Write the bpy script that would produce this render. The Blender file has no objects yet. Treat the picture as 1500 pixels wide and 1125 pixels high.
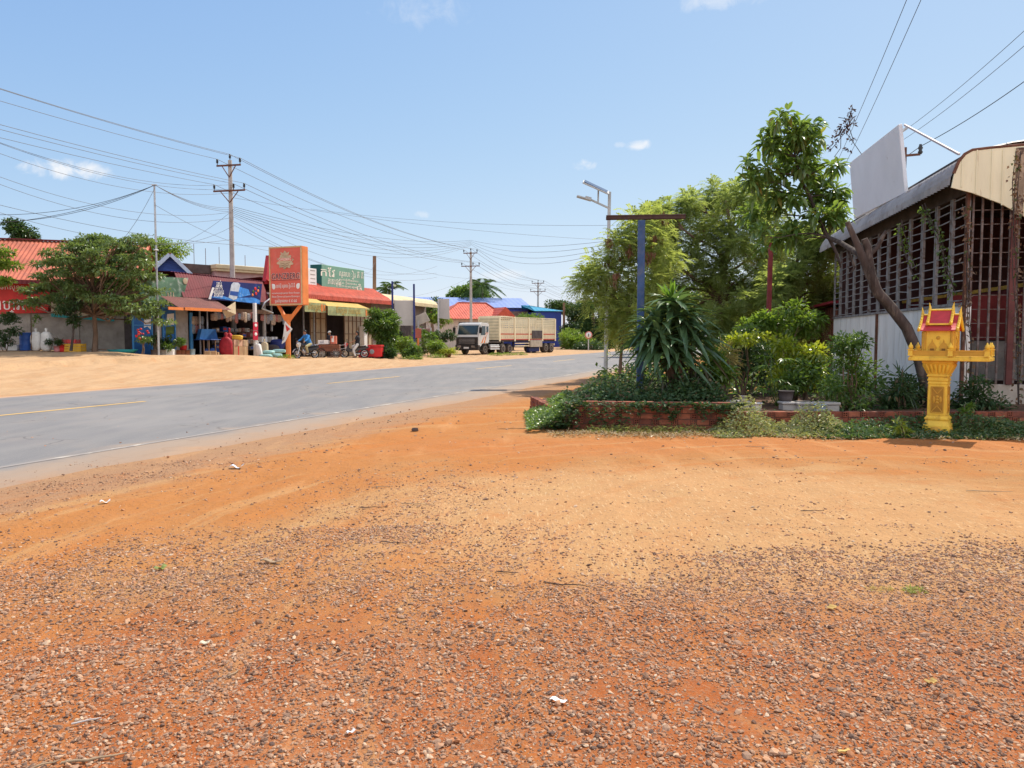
import bpy, bmesh, math, random
import numpy as np
from mathutils import Vector, Matrix, Euler
R = math.radians
rng = np.random.default_rng(11); random.seed(11)
sc = bpy.context.scene; col = sc.collection
# ---------------------------------------------------------------- camera model (1500x1125 photograph)
F = 1127.; HZ = 494.; CZ = 1.6; TH = math.atan((562.5-HZ)/F)
def W(px, py, Y):
    a = (px-750)/F; b = (562.5-py)/F; c, s = math.cos(TH), math.sin(TH)
    d = Vector((a, c+b*s, -s+b*c)); k = Y/d.y
    return Vector((d.x*k, Y, CZ+d.z*k))
def ray(px, py):
    p = W(px, py, 1.0); return Vector((p.x, p.y, p.z-CZ))
D = (.3502, .9367); N = (.9367, -.3502)          # along the road, across the road (towards us)
def smooth(t):
    t = np.clip(t, 0, 1); return t*t*(3-2*t)
CP = np.array([tuple(W(*p)) for p in [(-40,541,27),(0,541,27),(150,533,31),(300,526,37),(37,513,39),(138,515,37.5),(250,521,41),(330,525,45),(377,526,46),(422,527,44),
     (450,525,46),(530,524,50),(560,525,52),(-150,514,38),(-400,514,36)]] + [(-9,58,.08),(-2,70,0),(6,78,0),(15,95,0),(-60,60,.6),(-30,80,.3),(-8,100,0),(30,140,0)])
def gz(x, y):
    x = np.asarray(x, float); y = np.asarray(y, float)
    v = x*N[0]+y*N[1]
    d2 = (x[..., None]-CP[:, 0])**2+(y[..., None]-CP[:, 1])**2+1.
    w = 1/d2**1.5
    z = (w*CP[:, 2]).sum(-1)/w.sum(-1)
    return z*smooth((-20.8-v)/5.5)
def G(px, Y, dz=0.):
    p = W(px, HZ, Y); return Vector((p.x, Y, float(gz(p.x, Y))+dz))
# ---------------------------------------------------------------- object helpers
def tag(o, label=None, cat=None, group=None, kind=None):
    if label: o['label'] = label
    if cat: o['category'] = cat
    if group: o['group'] = group
    if kind: o['kind'] = kind
    return o
def thing(name, label, cat, loc=(0, 0, 0), rz=0., group=None):
    o = bpy.data.objects.new(name, None); col.objects.link(o)
    o.location = loc; o.rotation_euler = (0, 0, rz); o.empty_display_size = .2
    return tag(o, label, cat, group)
def copy_tree(o, parent=None):
    c = o.copy(); col.objects.link(c); c.parent = parent
    for ch in list(o.children): copy_tree(ch, c)
    return c
def link(name, me, mats, parent=None):
    o = bpy.data.objects.new(name, me); col.objects.link(o); o.parent = parent
    if not me.materials:
        for m in (mats if isinstance(mats, (list, tuple)) else [mats]): me.materials.append(m)
    return o
def npmesh(name, V, Fc, mats, parent=None, sm=False, mi=None):
    me = bpy.data.meshes.new(name); V = np.asarray(V, 'f4'); Fc = np.asarray(Fc, 'i4'); k = Fc.shape[1]
    me.vertices.add(len(V)); me.vertices.foreach_set('co', V.ravel())
    me.loops.add(Fc.size); me.loops.foreach_set('vertex_index', Fc.ravel())
    me.polygons.add(len(Fc)); me.polygons.foreach_set('loop_start', np.arange(len(Fc), dtype='i4')*k)
    if mi is not None: me.polygons.foreach_set('material_index', np.asarray(mi, 'i4'))
    me.polygons.foreach_set('use_smooth', np.full(len(Fc), sm))
    me.update(calc_edges=True)
    return link(name, me, mats, parent)
class MB:
    def __init__(s): s.v = []; s.f = []; s.mi = []; s.sm = []; s.M = None; s.m = 0
    def add(s, vs, fs, sm=False):
        o = len(s.v)
        for p in vs:
            p = Vector(p); s.v.append(tuple(s.M @ p if s.M else p))
        for f in fs: s.f.append(tuple(i+o for i in f)); s.mi.append(s.m); s.sm.append(sm)
        return s
    def box(s, x0, x1, y0, y1, z0, z1):
        return s.add([(x, y, z) for z in (z0, z1) for y in (y0, y1) for x in (x0, x1)],
              [(0, 2, 3, 1), (4, 5, 7, 6), (0, 1, 5, 4), (2, 6, 7, 3), (0, 4, 6, 2), (1, 3, 7, 5)])
    def cbox(s, c, sz): return s.box(c[0]-sz[0]/2, c[0]+sz[0]/2, c[1]-sz[1]/2, c[1]+sz[1]/2, c[2]-sz[2]/2, c[2]+sz[2]/2)
    def bar(s, p, q, w, h=None, up=(0, 0, 1)):
        p, q = Vector(p), Vector(q); d = (q-p); L = d.length
        if L < 1e-6: return s
        d /= L; h = h or w; u = Vector(up)
        if abs(d.dot(u)) > .98: u = Vector((0, 1, 0))
        r = d.cross(u).normalized(); u = r.cross(d)
        vs = [b+r*(a*w/2)+u*(c*h/2) for b in (p, q) for c in (-1, 1) for a in (-1, 1)]
        return s.add(vs, [(0, 1, 3, 2), (4, 6, 7, 5), (0, 4, 5, 1), (2, 3, 7, 6), (0, 2, 6, 4), (1, 5, 7, 3)])
    def tube(s, pts, r, n=8, cap=True, sm=True):
        pts = [Vector(p) for p in pts]; k = len(pts)
        rs = r if isinstance(r, (list, tuple)) else [r]*k
        vs = []; a = None
        for i, p in enumerate(pts):
            t = (pts[min(i+1, k-1)]-pts[max(i-1, 0)]).normalized()
            if a is None: a = t.orthogonal().normalized()
            a = (a-t*a.dot(t)); a = a.normalized() if a.length > 1e-5 else t.orthogonal().normalized()
            b = t.cross(a)
            vs += [p+(a*math.cos(2*math.pi*j/n)+b*math.sin(2*math.pi*j/n))*rs[i] for j in range(n)]
        fs = [(i*n+j, i*n+(j+1) % n, (i+1)*n+(j+1) % n, (i+1)*n+j) for i in range(k-1) for j in range(n)]
        s.add(vs, fs, sm)
        if cap: s.add(vs[:n], [tuple(range(n))[::-1]]); s.add(vs[-n:], [tuple(range(n))])
        return s
    def lathe(s, prof, n=16, c=(0, 0, 0), sm=True, sq=False, rot=0.):
        vs = []
        for r, z in prof:
            for j in range(n):
                a = 2*math.pi*(j+.5)/n+rot
                vs.append((c[0]+r*math.cos(a), c[1]+r*math.sin(a), c[2]+z))
        k = len(prof)
        fs = [(i*n+j, i*n+(j+1) % n, (i+1)*n+(j+1) % n, (i+1)*n+j) for i in range(k-1) for j in range(n)]
        fs += [tuple(range(n))[::-1], tuple((k-1)*n+j for j in range(n))]
        return s.add(vs, fs, sm)
    def sqlathe(s, prof, c=(0, 0, 0)):       # square column profile (half width, z)
        return s.lathe([(r*math.sqrt(2), z) for r, z in prof], 4, c, sm=False)
    def ball(s, c, r, n=12, m=8):
        if not isinstance(r, (tuple, list)): r = (r, r, r)
        vs = []; fs = []
        for i in range(m+1):
            t = math.pi*i/m
            for j in range(n):
                a = 2*math.pi*j/n
                vs.append((c[0]+r[0]*math.sin(t)*math.cos(a), c[1]+r[1]*math.sin(t)*math.sin(a), c[2]-r[2]*math.cos(t)))
        for i in range(m):
            for j in range(n): fs.append((i*n+j, i*n+(j+1) % n, (i+1)*n+(j+1) % n, (i+1)*n+j))
        return s.add(vs, fs, True)
    def torus(s, c, ax, Rr, r, n=20, m=8, sx=1.):
        ax = Vector(ax).normalized(); a = ax.orthogonal().normalized(); b = ax.cross(a); c = Vector(c)
        vs = []; fs = []
        for i in range(n):
            t = 2*math.pi*i/n; o = a*math.cos(t)+b*math.sin(t)
            for j in range(m):
                q = 2*math.pi*j/m; vs.append(c+o*(Rr+r*math.cos(q))+ax*(r*sx*math.sin(q)))
        for i in range(n):
            for j in range(m): fs.append((i*m+j, ((i+1) % n)*m+j, ((i+1) % n)*m+(j+1) % m, i*m+(j+1) % m))
        return s.add(vs, fs, True)
    def prism(s, poly, y0, y1):              # polygon in (x,z), extruded along y
        k = len(poly)
        vs = [(x, y0, z) for x, z in poly]+[(x, y1, z) for x, z in poly]
        return s.add(vs, [tuple(range(k)), tuple(range(k, 2*k))[::-1]]+[(i, i+k, (i+1) % k+k, (i+1) % k) for i in range(k)])
    def prismx(s, poly, x0, x1):             # polygon in (y,z), extruded along x
        k = len(poly)
        vs = [(x0, y, z) for y, z in poly]+[(x1, y, z) for y, z in poly]
        return s.add(vs, [tuple(range(k))[::-1], tuple(range(k, 2*k))]+[(i, (i+1) % k, (i+1) % k+k, i+k) for i in range(k)])
    def slab(s, pts, t):                     # four corner points, thickness t along the face normal
        p = [Vector(q) for q in pts]; n = (p[1]-p[0]).cross(p[-1]-p[0]).normalized()*t
        k = len(p)
        return s.add(p+[q+n for q in p], [tuple(range(k))[::-1], tuple(range(k, 2*k))]+[(i, (i+1) % k, (i+1) % k+k, i+k) for i in range(k)])
    def sheet(s, prof, x0, x1, pitch, amp, t=0.004, per=4):   # ribbed sheet: profile in (y,z), ribs run along the profile
        n = max(2, int(abs(x1-x0)/pitch*per)); k = len(prof); vs = []
        P = [Vector((0, y, z)) for y, z in prof]; nr = []
        for i in range(k):
            d = (P[min(i+1, k-1)]-P[max(i-1, 0)]).normalized(); nr.append(Vector((0, -d.z, d.y)))
        for i in range(k):
            for j in range(n+1):
                x = x0+(x1-x0)*j/n; h = amp*math.cos(2*math.pi*j/per) if per > 2 else amp*(j % 2)
                vs.append(P[i]+nr[i]*h+Vector((x, 0, 0)))
        fs = [(i*(n+1)+j, i*(n+1)+j+1, (i+1)*(n+1)+j+1, (i+1)*(n+1)+j) for i in range(k-1) for j in range(n)]
        return s.add(vs, fs)
    def build(s, name, mats, parent=None, bevel=0., seg=1):
        me = bpy.data.meshes.new(name); me.from_pydata(s.v, [], s.f); me.update()
        me.polygons.foreach_set('material_index', s.mi); me.polygons.foreach_set('use_smooth', s.sm)
        bm = bmesh.new(); bm.from_mesh(me)
        if bevel:
            es = [e for e in bm.edges if len(e.link_faces) == 2 and e.calc_face_angle(0) > .6]
            bmesh.ops.bevel(bm, geom=es, offset=bevel, segments=seg, affect='EDGES', clamp_overlap=True)
        bmesh.ops.recalc_face_normals(bm, faces=bm.faces); bm.to_mesh(me); bm.free()
        return link(name, me, mats, parent)
class Frame:     # vertical facade plane; local x along the front, y into the building, z up
    def __init__(s, a, b):
        s.o = Vector((a[0], a[1], 0)); d = Vector((b[0]-a[0], b[1]-a[1], 0)); s.L = d.length
        s.rz = math.atan2(d.y, d.x); s.x = d.normalized(); s.y = Vector((-s.x.y, s.x.x, 0))
    def loc(s, px, py, dy=0.):
        r = ray(px, py); c = Vector((0, 0, CZ)); p0 = s.o+s.y*dy
        t = (p0-c).dot(s.y)/r.dot(s.y); p = c+r*t
        return ((p-s.o).dot(s.x), p.z)
    def wpos(s, lx, ly, z=0.): return s.o+s.x*lx+s.y*ly+Vector((0, 0, z))
    def gz(s, lx, ly): p = s.wpos(lx, ly); return float(gz(p.x, p.y))
def frame_px(pa, Ya, pb, Yb): return Frame(W(pa, HZ, Ya), W(pb, HZ, Yb))
def text_mesh(name, body, size, m, parent, loc, w=None, extr=.004, align='CENTER', rx=90, off=0., sp=1.):
    cu = bpy.data.curves.new(name, 'FONT'); cu.body = body; cu.size = size; cu.align_x = align; cu.align_y = 'CENTER'; cu.extrude = extr; cu.resolution_u = 3; cu.offset = off; cu.space_character = sp
    t = bpy.data.objects.new(name, cu); col.objects.link(t)
    bpy.context.view_layer.update()
    me = bpy.data.meshes.new_from_object(t.evaluated_get(bpy.context.evaluated_depsgraph_get()))
    bpy.data.objects.remove(t); bpy.data.curves.remove(cu)
    if len(me.vertices):
        xs = [v.co.x for v in me.vertices]; cw = max(xs)-min(xs)
        k = (w/cw) if w and cw > 0 else 1.
        me.transform(Matrix.Diagonal((k, 1, 1, 1)))
    me.transform(Matrix.Translation(loc) @ Matrix.Rotation(R(rx), 4, 'X')); me.name = name
    me.materials.clear()
    return link(name, me, m, parent)
# ---------------------------------------------------------------- materials
def _nt(name):
    m = bpy.data.materials.new(name); m.use_nodes = True; nt = m.node_tree; nt.nodes.clear()
    return m, nt, nt.nodes, nt.links
def nd(nt, t, **k):
    n = nt.nodes.new(t)
    for a, b in k.items():
        if a.startswith('i_'): n.inputs[a[2:].replace('_', ' ')].default_value = b
        else: setattr(n, a, b)
    return n
def mixc(nt, fac, a, b, bt='MIX'):
    n = nt.nodes.new('ShaderNodeMix'); n.data_type = 'RGBA'; n.blend_type = bt
    for i, x in ((0, fac), (6, a), (7, b)):
        if hasattr(x, 'links') or isinstance(x, bpy.types.NodeSocket): nt.links.new(x, n.inputs[i])
        else: n.inputs[i].default_value = x if i == 0 else ((*x, 1) if len(x) == 3 else x)
    return n.outputs[2]
def mth(nt, op, a, b=None, c=None, clamp=False):
    n = nt.nodes.new('ShaderNodeMath'); n.operation = op; n.use_clamp = clamp
    for i, x in enumerate((a, b, c)):
        if x is None: continue
        if isinstance(x, bpy.types.NodeSocket): nt.links.new(x, n.inputs[i])
        else: n.inputs[i].default_value = x
    return n.outputs[0]
def ramp(nt, fac, lo, hi, smoothstep=True):
    n = nt.nodes.new('ShaderNodeMapRange'); n.interpolation_type = 'SMOOTHSTEP' if smoothstep else 'LINEAR'
    nt.links.new(fac, n.inputs[0]); n.inputs[1].default_value = lo; n.inputs[2].default_value = hi
    return n.outputs[0]
def noise(nt, vec, scale, detail=4, rough=.55, dist=0.):
    n = nt.nodes.new('ShaderNodeTexNoise'); n.inputs['Scale'].default_value = scale; n.inputs['Detail'].default_value = detail
    n.inputs['Roughness'].default_value = rough; n.inputs['Distortion'].default_value = dist
    if vec is not None: nt.links.new(vec, n.inputs['Vector'])
    return n.outputs[0]
MATS = {}
def mat(name, c, rough=.7, var=.18, scale=3., metal=0., bump=0., bscale=30., spec=.3, c2=None, c2t=(.55, .75), stretch=None, ribs=None):
    m, nt, ns, ln = _nt(name)
    out = nd(nt, 'ShaderNodeOutputMaterial'); b = nd(nt, 'ShaderNodeBsdfPrincipled'); ln.new(b.outputs[0], out.inputs[0])
    tc = nd(nt, 'ShaderNodeTexCoord'); vec = tc.outputs['Object']
    if stretch:
        mp = nd(nt, 'ShaderNodeMapping'); mp.inputs['Scale'].default_value = stretch; ln.new(vec, mp.inputs[0]); vec = mp.outputs[0]
    n1 = noise(nt, vec, scale, 5, .6)
    k = ramp(nt, n1, .3, .7)
    lo = tuple(max(0, x*(1-var)) for x in c); hi = tuple(min(1, x*(1+var)) for x in c)
    cc = mixc(nt, k, lo, hi)
    if c2:
        n2 = noise(nt, vec, scale*1.7+.3, 6, .65, .4)
        cc = mixc(nt, ramp(nt, n2, *c2t), cc, c2)
    ln.new(cc, b.inputs['Base Color'])
    b.inputs['Roughness'].default_value = rough; b.inputs['Metallic'].default_value = metal
    b.inputs['Specular IOR Level'].default_value = spec
    h = None
    if bump:
        h = noise(nt, vec, bscale, 4)
        bp = nd(nt, 'ShaderNodeBump'); bp.inputs['Strength'].default_value = bump; bp.inputs['Distance'].default_value = .02
        ln.new(h, bp.inputs['Height']); ln.new(bp.outputs[0], b.inputs['Normal'])
    if ribs:    # (axis, pitch, strength): corrugation as bump on a plain sheet
        ax, pitch, st = ribs
        sx = nd(nt, 'ShaderNodeSeparateXYZ'); ln.new(tc.outputs['Object'], sx.inputs[0])
        w = mth(nt, 'SINE', mth(nt, 'MULTIPLY', sx.outputs[ax], 2*math.pi/pitch))
        bp = nd(nt, 'ShaderNodeBump'); bp.inputs['Strength'].default_value = st; bp.inputs['Distance'].default_value = .02
        ln.new(w, bp.inputs['Height']); ln.new(bp.outputs[0], b.inputs['Normal'])
    MATS[name] = m
    return m
def leafmat(name, c, c2, trans=.45, gloss=.06, rough=.35, brown=None, bfrac=.0):
    m, nt, ns, ln = _nt(name)
    out = nd(nt, 'ShaderNodeOutputMaterial'); ge = nd(nt, 'ShaderNodeNewGeometry')
    rp = ge.outputs['Random Per Island']
    cc = mixc(nt, rp, c, c2)
    if brown: cc = mixc(nt, mth(nt, 'LESS_THAN', mth(nt, 'FRACT', mth(nt, 'MULTIPLY', rp, 37.)), bfrac), cc, brown)
    df = nd(nt, 'ShaderNodeBsdfDiffuse'); tr = nd(nt, 'ShaderNodeBsdfTranslucent'); gl = nd(nt, 'ShaderNodeBsdfGlossy'); gl.inputs['Roughness'].default_value = rough
    ln.new(cc, df.inputs[0])
    tcol = mixc(nt, .5, cc, (min(1, c2[0]*1.9), min(1, c2[1]*1.8), c2[2]*.6)); ln.new(tcol, tr.inputs[0])
    m1 = nd(nt, 'ShaderNodeMixShader'); m1.inputs[0].default_value = trans; ln.new(df.outputs[0], m1.inputs[1]); ln.new(tr.outputs[0], m1.inputs[2])
    m2 = nd(nt, 'ShaderNodeMixShader'); m2.inputs[0].default_value = gloss; ln.new(m1.outputs[0], m2.inputs[1]); ln.new(gl.outputs[0], m2.inputs[2])
    ln.new(m2.outputs[0], out.inputs[0])
    return m
# ---------------------------------------------------------------- leaves and trees
def unit(a): return a/np.maximum(np.linalg.norm(a, axis=-1, keepdims=True), 1e-9)
def leaves(P, Dr, Nr, L, Wd, droop=.25, fold=.12, K=3):
    """folded, drooping leaf blades: returns vertices and quads"""
    n = len(P); Dr = unit(Dr); S = unit(np.cross(Dr, Nr)); U = np.cross(S, Dr)
    L = np.broadcast_to(np.asarray(L, float), (n,)); Wd = np.broadcast_to(np.asarray(Wd, float), (n,))
    if K == 2:     # rhombus of two folded triangles
        mid = P+Dr*(L*.45)[:, None]; tip = P+Dr*L[:, None]; tip[:, 2] -= droop*L; mid[:, 2] -= droop*L*.2
        a = mid+S*(Wd/2)[:, None]+U*(fold*Wd)[:, None]; b = mid-S*(Wd/2)[:, None]+U*(fold*Wd)[:, None]
        V = np.stack([P, a, tip, b], 1).reshape(-1, 3); i = np.arange(n)*4
        Q = np.stack([np.stack([i, i+1, i+2], 1), np.stack([i, i+2, i+3], 1)], 1).reshape(-1, 3)
        return V, Q
    ts = np.linspace(0, 1, K+1); pw = np.sin(np.pi*np.clip(ts, .04, .985)**.8)
    rows = []
    for t, w in zip(ts, pw):
        c = P+Dr*(L*t)[:, None]; c[:, 2] -= droop*L*t*t
        rows.append(np.stack([c+S*(Wd*w/2)[:, None]+U*(fold*Wd*w)[:, None], c, c-S*(Wd*w/2)[:, None]+U*(fold*Wd*w)[:, None]], 1))
    V = np.stack(rows, 1)          # n,K+1,3,3
    V = V.reshape(-1, 3); base = np.arange(n)*(K+1)*3; Q = []
    for k in range(K):
        for s in (0, 1):
            Q.append(np.stack([base+k*3+s, base+k*3+s+1, base+(k+1)*3+s+1, base+(k+1)*3+s], 1))
    return V, np.concatenate(Q, 0)
def rdir(n, zmin=-1., zmax=1.):
    z = rng.uniform(zmin, zmax, n); a = rng.uniform(0, 2*np.pi, n); r = np.sqrt(1-z*z)
    return np.stack([r*np.cos(a), r*np.sin(a), z], 1)
def in_clumps(cl, n, shell=2.4):
    """cl rows: cx,cy,cz,rx,ry,rz; points spread through the ellipsoids, outward directions"""
    cl = np.asarray(cl, float); vol = (cl[:, 3]*cl[:, 4]*cl[:, 5])**.75; k = rng.choice(len(cl), n, p=vol/vol.sum())
    d = rdir(n); r = rng.random(n)**(1/shell)
    P = cl[k, :3]+d*r[:, None]*cl[k, 3:]
    return P, d
def subclumps(cl, per, r, jitter=1.):
    out = []
    for c in cl:
        for _ in range(per):
            d = rdir(1)[0]*rng.random()**.45
            q = rng.uniform(.65, 1.35)*r
            out.append((c[0]+d[0]*c[3]*jitter, c[1]+d[1]*c[4]*jitter, c[2]+d[2]*c[5]*jitter, q, q, q*.7))
    return out
def fronds(P, Dr, fl, lw, pairs, droop=.5):
    """feathery compound leaves: leaflets in pairs along a drooping stalk"""
    n = len(P); Dr = unit(Dr); Nr = np.tile([0, 0, 1.], (n, 1))+rdir(n)*.3; S = unit(np.cross(Dr, Nr)); U = np.cross(S, Dr)
    t = np.linspace(.15, 1, pairs); A = []; B = []; C = []
    flv = fl*rng.uniform(.6, 1.25, n)
    for k in t:
        c = P+Dr*(flv*k)[:, None]; c[:, 2] -= droop*flv*k*k
        for s in (-1, 1):
            A.append(c); B.append(S*s+Dr*.45+rdir(n)*.15); C.append(U+rdir(n)*.25)
    A = np.concatenate(A); B = np.concatenate(B); C = np.concatenate(C)
    return leaves(A, B, C, lw*rng.uniform(.7, 1.2, len(A)), lw*.36, .2, .1, 2)
def limb(p, q, sag=.15, k=5, wob=.06):
    p, q = np.array(p, float), np.array(q, float); L = np.linalg.norm(q-p); pts = []
    for i in range(k+1):
        t = i/k; c = p+(q-p)*t; c[2] += sag*L*math.sin(math.pi*t)*.6
        if 0 < i < k: c = c+rdir(1)[0]*wob*L
        pts.append(tuple(c))
    return pts
def woody(trunk, r0, cl, bark, parent, twigs=3, start=.35, rt=.4, sag=.12, name='trunk'):
    """tapered trunk along the given points, a limb to every clump and a few twigs inside it"""
    mb = MB(); k = len(trunk)
    rs = [r0*(1-(1-rt)*i/(k-1)) for i in range(k)]; rs[0] *= 1.25
    mb.tube(trunk, rs, 10); T = np.array(trunk, float)
    for c in cl:
        c = np.array(c, float)
        j0 = int(start*(k-1)); d = np.linalg.norm(T[j0:, :2]-c[:2], axis=1)*.5+np.abs(T[j0:, 2]-(c[2]-.8*np.linalg.norm(T[j0:, :2]-c[:2], axis=1)))
        j = j0+int(np.argmin(d)); L = np.linalg.norm(c[:3]-T[j]); ra = min(rs[j]*.6, .02+L*.018)
        pts = limb(T[j], c[:3], sag); mb.tube(pts, [ra*(1-.65*i/5) for i in range(6)], 6)
        for _ in range(twigs):
            e = c[:3]+rdir(1, -.3, 1)[0]*c[3:6]*.85
            mb.tube(limb(pts[3], e, .05, 3), [ra*.4, ra*.3, ra*.22, ra*.1], 4)
    return mb.build(name, bark, parent)
# ================================================================ camera, sky, sun
cam = bpy.data.cameras.new('camera'); co = bpy.data.objects.new('camera', cam); col.objects.link(co)
cam.sensor_width = 36; cam.lens = F/1500*36; cam.clip_end = 20000; cam.clip_start = .05
co.location = (0, 0, CZ); co.rotation_euler = (math.pi/2-TH, 0, 0); sc.camera = co
SUN_AZ, SUN_EL = R(43), R(52)                       # bearing from +Y towards +X, elevation
sd = Vector((math.sin(SUN_AZ)*math.cos(SUN_EL), math.cos(SUN_AZ)*math.cos(SUN_EL), math.sin(SUN_EL)))
sun = bpy.data.lights.new('sun', 'SUN'); sun.energy = 3.7; sun.angle = R(.5); sun.color = (1, .92, .78)
so = bpy.data.objects.new('sun', sun); col.objects.link(so); so.rotation_euler = sd.to_track_quat('Z', 'Y').to_euler(); so.location = (0, 0, 40)
w = bpy.data.worlds.new('World'); sc.world = w; w.use_nodes = True; nt = w.node_tree; nt.nodes.clear()
out = nd(nt, 'ShaderNodeOutputWorld'); bg = nd(nt, 'ShaderNodeBackground'); nt.links.new(bg.outputs[0], out.inputs[0])
sky = nd(nt, 'ShaderNodeTexSky'); sky.sky_type = 'NISHITA'; sky.sun_disc = False; sky.sun_elevation = SUN_EL; sky.sun_rotation = SUN_AZ
sky.air_density = .8; sky.dust_density = .35; sky.ozone_density = 1.3; sky.altitude = 80
# small fair-weather clouds, fixed in world directions
tc = nd(nt, 'ShaderNodeTexCoord'); gv = tc.outputs['Generated']
cl_n = noise(nt, gv, 42, 7, .62, .5); cl_s = noise(nt, gv, 14, 4, .6, .3)
total = None
for (px, py, rx, ry, st) in [(100, 249, 46, 15, .95), (938, 213, 17, 9, .8), (854, 241, 17, 9, .7), (620, 10, 70, 26, .22), (1050, -2, 60, 14, .4),
                             (732, 404, 55, 9, .5), (618, 314, 11, 6, .4), (908, 212, 8, 4, .3)]:
    d = ray(px, py).normalized(); rgt = Vector((d.y, -d.x, 0)).normalized(); up = rgt.cross(d)
    def dotn(v, s):
        n = nd(nt, 'ShaderNodeVectorMath', operation='DOT_PRODUCT'); nt.links.new(gv, n.inputs[0]); n.inputs[1].default_value = tuple(v); return mth(nt, 'MULTIPLY', n.outputs['Value'], s)
    a = dotn(rgt, F/rx); b = dotn(up, F/ry)
    r2 = mth(nt, 'ADD', mth(nt, 'MULTIPLY', a, a), mth(nt, 'MULTIPLY', b, b))
    front = mth(nt, 'GREATER_THAN', dotn(d, 1.), 0.)
    e = mth(nt, 'SUBTRACT', 1.0, mth(nt, 'MULTIPLY', r2, .8))
    e = mth(nt, 'ADD', e, mth(nt, 'MULTIPLY', mth(nt, 'SUBTRACT', cl_n, .55), 3.2))
    e = mth(nt, 'MULTIPLY', mth(nt, 'MULTIPLY', ramp(nt, e, 0., 1.3), st), front)
    total = e if total is None else mth(nt, 'MAXIMUM', total, e)
EXPO = .74; KD = .1*2**EXPO
def vm(op, a, b):
    n = nd(nt, 'ShaderNodeVectorMath', operation=op)
    for i, x in enumerate((a, b)):
        if isinstance(x, bpy.types.NodeSocket): nt.links.new(x, n.inputs[i])
        else: n.inputs[i].default_value = x
    return n.outputs[0]
kk = (1.0, .62, .25); aa = (1.54, 2.08, 4.55)         # milder brightness range than the clear-air sky: tone curve per channel
cs = vm('MULTIPLY', sky.outputs[0], (KD,)*3)
cs = vm('DIVIDE', vm('MULTIPLY', cs, tuple(a_*k_/KD for a_, k_ in zip(aa, kk))), vm('ADD', cs, kk))
cc = mixc(nt, total, cs, (.97/KD, .98/KD, 1.0/KD))
# unseen bright cloud bank behind the camera, added to lift the shaded fronts
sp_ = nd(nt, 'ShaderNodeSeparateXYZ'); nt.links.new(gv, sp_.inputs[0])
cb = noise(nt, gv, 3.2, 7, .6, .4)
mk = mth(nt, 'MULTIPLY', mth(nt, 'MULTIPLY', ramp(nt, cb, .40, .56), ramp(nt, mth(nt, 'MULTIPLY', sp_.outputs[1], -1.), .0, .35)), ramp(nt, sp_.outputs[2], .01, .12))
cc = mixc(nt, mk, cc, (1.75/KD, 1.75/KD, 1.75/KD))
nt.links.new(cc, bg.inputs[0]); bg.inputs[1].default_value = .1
sc.view_settings.view_transform = 'Standard'; sc.view_settings.look = 'None'; sc.view_settings.exposure = EXPO; sc.view_settings.gamma = 1
# ================================================================ ground
def gaxis(lo, hi, st, far, g=1.16):
    a = list(np.arange(lo, hi+1e-6, st)); s = st; x = a[-1]
    while x < far: s *= g; x += s; a.append(x)
    s = st; x = a[0]; pre = []
    while x > -far: s *= g; x -= s; pre.append(x)
    return np.array(pre[::-1]+a)
xs = gaxis(-9, 9, .075, 4000, 1.09); ys = gaxis(2., 14, .06, 5000, 1.05)
Xg, Yg = np.meshgrid(xs, ys)
Vg = Xg*N[0]+Yg*N[1]; Ug = Xg*D[0]+Yg*D[1]
def vnoise(x, y, f, seed=0):
    x = x*f+seed*17.3; y = y*f+seed*9.1; xi = np.floor(x); yi = np.floor(y); fx = x-xi; fy = y-yi
    h = lambda a, b: np.modf(np.abs(np.sin(a*127.1+b*311.7+seed*5.3)*43758.5453))[0]
    fx = fx*fx*(3-2*fx); fy = fy*fy*(3-2*fy)
    return (h(xi, yi)*(1-fx)+h(xi+1, yi)*fx)*(1-fy)+(h(xi, yi+1)*(1-fx)+h(xi+1, yi+1)*fx)*fy
def fbm(x, y, f, o=4, seed=0): return sum(vnoise(x, y, f*2**i, seed+i)*.5**i for i in range(o))/sum(.5**i for i in range(o))
def bumps(x, y):
    v = x*N[0]+y*N[1]; onroad = smooth((v+7.4)/1.6)+smooth((-20.4-v)/1.)
    z = (fbm(x, y, .55, 4, 3)-.5)*.09+(fbm(x, y, 2.6, 4, 5)-.5)*.055
    # shallow wheel ruts beside the road and a skirt of loose soil in front of the planter
    z -= .02*np.exp(-((v+5.6)/.5)**2)+.018*np.exp(-((v+4.0)/.4)**2)
    return z*np.clip(onroad, 0, 1)
near = (np.abs(Xg) < 60) & (Yg > -10) & (Yg < 90)
Zg = gz(Xg, Yg)+np.where(near, bumps(Xg, Yg), 0.)
s_ = smooth((-7.3-Vg)/.8)*(Vg > -20.3); Zg = Zg*(1-s_)-.014*s_
Zg = Zg-.35*np.clip(np.minimum(np.minimum((Ug+12.5)/1.5, (44.-Ug)/2.), np.minimum((Vg+28.6)/.8, (-21.-Vg)/.5)), 0, 1)      # the finer dirt apron sheet lies over this part
def ground_z(x, y):
    z = gz(x, y)+bumps(x, y); v = x*N[0]+y*N[1]
    return np.where((v < -8.2) & (v > -20.3), .0, z)
ny, nx = Xg.shape; idx = np.arange(nx*ny).reshape(ny, nx)
Q = np.stack([idx[:-1, :-1], idx[:-1, 1:], idx[1:, 1:], idx[1:, :-1]], -1).reshape(-1, 4)
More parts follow.
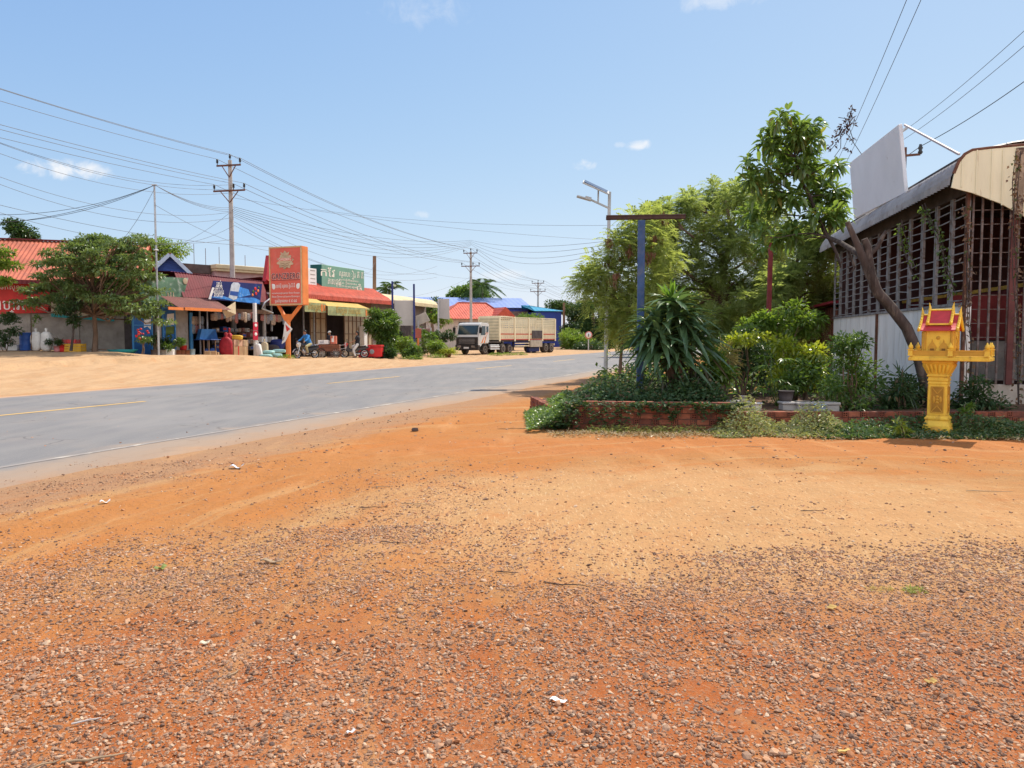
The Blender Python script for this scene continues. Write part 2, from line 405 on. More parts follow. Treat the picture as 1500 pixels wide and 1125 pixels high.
# soil: real colour zones laid out in metres on the ground
def soil_nodes(nt):
    ln = nt.links
    geo = nd(nt, 'ShaderNodeNewGeometry'); pos = geo.outputs['Position']
    def dotv(vx, vy, off=0.):
        n = nd(nt, 'ShaderNodeVectorMath', operation='DOT_PRODUCT'); ln.new(pos, n.inputs[0]); n.inputs[1].default_value = (vx, vy, 0)
        return mth(nt, 'ADD', n.outputs['Value'], off)
    v = dotv(*N); u = dotv(*D); x = dotv(1, 0); y = dotv(0, 1)
    nb = noise(nt, pos, .55, 5, .6, .6); nm = noise(nt, pos, 2.3, 5, .65, .3); nf = noise(nt, pos, 22, 5, .7); nff = noise(nt, pos, 95, 3, .7)
    mp = nd(nt, 'ShaderNodeMapping'); mp.inputs['Rotation'].default_value = (0, 0, R(20.5)); mp.inputs['Scale'].default_value = (1.6, .22, 1); ln.new(pos, mp.inputs[0])
    streak = noise(nt, mp.outputs[0], 1.5, 5, .6)
    def bump1(a, c, w, wob=None, amt=0.):      # soft bump round c
        if wob is not None: a = mth(nt, 'ADD', a, mth(nt, 'MULTIPLY', mth(nt, 'SUBTRACT', wob, .5), amt))
        d = mth(nt, 'ABSOLUTE', mth(nt, 'SUBTRACT', a, c)); return mth(nt, 'SUBTRACT', 1., ramp(nt, d, w*.35, w))
    orange = (.43, .172, .05); pale = (.50, .285, .13); red = (.35, .088, .024); tan = (.42, .215, .085); grey = (.26, .16, .105)
    c = mixc(nt, ramp(nt, nb, .35, .65), orange, tan)
    # pale dry crust in the middle of the yard
    px_ = mth(nt, 'DIVIDE', mth(nt, 'SUBTRACT', x, 1.9), 3.6); py_ = mth(nt, 'DIVIDE', mth(nt, 'SUBTRACT', y, 7.0), 2.6)
    rr = mth(nt, 'ADD', mth(nt, 'MULTIPLY', px_, px_), mth(nt, 'MULTIPLY', py_, py_))
    rr = mth(nt, 'ADD', rr, mth(nt, 'MULTIPLY', mth(nt, 'SUBTRACT', nm, .5), 1.1))
    pm = mth(nt, 'MULTIPLY', mth(nt, 'SUBTRACT', 1., ramp(nt, rr, .3, 1.35)), .9)
    c = mixc(nt, pm, c, pale)
    # redder damp soil close to us
    rm = mth(nt, 'SUBTRACT', 1., ramp(nt, mth(nt, 'ADD', y, mth(nt, 'MULTIPLY', mth(nt, 'SUBTRACT', nm, .5), 3.2)), 3.4, 5.2))
    c = mixc(nt, mth(nt, 'MULTIPLY', rm, .8), c, red)
    # compacted orange wheel tracks along the road and along the planter
    tr = bump1(v, -5.5, 1.5, nb, 1.6); c = mixc(nt, mth(nt, 'MULTIPLY', tr, .75), c, (.44, .178, .052))
    tr = bump1(y, 11.3, 1.3, nb, 1.5); tr = mth(nt, 'MULTIPLY', tr, ramp(nt, x, -3., 0.)); c = mixc(nt, mth(nt, 'MULTIPLY', tr, .75), c, (.45, .165, .05))
    # grey brown gravel dust beside the tarmac
    gb = bump1(v, -7.3, .9, nm, 1.6); gb_ = gb; c = mixc(nt, mth(nt, 'MULTIPLY', bump1(v, -7.9, 1.7, nm, 1.2), .75), c, (.38, .235, .135)); c = mixc(nt, mth(nt, 'MULTIPLY', gb, .35), c, (.33, .20, .125))
    # dusty far apron
    fa = ramp(nt, mth(nt, 'MULTIPLY', v, -1.), 19.6, 20.8); c = mixc(nt, fa, c, mixc(nt, ramp(nt, streak, .35, .65), (.47, .295, .16), (.52, .35, .205)))
    # tyre sweeps turning from the yard onto the road
    rx_ = mth(nt, 'SUBTRACT', x, 4.5); ry_ = mth(nt, 'SUBTRACT', y, 4.6); rad = mth(nt, 'SQRT', mth(nt, 'ADD', mth(nt, 'MULTIPLY', rx_, rx_), mth(nt, 'MULTIPLY', ry_, ry_)))
    cb_ = nd(nt, 'ShaderNodeCombineXYZ'); ln.new(mth(nt, 'ADD', rad, mth(nt, 'MULTIPLY', nb, .5)), cb_.inputs[0]); ln.new(mth(nt, 'MULTIPLY', mth(nt, 'ARCTAN2', ry_, rx_), .5), cb_.inputs[1])
    sw = noise(nt, cb_.outputs[0], 3.1, 5, .65); sm_ = mth(nt, 'MULTIPLY', ramp(nt, rad, 2., 4.), ramp(nt, v, -8., -6.5))
    c = mixc(nt, mth(nt, 'MULTIPLY', mth(nt, 'MULTIPLY', ramp(nt, sw, .52, .64), mth(nt, 'MULTIPLY', sm_, mth(nt, 'SUBTRACT', 1., mth(nt, 'MULTIPLY', pm, .75)))), .6), c, (.46, .165, .042))
    c = mixc(nt, mth(nt, 'MULTIPLY', mth(nt, 'MULTIPLY', mth(nt, 'SUBTRACT', 1., ramp(nt, sw, .36, .46)), sm_), .5), c, (.50, .30, .135))
    # trodden-in grit: every cell is a little stone of its own colour
    vo = nd(nt, 'ShaderNodeTexVoronoi'); vo.inputs['Scale'].default_value = 95; ln.new(pos, vo.inputs['Vector'])
    vs_ = nd(nt, 'ShaderNodeSeparateColor'); ln.new(vo.outputs['Color'], vs_.inputs[0])
    gm_ = mth(nt, 'MAXIMUM', mth(nt, 'MULTIPLY', rm, .95), mth(nt, 'MAXIMUM', mth(nt, 'MULTIPLY', gb_, .7), .16))
    gm_ = mth(nt, 'MULTIPLY', gm_, mth(nt, 'GREATER_THAN', mth(nt, 'ADD', vs_.outputs[0], mth(nt, 'MULTIPLY', mth(nt, 'SUBTRACT', nm, .5), 1.2)), .52))
    c = mixc(nt, mth(nt, 'MULTIPLY', gm_, .5), c, mixc(nt, vs_.outputs[1], (.20, .095, .05), (.46, .24, .13)))
    # fine mottling of stones, crumbs and dust
    c = mixc(nt, mth(nt, 'MULTIPLY', ramp(nt, nf, .54, .68), .5), c, grey)
    c = mixc(nt, mth(nt, 'MULTIPLY', ramp(nt, nff, .58, .70), .5), c, (.20, .12, .08))
    c = mixc(nt, mth(nt, 'MULTIPLY', ramp(nt, streak, .52, .75), .35), c, (.60, .33, .15))
    c = mixc(nt, mth(nt, 'MULTIPLY', ramp(nt, nm, .56, .7), .3), c, (.44, .17, .06))
    # pale straw crumbs trodden into the crust
    fl_ = noise(nt, mp.outputs[0], 30, 4, .7)
    c = mixc(nt, mth(nt, 'MULTIPLY', mth(nt, 'MULTIPLY', ramp(nt, fl_, .56, .66), pm), .6), c, (.68, .49, .28))
    c = mixc(nt, 1., c, (.92, .91, .90), 'MULTIPLY')
    # green country far away
    farm = ramp(nt, u, 140., 220.); c = mixc(nt, farm, c, (.10, .13, .04))
    fl = ramp(nt, mth(nt, 'MULTIPLY', v, -1.), 60., 80.); c = mixc(nt, fl, c, (.10, .13, .04))
    return pos, v, u, nb, nm, nf, nff, streak, c
m, nt, ns, ln = _nt('red_soil')
outn = nd(nt, 'ShaderNodeOutputMaterial'); b = nd(nt, 'ShaderNodeBsdfPrincipled'); ln.new(b.outputs[0], outn.inputs[0])
pos, v, u, nb, nm, nf, nff, streak, c = soil_nodes(nt)
ln.new(c, b.inputs['Base Color']); b.inputs['Roughness'].default_value = .95; b.inputs['Specular IOR Level'].default_value = .1
nmid = noise(nt, pos, 7, 4, .6)
h = mth(nt, 'ADD', mth(nt, 'ADD', mth(nt, 'MULTIPLY', nf, .8), mth(nt, 'MULTIPLY', nff, .3)), mth(nt, 'MULTIPLY', nmid, 1.3))
bp = nd(nt, 'ShaderNodeBump'); bp.inputs['Strength'].default_value = .8; bp.inputs['Distance'].default_value = .025; ln.new(h, bp.inputs['Height']); ln.new(bp.outputs[0], b.inputs['Normal'])
M_soil = m
g = npmesh('ground', np.stack([Xg, Yg, Zg], -1).reshape(-1, 3), Q, m, None, True); tag(g, kind='structure')
# ---------------------------------------------------------------- road
m, nt, ns, ln = _nt('worn_asphalt')
outn = nd(nt, 'ShaderNodeOutputMaterial'); b = nd(nt, 'ShaderNodeBsdfPrincipled'); ln.new(b.outputs[0], outn.inputs[0])
pos, v, u, nb, nm, nf, nff, streak, soil = soil_nodes(nt)
asp = mixc(nt, ramp(nt, streak, .3, .7), (.165, .158, .158), (.205, .193, .185))
asp = mixc(nt, mth(nt, 'MULTIPLY', ramp(nt, nff, .5, .7), .45), asp, (.30, .28, .26))
asp = mixc(nt, mth(nt, 'MULTIPLY', ramp(nt, nf, .55, .7), .3), asp, (.15, .145, .145))
asp = mixc(nt, mth(nt, 'MULTIPLY', ramp(nt, nb, .45, .7), .35), asp, (.27, .225, .19))
# polished wheel paths, an old patch and hairline cracks
def wpath(c0): d_ = mth(nt, 'ABSOLUTE', mth(nt, 'SUBTRACT', v, c0)); return mth(nt, 'SUBTRACT', 1., ramp(nt, d_, .1, .55))
wm = mth(nt, 'MAXIMUM', mth(nt, 'MAXIMUM', wpath(-11.), wpath(-13.)), mth(nt, 'MAXIMUM', wpath(-16.9), wpath(-18.8)))
asp = mixc(nt, mth(nt, 'MULTIPLY', mth(nt, 'MULTIPLY', wm, ramp(nt, nb, .3, .6)), .45), asp, (.165, .16, .165))
vc = nd(nt, 'ShaderNodeTexVoronoi', feature='DISTANCE_TO_EDGE'); vc.inputs['Scale'].default_value = .55
wv = nd(nt, 'ShaderNodeVectorMath', operation='ADD'); ln.new(pos, wv.inputs[0]); nw = nd(nt, 'ShaderNodeTexNoise'); nw.inputs['Scale'].default_value = 1.3; ln.new(pos, nw.inputs['Vector']); ln.new(nw.outputs[1], wv.inputs[1]); ln.new(wv.outputs[0], vc.inputs['Vector'])
asp = mixc(nt, mth(nt, 'MULTIPLY', mth(nt, 'LESS_THAN', vc.outputs[0], .012), mth(nt, 'MULTIPLY', ramp(nt, nb, .45, .6), .6)), asp, (.09, .085, .085))
asp = mixc(nt, mth(nt, 'MULTIPLY', ramp(nt, noise(nt, pos, .16, 3, .5), .55, .6), .3), asp, (.27, .25, .235))
# dust blown over both shoulders
d1 = mth(nt, 'ADD', v, mth(nt, 'MULTIPLY', mth(nt, 'SUBTRACT', nb, .5), 2.0)); d1 = mth(nt, 'ADD', d1, mth(nt, 'MULTIPLY', mth(nt, 'SUBTRACT', nm, .5), .5))
k1 = mth(nt, 'MULTIPLY', ramp(nt, d1, -9.6, -8.7), .6); k2 = ramp(nt, d1, -8.7, -7.3)
asp = mixc(nt, k1, asp, (.35, .24, .155)); asp = mixc(nt, k2, asp, soil)
d2 = mth(nt, 'ADD', v, mth(nt, 'MULTIPLY', mth(nt, 'SUBTRACT', nm, .5), .5)); k3 = mth(nt, 'SUBTRACT', 1., ramp(nt, d2, -20.2, -19.4)); asp = mixc(nt, k3, asp, (.50, .29, .16))
ln.new(asp, b.inputs['Base Color']); b.inputs['Roughness'].default_value = .8; b.inputs['Specular IOR Level'].default_value = .3
bp = nd(nt, 'ShaderNodeBump'); bp.inputs['Strength'].default_value = .35; bp.inputs['Distance'].default_value = .01; ln.new(nff, bp.inputs['Height']); ln.new(bp.outputs[0], b.inputs['Normal'])
M_asp = m
us = np.concatenate([np.arange(-40, 60, 1.), np.arange(60, 900, 10.)])
def nearv(u): return -7.2+(fbm(u, u*0+3., .35, 4, 2)-.5)*.9
def farv(u): return -20.15+(fbm(u, u*0+9., .4, 4, 6)-.5)*.35
a = nearv(us); bb = farv(us); rows = []
for t in (0, .12, .25, .38, .5, .65, .8, .9, 1):
    vv = bb+(a-bb)*t; z = (-.035 if t == 1 else -.004) if t in (0, 1) else .004
    rows.append(np.stack([us*D[0]+vv*N[0], us*D[1]+vv*N[1], np.full_like(us, float(z))], 1))
V = np.stack(rows, 0); k = len(us); idx = np.arange(9*k).reshape(9, k)
Q = np.stack([idx[:-1, :-1], idx[:-1, 1:], idx[1:, 1:], idx[1:, :-1]], -1).reshape(-1, 4)[:, ::-1]
# raised dirt apron across the road with a crumbling lip
ua = np.arange(-14, 46, .14); va = np.arange(-29.5, -20.2, .14); UA, VA = np.meshgrid(ua, va); XA_ = UA*D[0]+VA*N[0]; YA_ = UA*D[1]+VA*N[1]
lip = -25.4+(fbm(UA, UA*0, .35, 4, 81)-.5)*1.6+(fbm(UA, VA, 1.6, 3, 82)-.5)*.7
fade = np.clip(np.minimum(np.minimum((UA+14)/3, (46-UA)/5), np.minimum((VA+29.5)/1.2, (-20.2-VA)/.6)), 0, 1)
ZA_ = gz(XA_, YA_)+.2*smooth((lip-VA)/.16)*smooth((40-UA)/14)*smooth((VA+29.5)/2.5)+(fbm(XA_, YA_, 1.8, 5, 83)-.5)*.13*np.where(VA > lip, 1., .35)+.03-.12*(1-smooth(fade))
iA = np.arange(ua.size*va.size).reshape(va.size, ua.size)
tag(npmesh('dirt_apron', np.stack([XA_, YA_, ZA_], -1).reshape(-1, 3), np.stack([iA[:-1, :-1], iA[:-1, 1:], iA[1:, 1:], iA[1:, :-1]], -1).reshape(-1, 4), M_soil, None, True), kind='structure')
tag(npmesh('road', V.reshape(-1, 3), Q, M_asp, None, True), kind='structure')
def paintmat(name, c, lo, hi):
    m, nt, ns, ln = _nt(name)
    o = nd(nt, 'ShaderNodeOutputMaterial'); b = nd(nt, 'ShaderNodeBsdfPrincipled'); b.inputs['Roughness'].default_value = .7
    geo = nd(nt, 'ShaderNodeNewGeometry'); n = noise(nt, geo.outputs['Position'], 3.5, 6, .7, .6); n2 = noise(nt, geo.outputs['Position'], .5, 3, .6)
    k = ramp(nt, mth(nt, 'ADD', n, mth(nt, 'MULTIPLY', mth(nt, 'SUBTRACT', n2, .5), .7)), lo, hi)
    ln.new(mixc(nt, k, c, (.27, .235, .21)), b.inputs['Base Color']); ln.new(b.outputs[0], o.inputs[0]); return m
M_yel = paintmat('worn_yellow_paint', (.62, .38, .10), .55, .75); M_wht = paintmat('worn_white_paint', (.50, .44, .37), .33, .5)
def strip(mb, u0, u1, v0, w, z=.009):
    p = lambda u, v: (u*D[0]+v*N[0], u*D[1]+v*N[1], z)
    mb.add([p(u0, v0-w/2), p(u1, v0-w/2), p(u1, v0+w/2), p(u0, v0+w/2)], [(3, 2, 1, 0)])
mb = MB()
for k in range(14):
    u0 = 9.6+(k-1)*13; strip(mb, u0, u0+5.1, -15.25, .13)
tag(mb.build('yellow_road_marking', M_yel), kind='structure')
mb = MB()
for k in range(60): strip(mb, -6+k*2.5, -6+k*2.5+2.5, -9.15, .10)
tag(mb.build('white_road_marking', M_wht), kind='structure')
# ---------------------------------------------------------------- gravel
t = (1+5**.5)/2
ICO = unit(np.array([(-1, t, 0), (1, t, 0), (-1, -t, 0), (1, -t, 0), (0, -1, t), (0, 1, t), (0, -1, -t), (0, 1, -t), (t, 0, -1), (t, 0, 1), (-t, 0, -1), (-t, 0, 1)], float))
ICF = np.array([(0, 11, 5), (0, 5, 1), (0, 1, 7), (0, 7, 10), (0, 10, 11), (1, 5, 9), (5, 11, 4), (11, 10, 2), (10, 7, 6), (7, 1, 8), (3, 9, 4), (3, 4, 2), (3, 2, 6), (3, 6, 8), (3, 8, 9), (4, 9, 5), (2, 4, 11), (6, 2, 10), (8, 6, 7), (9, 8, 1)])
def density(x, y):
    v = x*N[0]+y*N[1]; n = fbm(x, y, .9, 4, 21); n2 = fbm(x, y, 2.6, 3, 31)
    d = 1.5*smooth((5.6+.16*x-y+(n-.5)*3.2)/2.1)*smooth((n2-.17)/.2)
    d = d+.75*np.exp(-((v+7.2+(n-.5)*1.4)/.75)**2)*smooth((n2-.35)/.25)*(y < 22)
    d = d+.9*np.exp(-(((x+1.0)/1.0)**2+((y-6.6)/2.0)**2))*smooth((n-.3)/.2)+.8*np.exp(-(((x+2.6)/1.6)**2+((y-5.0)/.8)**2))
    d = d+.35*np.exp(-((y-10.3)/.6)**2)*smooth((x-2.5)/1.5)*smooth((n2-.4)/.2)
    d = d+.05+.22*smooth((n2-.55)/.2)
    r_ = np.hypot(x-4.5, y-4.6); th_ = np.arctan2(y-4.6, x-4.5); n4 = fbm(r_, th_*.6, 1.3, 3, 71)
    d = d*np.where(y > 5.4, .35+.9*smooth((n4-.36)/.2), .85+.25*smooth((n4-.36)/.2))
    return np.where((v < -8.6), .01, d)
def stones(n_try, y0, y1, smin, smax, pw, thr, seedk=1.):
    # sample uniformly over the visible wedge
    y = np.sqrt(rng.uniform(y0*y0, y1*y1, n_try)); x = rng.uniform(-.72, .72, n_try)*y
    keep = rng.random(n_try) < density(x, y)*thr
    x = x[keep]; y = y[keep]; n = len(x)
    s = smin+(smax-smin)*rng.random(n)**pw
    return x, y, s
groups = [stones(5000, 2.2, 5.6, .013, .034, 3., .5), stones(60000, 2.2, 6.5, .007, .020, 1.5, .85), stones(22000, 5.5, 10, .009, .028, 2.4, .7), stones(16000, 9, 17, .012, .04, 2.6, .7), stones(48000, 2.2, 5.2, .004, .009, 1., .9), stones(60000, 4.5, 10, .004, .011, 1.3, .9)]
x = np.concatenate([g_[0] for g_ in groups]); y = np.concatenate([g_[1] for g_ in groups]); s = np.concatenate([g_[2] for g_ in groups]); n = len(x)
z = ground_z(x, y)
V = np.tile(ICO[None], (n, 1, 1))*(1+rng.uniform(-.34, .3, (n, 12, 1)))
V = V*np.stack([rng.uniform(.75, 1.5, n), rng.uniform(.6, 1.1, n), rng.uniform(.35, .75, n)], 1)[:, None, :]*s[:, None, None]*.62
a = rng.uniform(0, 2*np.pi, n); tl = rng.normal(0, .3, n)
ca, sa, ct, st = np.cos(a), np.sin(a), np.cos(tl), np.sin(tl)
X1 = V[..., 0]*ct[:, None]+V[..., 2]*st[:, None]; Z1 = -V[..., 0]*st[:, None]+V[..., 2]*ct[:, None]; Y1 = V[..., 1]
V = np.stack([X1*ca[:, None]-Y1*sa[:, None]+x[:, None], X1*sa[:, None]+Y1*ca[:, None]+y[:, None], Z1+(z+s*.14)[:, None]], -1)
Q = (ICF[None]+(np.arange(n)*12)[:, None, None]).reshape(-1, 3)
m, nt, ns, ln = _nt('dusty_stone')
o = nd(nt, 'ShaderNodeOutputMaterial'); b = nd(nt, 'ShaderNodeBsdfPrincipled'); ln.new(b.outputs[0], o.inputs[0]); b.inputs['Roughness'].default_value = .85; b.inputs['Specular IOR Level'].default_value = .25
geo = nd(nt, 'ShaderNodeNewGeometry'); rp = geo.outputs['Random Per Island']
cr = nd(nt, 'ShaderNodeValToRGB'); ln.new(rp, cr.inputs[0]); els = cr.color_ramp.elements
els[0].position = 0; els[0].color = (.10, .062, .05, 1); els[1].position = 1; els[1].color = (.50, .38, .27, 1)
for p, c_ in ((.12, (.13, .08, .058)), (.30, (.27, .165, .112)), (.62, (.40, .245, .155)), (.82, (.40, .165, .072)), (.94, (.52, .37, .25))):
    e = els.new(p); e.color = (*c_, 1)
nn = noise(nt, geo.outputs['Position'], 60, 4, .6)
c = mixc(nt, mth(nt, 'MULTIPLY', ramp(nt, nn, .45, .7), .6), cr.outputs[0], (.44, .20, .09)); ln.new(c, b.inputs['Base Color'])
tag(npmesh('gravel', V.reshape(-1, 3), Q, m), 'loose grey brown gravel scattered over the red dirt yard', 'gravel', kind='stuff')
# ================================================================ materials for the street
CONC = mat('grey_concrete', (.33, .30, .27), .9, .2, 1.5, bump=.3, bscale=25, c2=(.20, .16, .13), c2t=(.55, .8))
CONCP = mat('pole_concrete', (.42, .39, .36), .9, .15, 2, bump=.2, c2=(.3, .25, .2))
ROOF_O = mat('orange_red_roof_sheet', (.44, .12, .065), .7, .2, .8, c2=(.30, .10, .065), c2t=(.45, .75))
ROOF_B = mat('brown_roof_sheet', (.17, .06, .05), .6, .2, 1.2, c2=(.10, .05, .045))
BURG = mat('burgundy_sheet', (.16, .022, .028), .55, .15, 1.2, c2=(.10, .02, .025), ribs=(0, .2, .5))
REDB = mat('red_banner', (.58, .035, .03), .5, .12, 1.5)
WHITE = mat('white_paint', (.74, .72, .69), .6, .06, 2, c2=(.55, .48, .40), c2t=(.6, .85))
LETT = mat('white_lettering', (.78, .76, .72), .6, .03)
CREAM = mat('cream_sheet', (.62, .50, .30), .6, .12, 1.2, c2=(.45, .34, .2), c2t=(.55, .8))
BLUEG = mat('blue_gate_paint', (.025, .13, .36), .5, .15, 1.5, c2=(.05, .10, .16), c2t=(.6, .8))
BLUEL = mat('light_blue_paint', (.06, .24, .50), .5, .12, 2)
NAVY = mat('navy_paint', (.022, .035, .16), .5, .2, 2)
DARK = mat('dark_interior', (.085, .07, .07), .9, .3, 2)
BLACK = mat('black_rubber', (.018, .018, .018), .8, .2, 8)
BLKP = mat('black_paint', (.02, .02, .022), .3, .1, 3, spec=.5)
STEEL = mat('galvanised_steel', (.45, .45, .46), .45, .15, 5, metal=.6)
RUST = mat('rusty_steel', (.14, .062, .04), .85, .3, 6, c2=(.24, .10, .05))
WOOD = mat('weathered_wood', (.20, .12, .075), .85, .25, 3, stretch=(1, 1, .2), c2=(.12, .08, .055))
PINK = mat('pink_plaster', (.50, .32, .30), .85, .1, 1.5, c2=(.38, .24, .22))
CARD = mat('carton_board', (.42, .26, .14), .85, .12, 3)
TAPE = mat('packing_tape', (.55, .40, .22), .4, .1)
ORANGE = mat('orange_sign_paint', (.72, .22, .06), .5, .1, 2)
SIGNRED = mat('faded_red_sign', (.66, .125, .085), .5, .08, 1.5, c2=(.62, .19, .14), c2t=(.5, .8))
GOLDT = mat('gold_trim', (.55, .38, .20), .5, .15, 3)
GREENB = mat('green_sign', (.17, .33, .24), .5, .08, 1.5, c2=(.24, .38, .29))
GREEND = mat('dark_green_sign_edge', (.01, .10, .085), .5, .1)
TILE = mat('red_tile_roof', (.50, .09, .05), .6, .2, 2.5, c2=(.38, .07, .045))
YELL = mat('yellow_awning_cloth', (.50, .32, .08), .7, .12, 2, c2=(.55, .42, .16))
BEIGE = mat('beige_shutter', (.42, .33, .22), .6, .1, 1.5, c2=(.32, .24, .16))
TEAL = mat('teal_plastic', (.03, .30, .34), .5, .15, 2)
PLAST = mat('white_woven_sack', (.68, .66, .63), .7, .1, 4, bump=.3, bscale=20, c2=(.55, .5, .44))
BEISA = mat('beige_woven_sack', (.48, .38, .25), .8, .12, 4, bump=.3, bscale=20)
TEASA = mat('pale_teal_sack', (.28, .48, .46), .7, .15, 3, bump=.3, bscale=20)
REDP = mat('red_plastic', (.55, .03, .03), .4, .12, 2)
BLUP = mat('blue_plastic', (.03, .09, .33), .4, .15, 2, c2=(.05, .14, .42))
YELP = mat('yellow_crate_plastic', (.62, .34, .03), .5, .1, 2)
SKIN = mat('skin', (.33, .17, .105), .6, .06, 4)
HAIR = mat('black_hair', (.012, .010, .010), .5, .1)
GLASS = mat('dark_window_glass', (.02, .045, .055), .08, .2, 1, spec=.7)
CHROME = mat('chrome', (.7, .7, .7), .15, .05, metal=1.)
BARK = mat('grey_brown_bark', (.17, .11, .075), .95, .3, 5, stretch=(1, 1, .3), bump=.6, bscale=12, c2=(.25, .19, .14))
BARKD = mat('dark_bark', (.065, .048, .042), .95, .4, 5, stretch=(1, 1, .3), bump=1., bscale=9, c2=(.15, .12, .10), c2t=(.48, .7))
L_DARK = leafmat('dark_green_leaf', (.022, .052, .016), (.055, .105, .03), .3, .05, brown=(.16, .10, .04), bfrac=.02)
L_MID = leafmat('mid_green_leaf', (.06, .125, .028), (.13, .21, .045), .42, .05)
L_LITE = leafmat('light_green_leaf', (.09, .17, .03), (.19, .28, .05), .5, .04, brown=(.30, .24, .08), bfrac=.04)
L_FAR = leafmat('distant_tree_leaf', (.035, .075, .025), (.075, .125, .04), .35, .02)
# ================================================================ small makers
def banner_text(par, fr, lines, m, dy):
    for body, px, py, size, w in lines:
        lx, lz = fr.loc(px, py, dy)
        text_mesh('lettering', body, size, m, par, (lx, dy, lz), w)
def poly(fr, pts, dy): return [fr.loc(px, py, dy) for px, py in pts]
def lump(mb, c, r, seed=0, amp=.12, n=14, m_=10, sq=.55):
    vs = []; fs = []
    for i in range(m_+1):
        t = math.pi*i/m_
        for j in range(n):
            a = 2*math.pi*j/n
            f = lambda q: math.copysign(abs(q)**sq, q)
            k = 1+amp*(math.sin(3*a+seed*1.7+2*t)*.5+math.sin(5*t+seed+a)*.5)
            vs.append((c[0]+r[0]*f(math.cos(a))*math.sin(t)**sq*k, c[1]+r[1]*f(math.sin(a))*math.sin(t)**sq*k, c[2]-r[2]*f(math.cos(t))))
    for i in range(m_):
        for j in range(n): fs.append((i*n+j, i*n+(j+1) % n, (i+1)*n+(j+1) % n, (i+1)*n+j))
    mb.add(vs, fs, True)
def sack(label, px, Y, w, d, h, m, tied=True, rz=0., tilt=0., group=None, name='sack', dz=0., seed=1, cat='sack', sq=.62):
    p = G(px, Y, dz); mb = MB(); lump(mb, (0, 0, h*.47), (w/2, d/2, h*.48), seed, .14, sq=sq)
    if tied: mb.lathe([(w*.2, h*.88), (w*.09, h*.97), (w*.15, h*1.08), (w*.06, h*1.12)], 10)
    o = mb.build(name, m); o.location = p; o.rotation_euler = (0, tilt, rz); tag(o, label, cat, group)
    return o
def carton(label, px, Y, w, d, h, m=CARD, dz=0., rz=0., group=None, tape=True, name='carton', cat='box', tm=None):
    t = thing(name, label, cat, G(px, Y, dz), rz, group)
    MB().box(-w/2, w/2, -d/2, d/2, 0, h).build('box_body', m, t, .012)
    b = MB().box(-w/2-.003, w/2+.003, -.035, .035, h-.02, h+.004) if tape else MB()
    if tape: b.box(-.04, .04, -d/2-.004, -d/2+.01, h*.1, h+.002); b.build('tape', tm or TAPE, t)
    return t
def tub(label, name, cat, px, Y, r, h, m, dz=0., rim=.02, group=None, open_=True):
    mb = MB(); mb.lathe([(r*.86, 0), (r*.92, h*.3), (r, h*.97), (r+rim, h*.97), (r+rim, h), (r*.96, h), (r*.9, h*.9 if not open_ else h*.35)], 18)
    o = mb.build(name, m); o.location = G(px, Y, dz); return tag(o, label, cat, group)
def bush(name, label, cat, pos, clumps, n, ll, lw, lm, group=None, stems=5, bark=BARK, style='leaf', pot=None, K=2, droop=.25, per=6, sub=.3, shell=2.0):
    """clumps local to pos: (x,y,z,rx,ry,rz)"""
    t = thing(name, label, cat, pos, 0, group)
    mb = MB()
    for c in clumps:
        for _ in range(max(1, stems//len(clumps))):
            e = np.array(c[:3])+rdir(1, 0, 1)[0]*np.array(c[3:])*.7
            mb.tube(limb((rng.uniform(-.08, .08), rng.uniform(-.08, .08), 0), e, .05, 4), [.022, .018, .014, .009, .004], 5)
    mb.build('stem', bark, t)
    sc_ = subclumps(clumps, per, sub) if per else clumps
    P, d = in_clumps(sc_, n, shell)
    P[:, 2] = np.maximum(P[:, 2], .02)
    V, Q = leaves(P, unit(d+rdir(n)*.6+np.array([0, 0, .15])), rdir(n)*.5+np.array([0, 0, 1.]), ll*rng.uniform(.6, 1.25, n), lw*rng.uniform(.7, 1.2, n), droop, .15, K)
    npmesh('foliage', V, Q, lm, t)
    return t
def pxclumps(cl, Y, base, dj=.5):
    """outline clumps measured in the photograph, placed at real distance Y with depth, local to base"""
    out = []
    for c in cl:
        px, py, rx, ry = c[:4]; y = Y+(c[4] if len(c) > 4 else rng.uniform(-dj, dj)); p = W(px, py, y)-base; k = y/F
        out.append((p.x, p.y, p.z, rx*k, (rx+ry)/2*k*1.1, ry*k))
    return out
def tree(name, label, cat, base, trunk, clumps, lm, n, ll, lw, r0=.15, bark=BARK, style='leaf', per=7, sub=.5, group=None, twigs=3, start=.35, K=2, droop=.3, pairs=9, shell=2., sag=.12, flat=1., up=.25):
    t = thing(name, label, cat, base, 0, group)
    woody(trunk, r0, clumps, bark, t, twigs, start, sag=sag)
    sc_ = subclumps(clumps, per, sub) if per else list(clumps)
    sc_ = [(*c[:5], c[5]*flat) for c in sc_]
    P, d = in_clumps(sc_, n, shell)
    if style == 'frond': V, Q = fronds(P, d+rdir(n)*.5+np.array([0, 0, up]), ll, lw, pairs, droop)
    else: V, Q = leaves(P, unit(d+rdir(n)*.7+np.array([0, 0, up])), rdir(n)*.55+np.array([0, 0, 1.]), ll*rng.uniform(.65, 1.25, n), lw*rng.uniform(.7, 1.2, n), droop, .15, K)
    npmesh('crown', V, Q, lm, t)
    return t
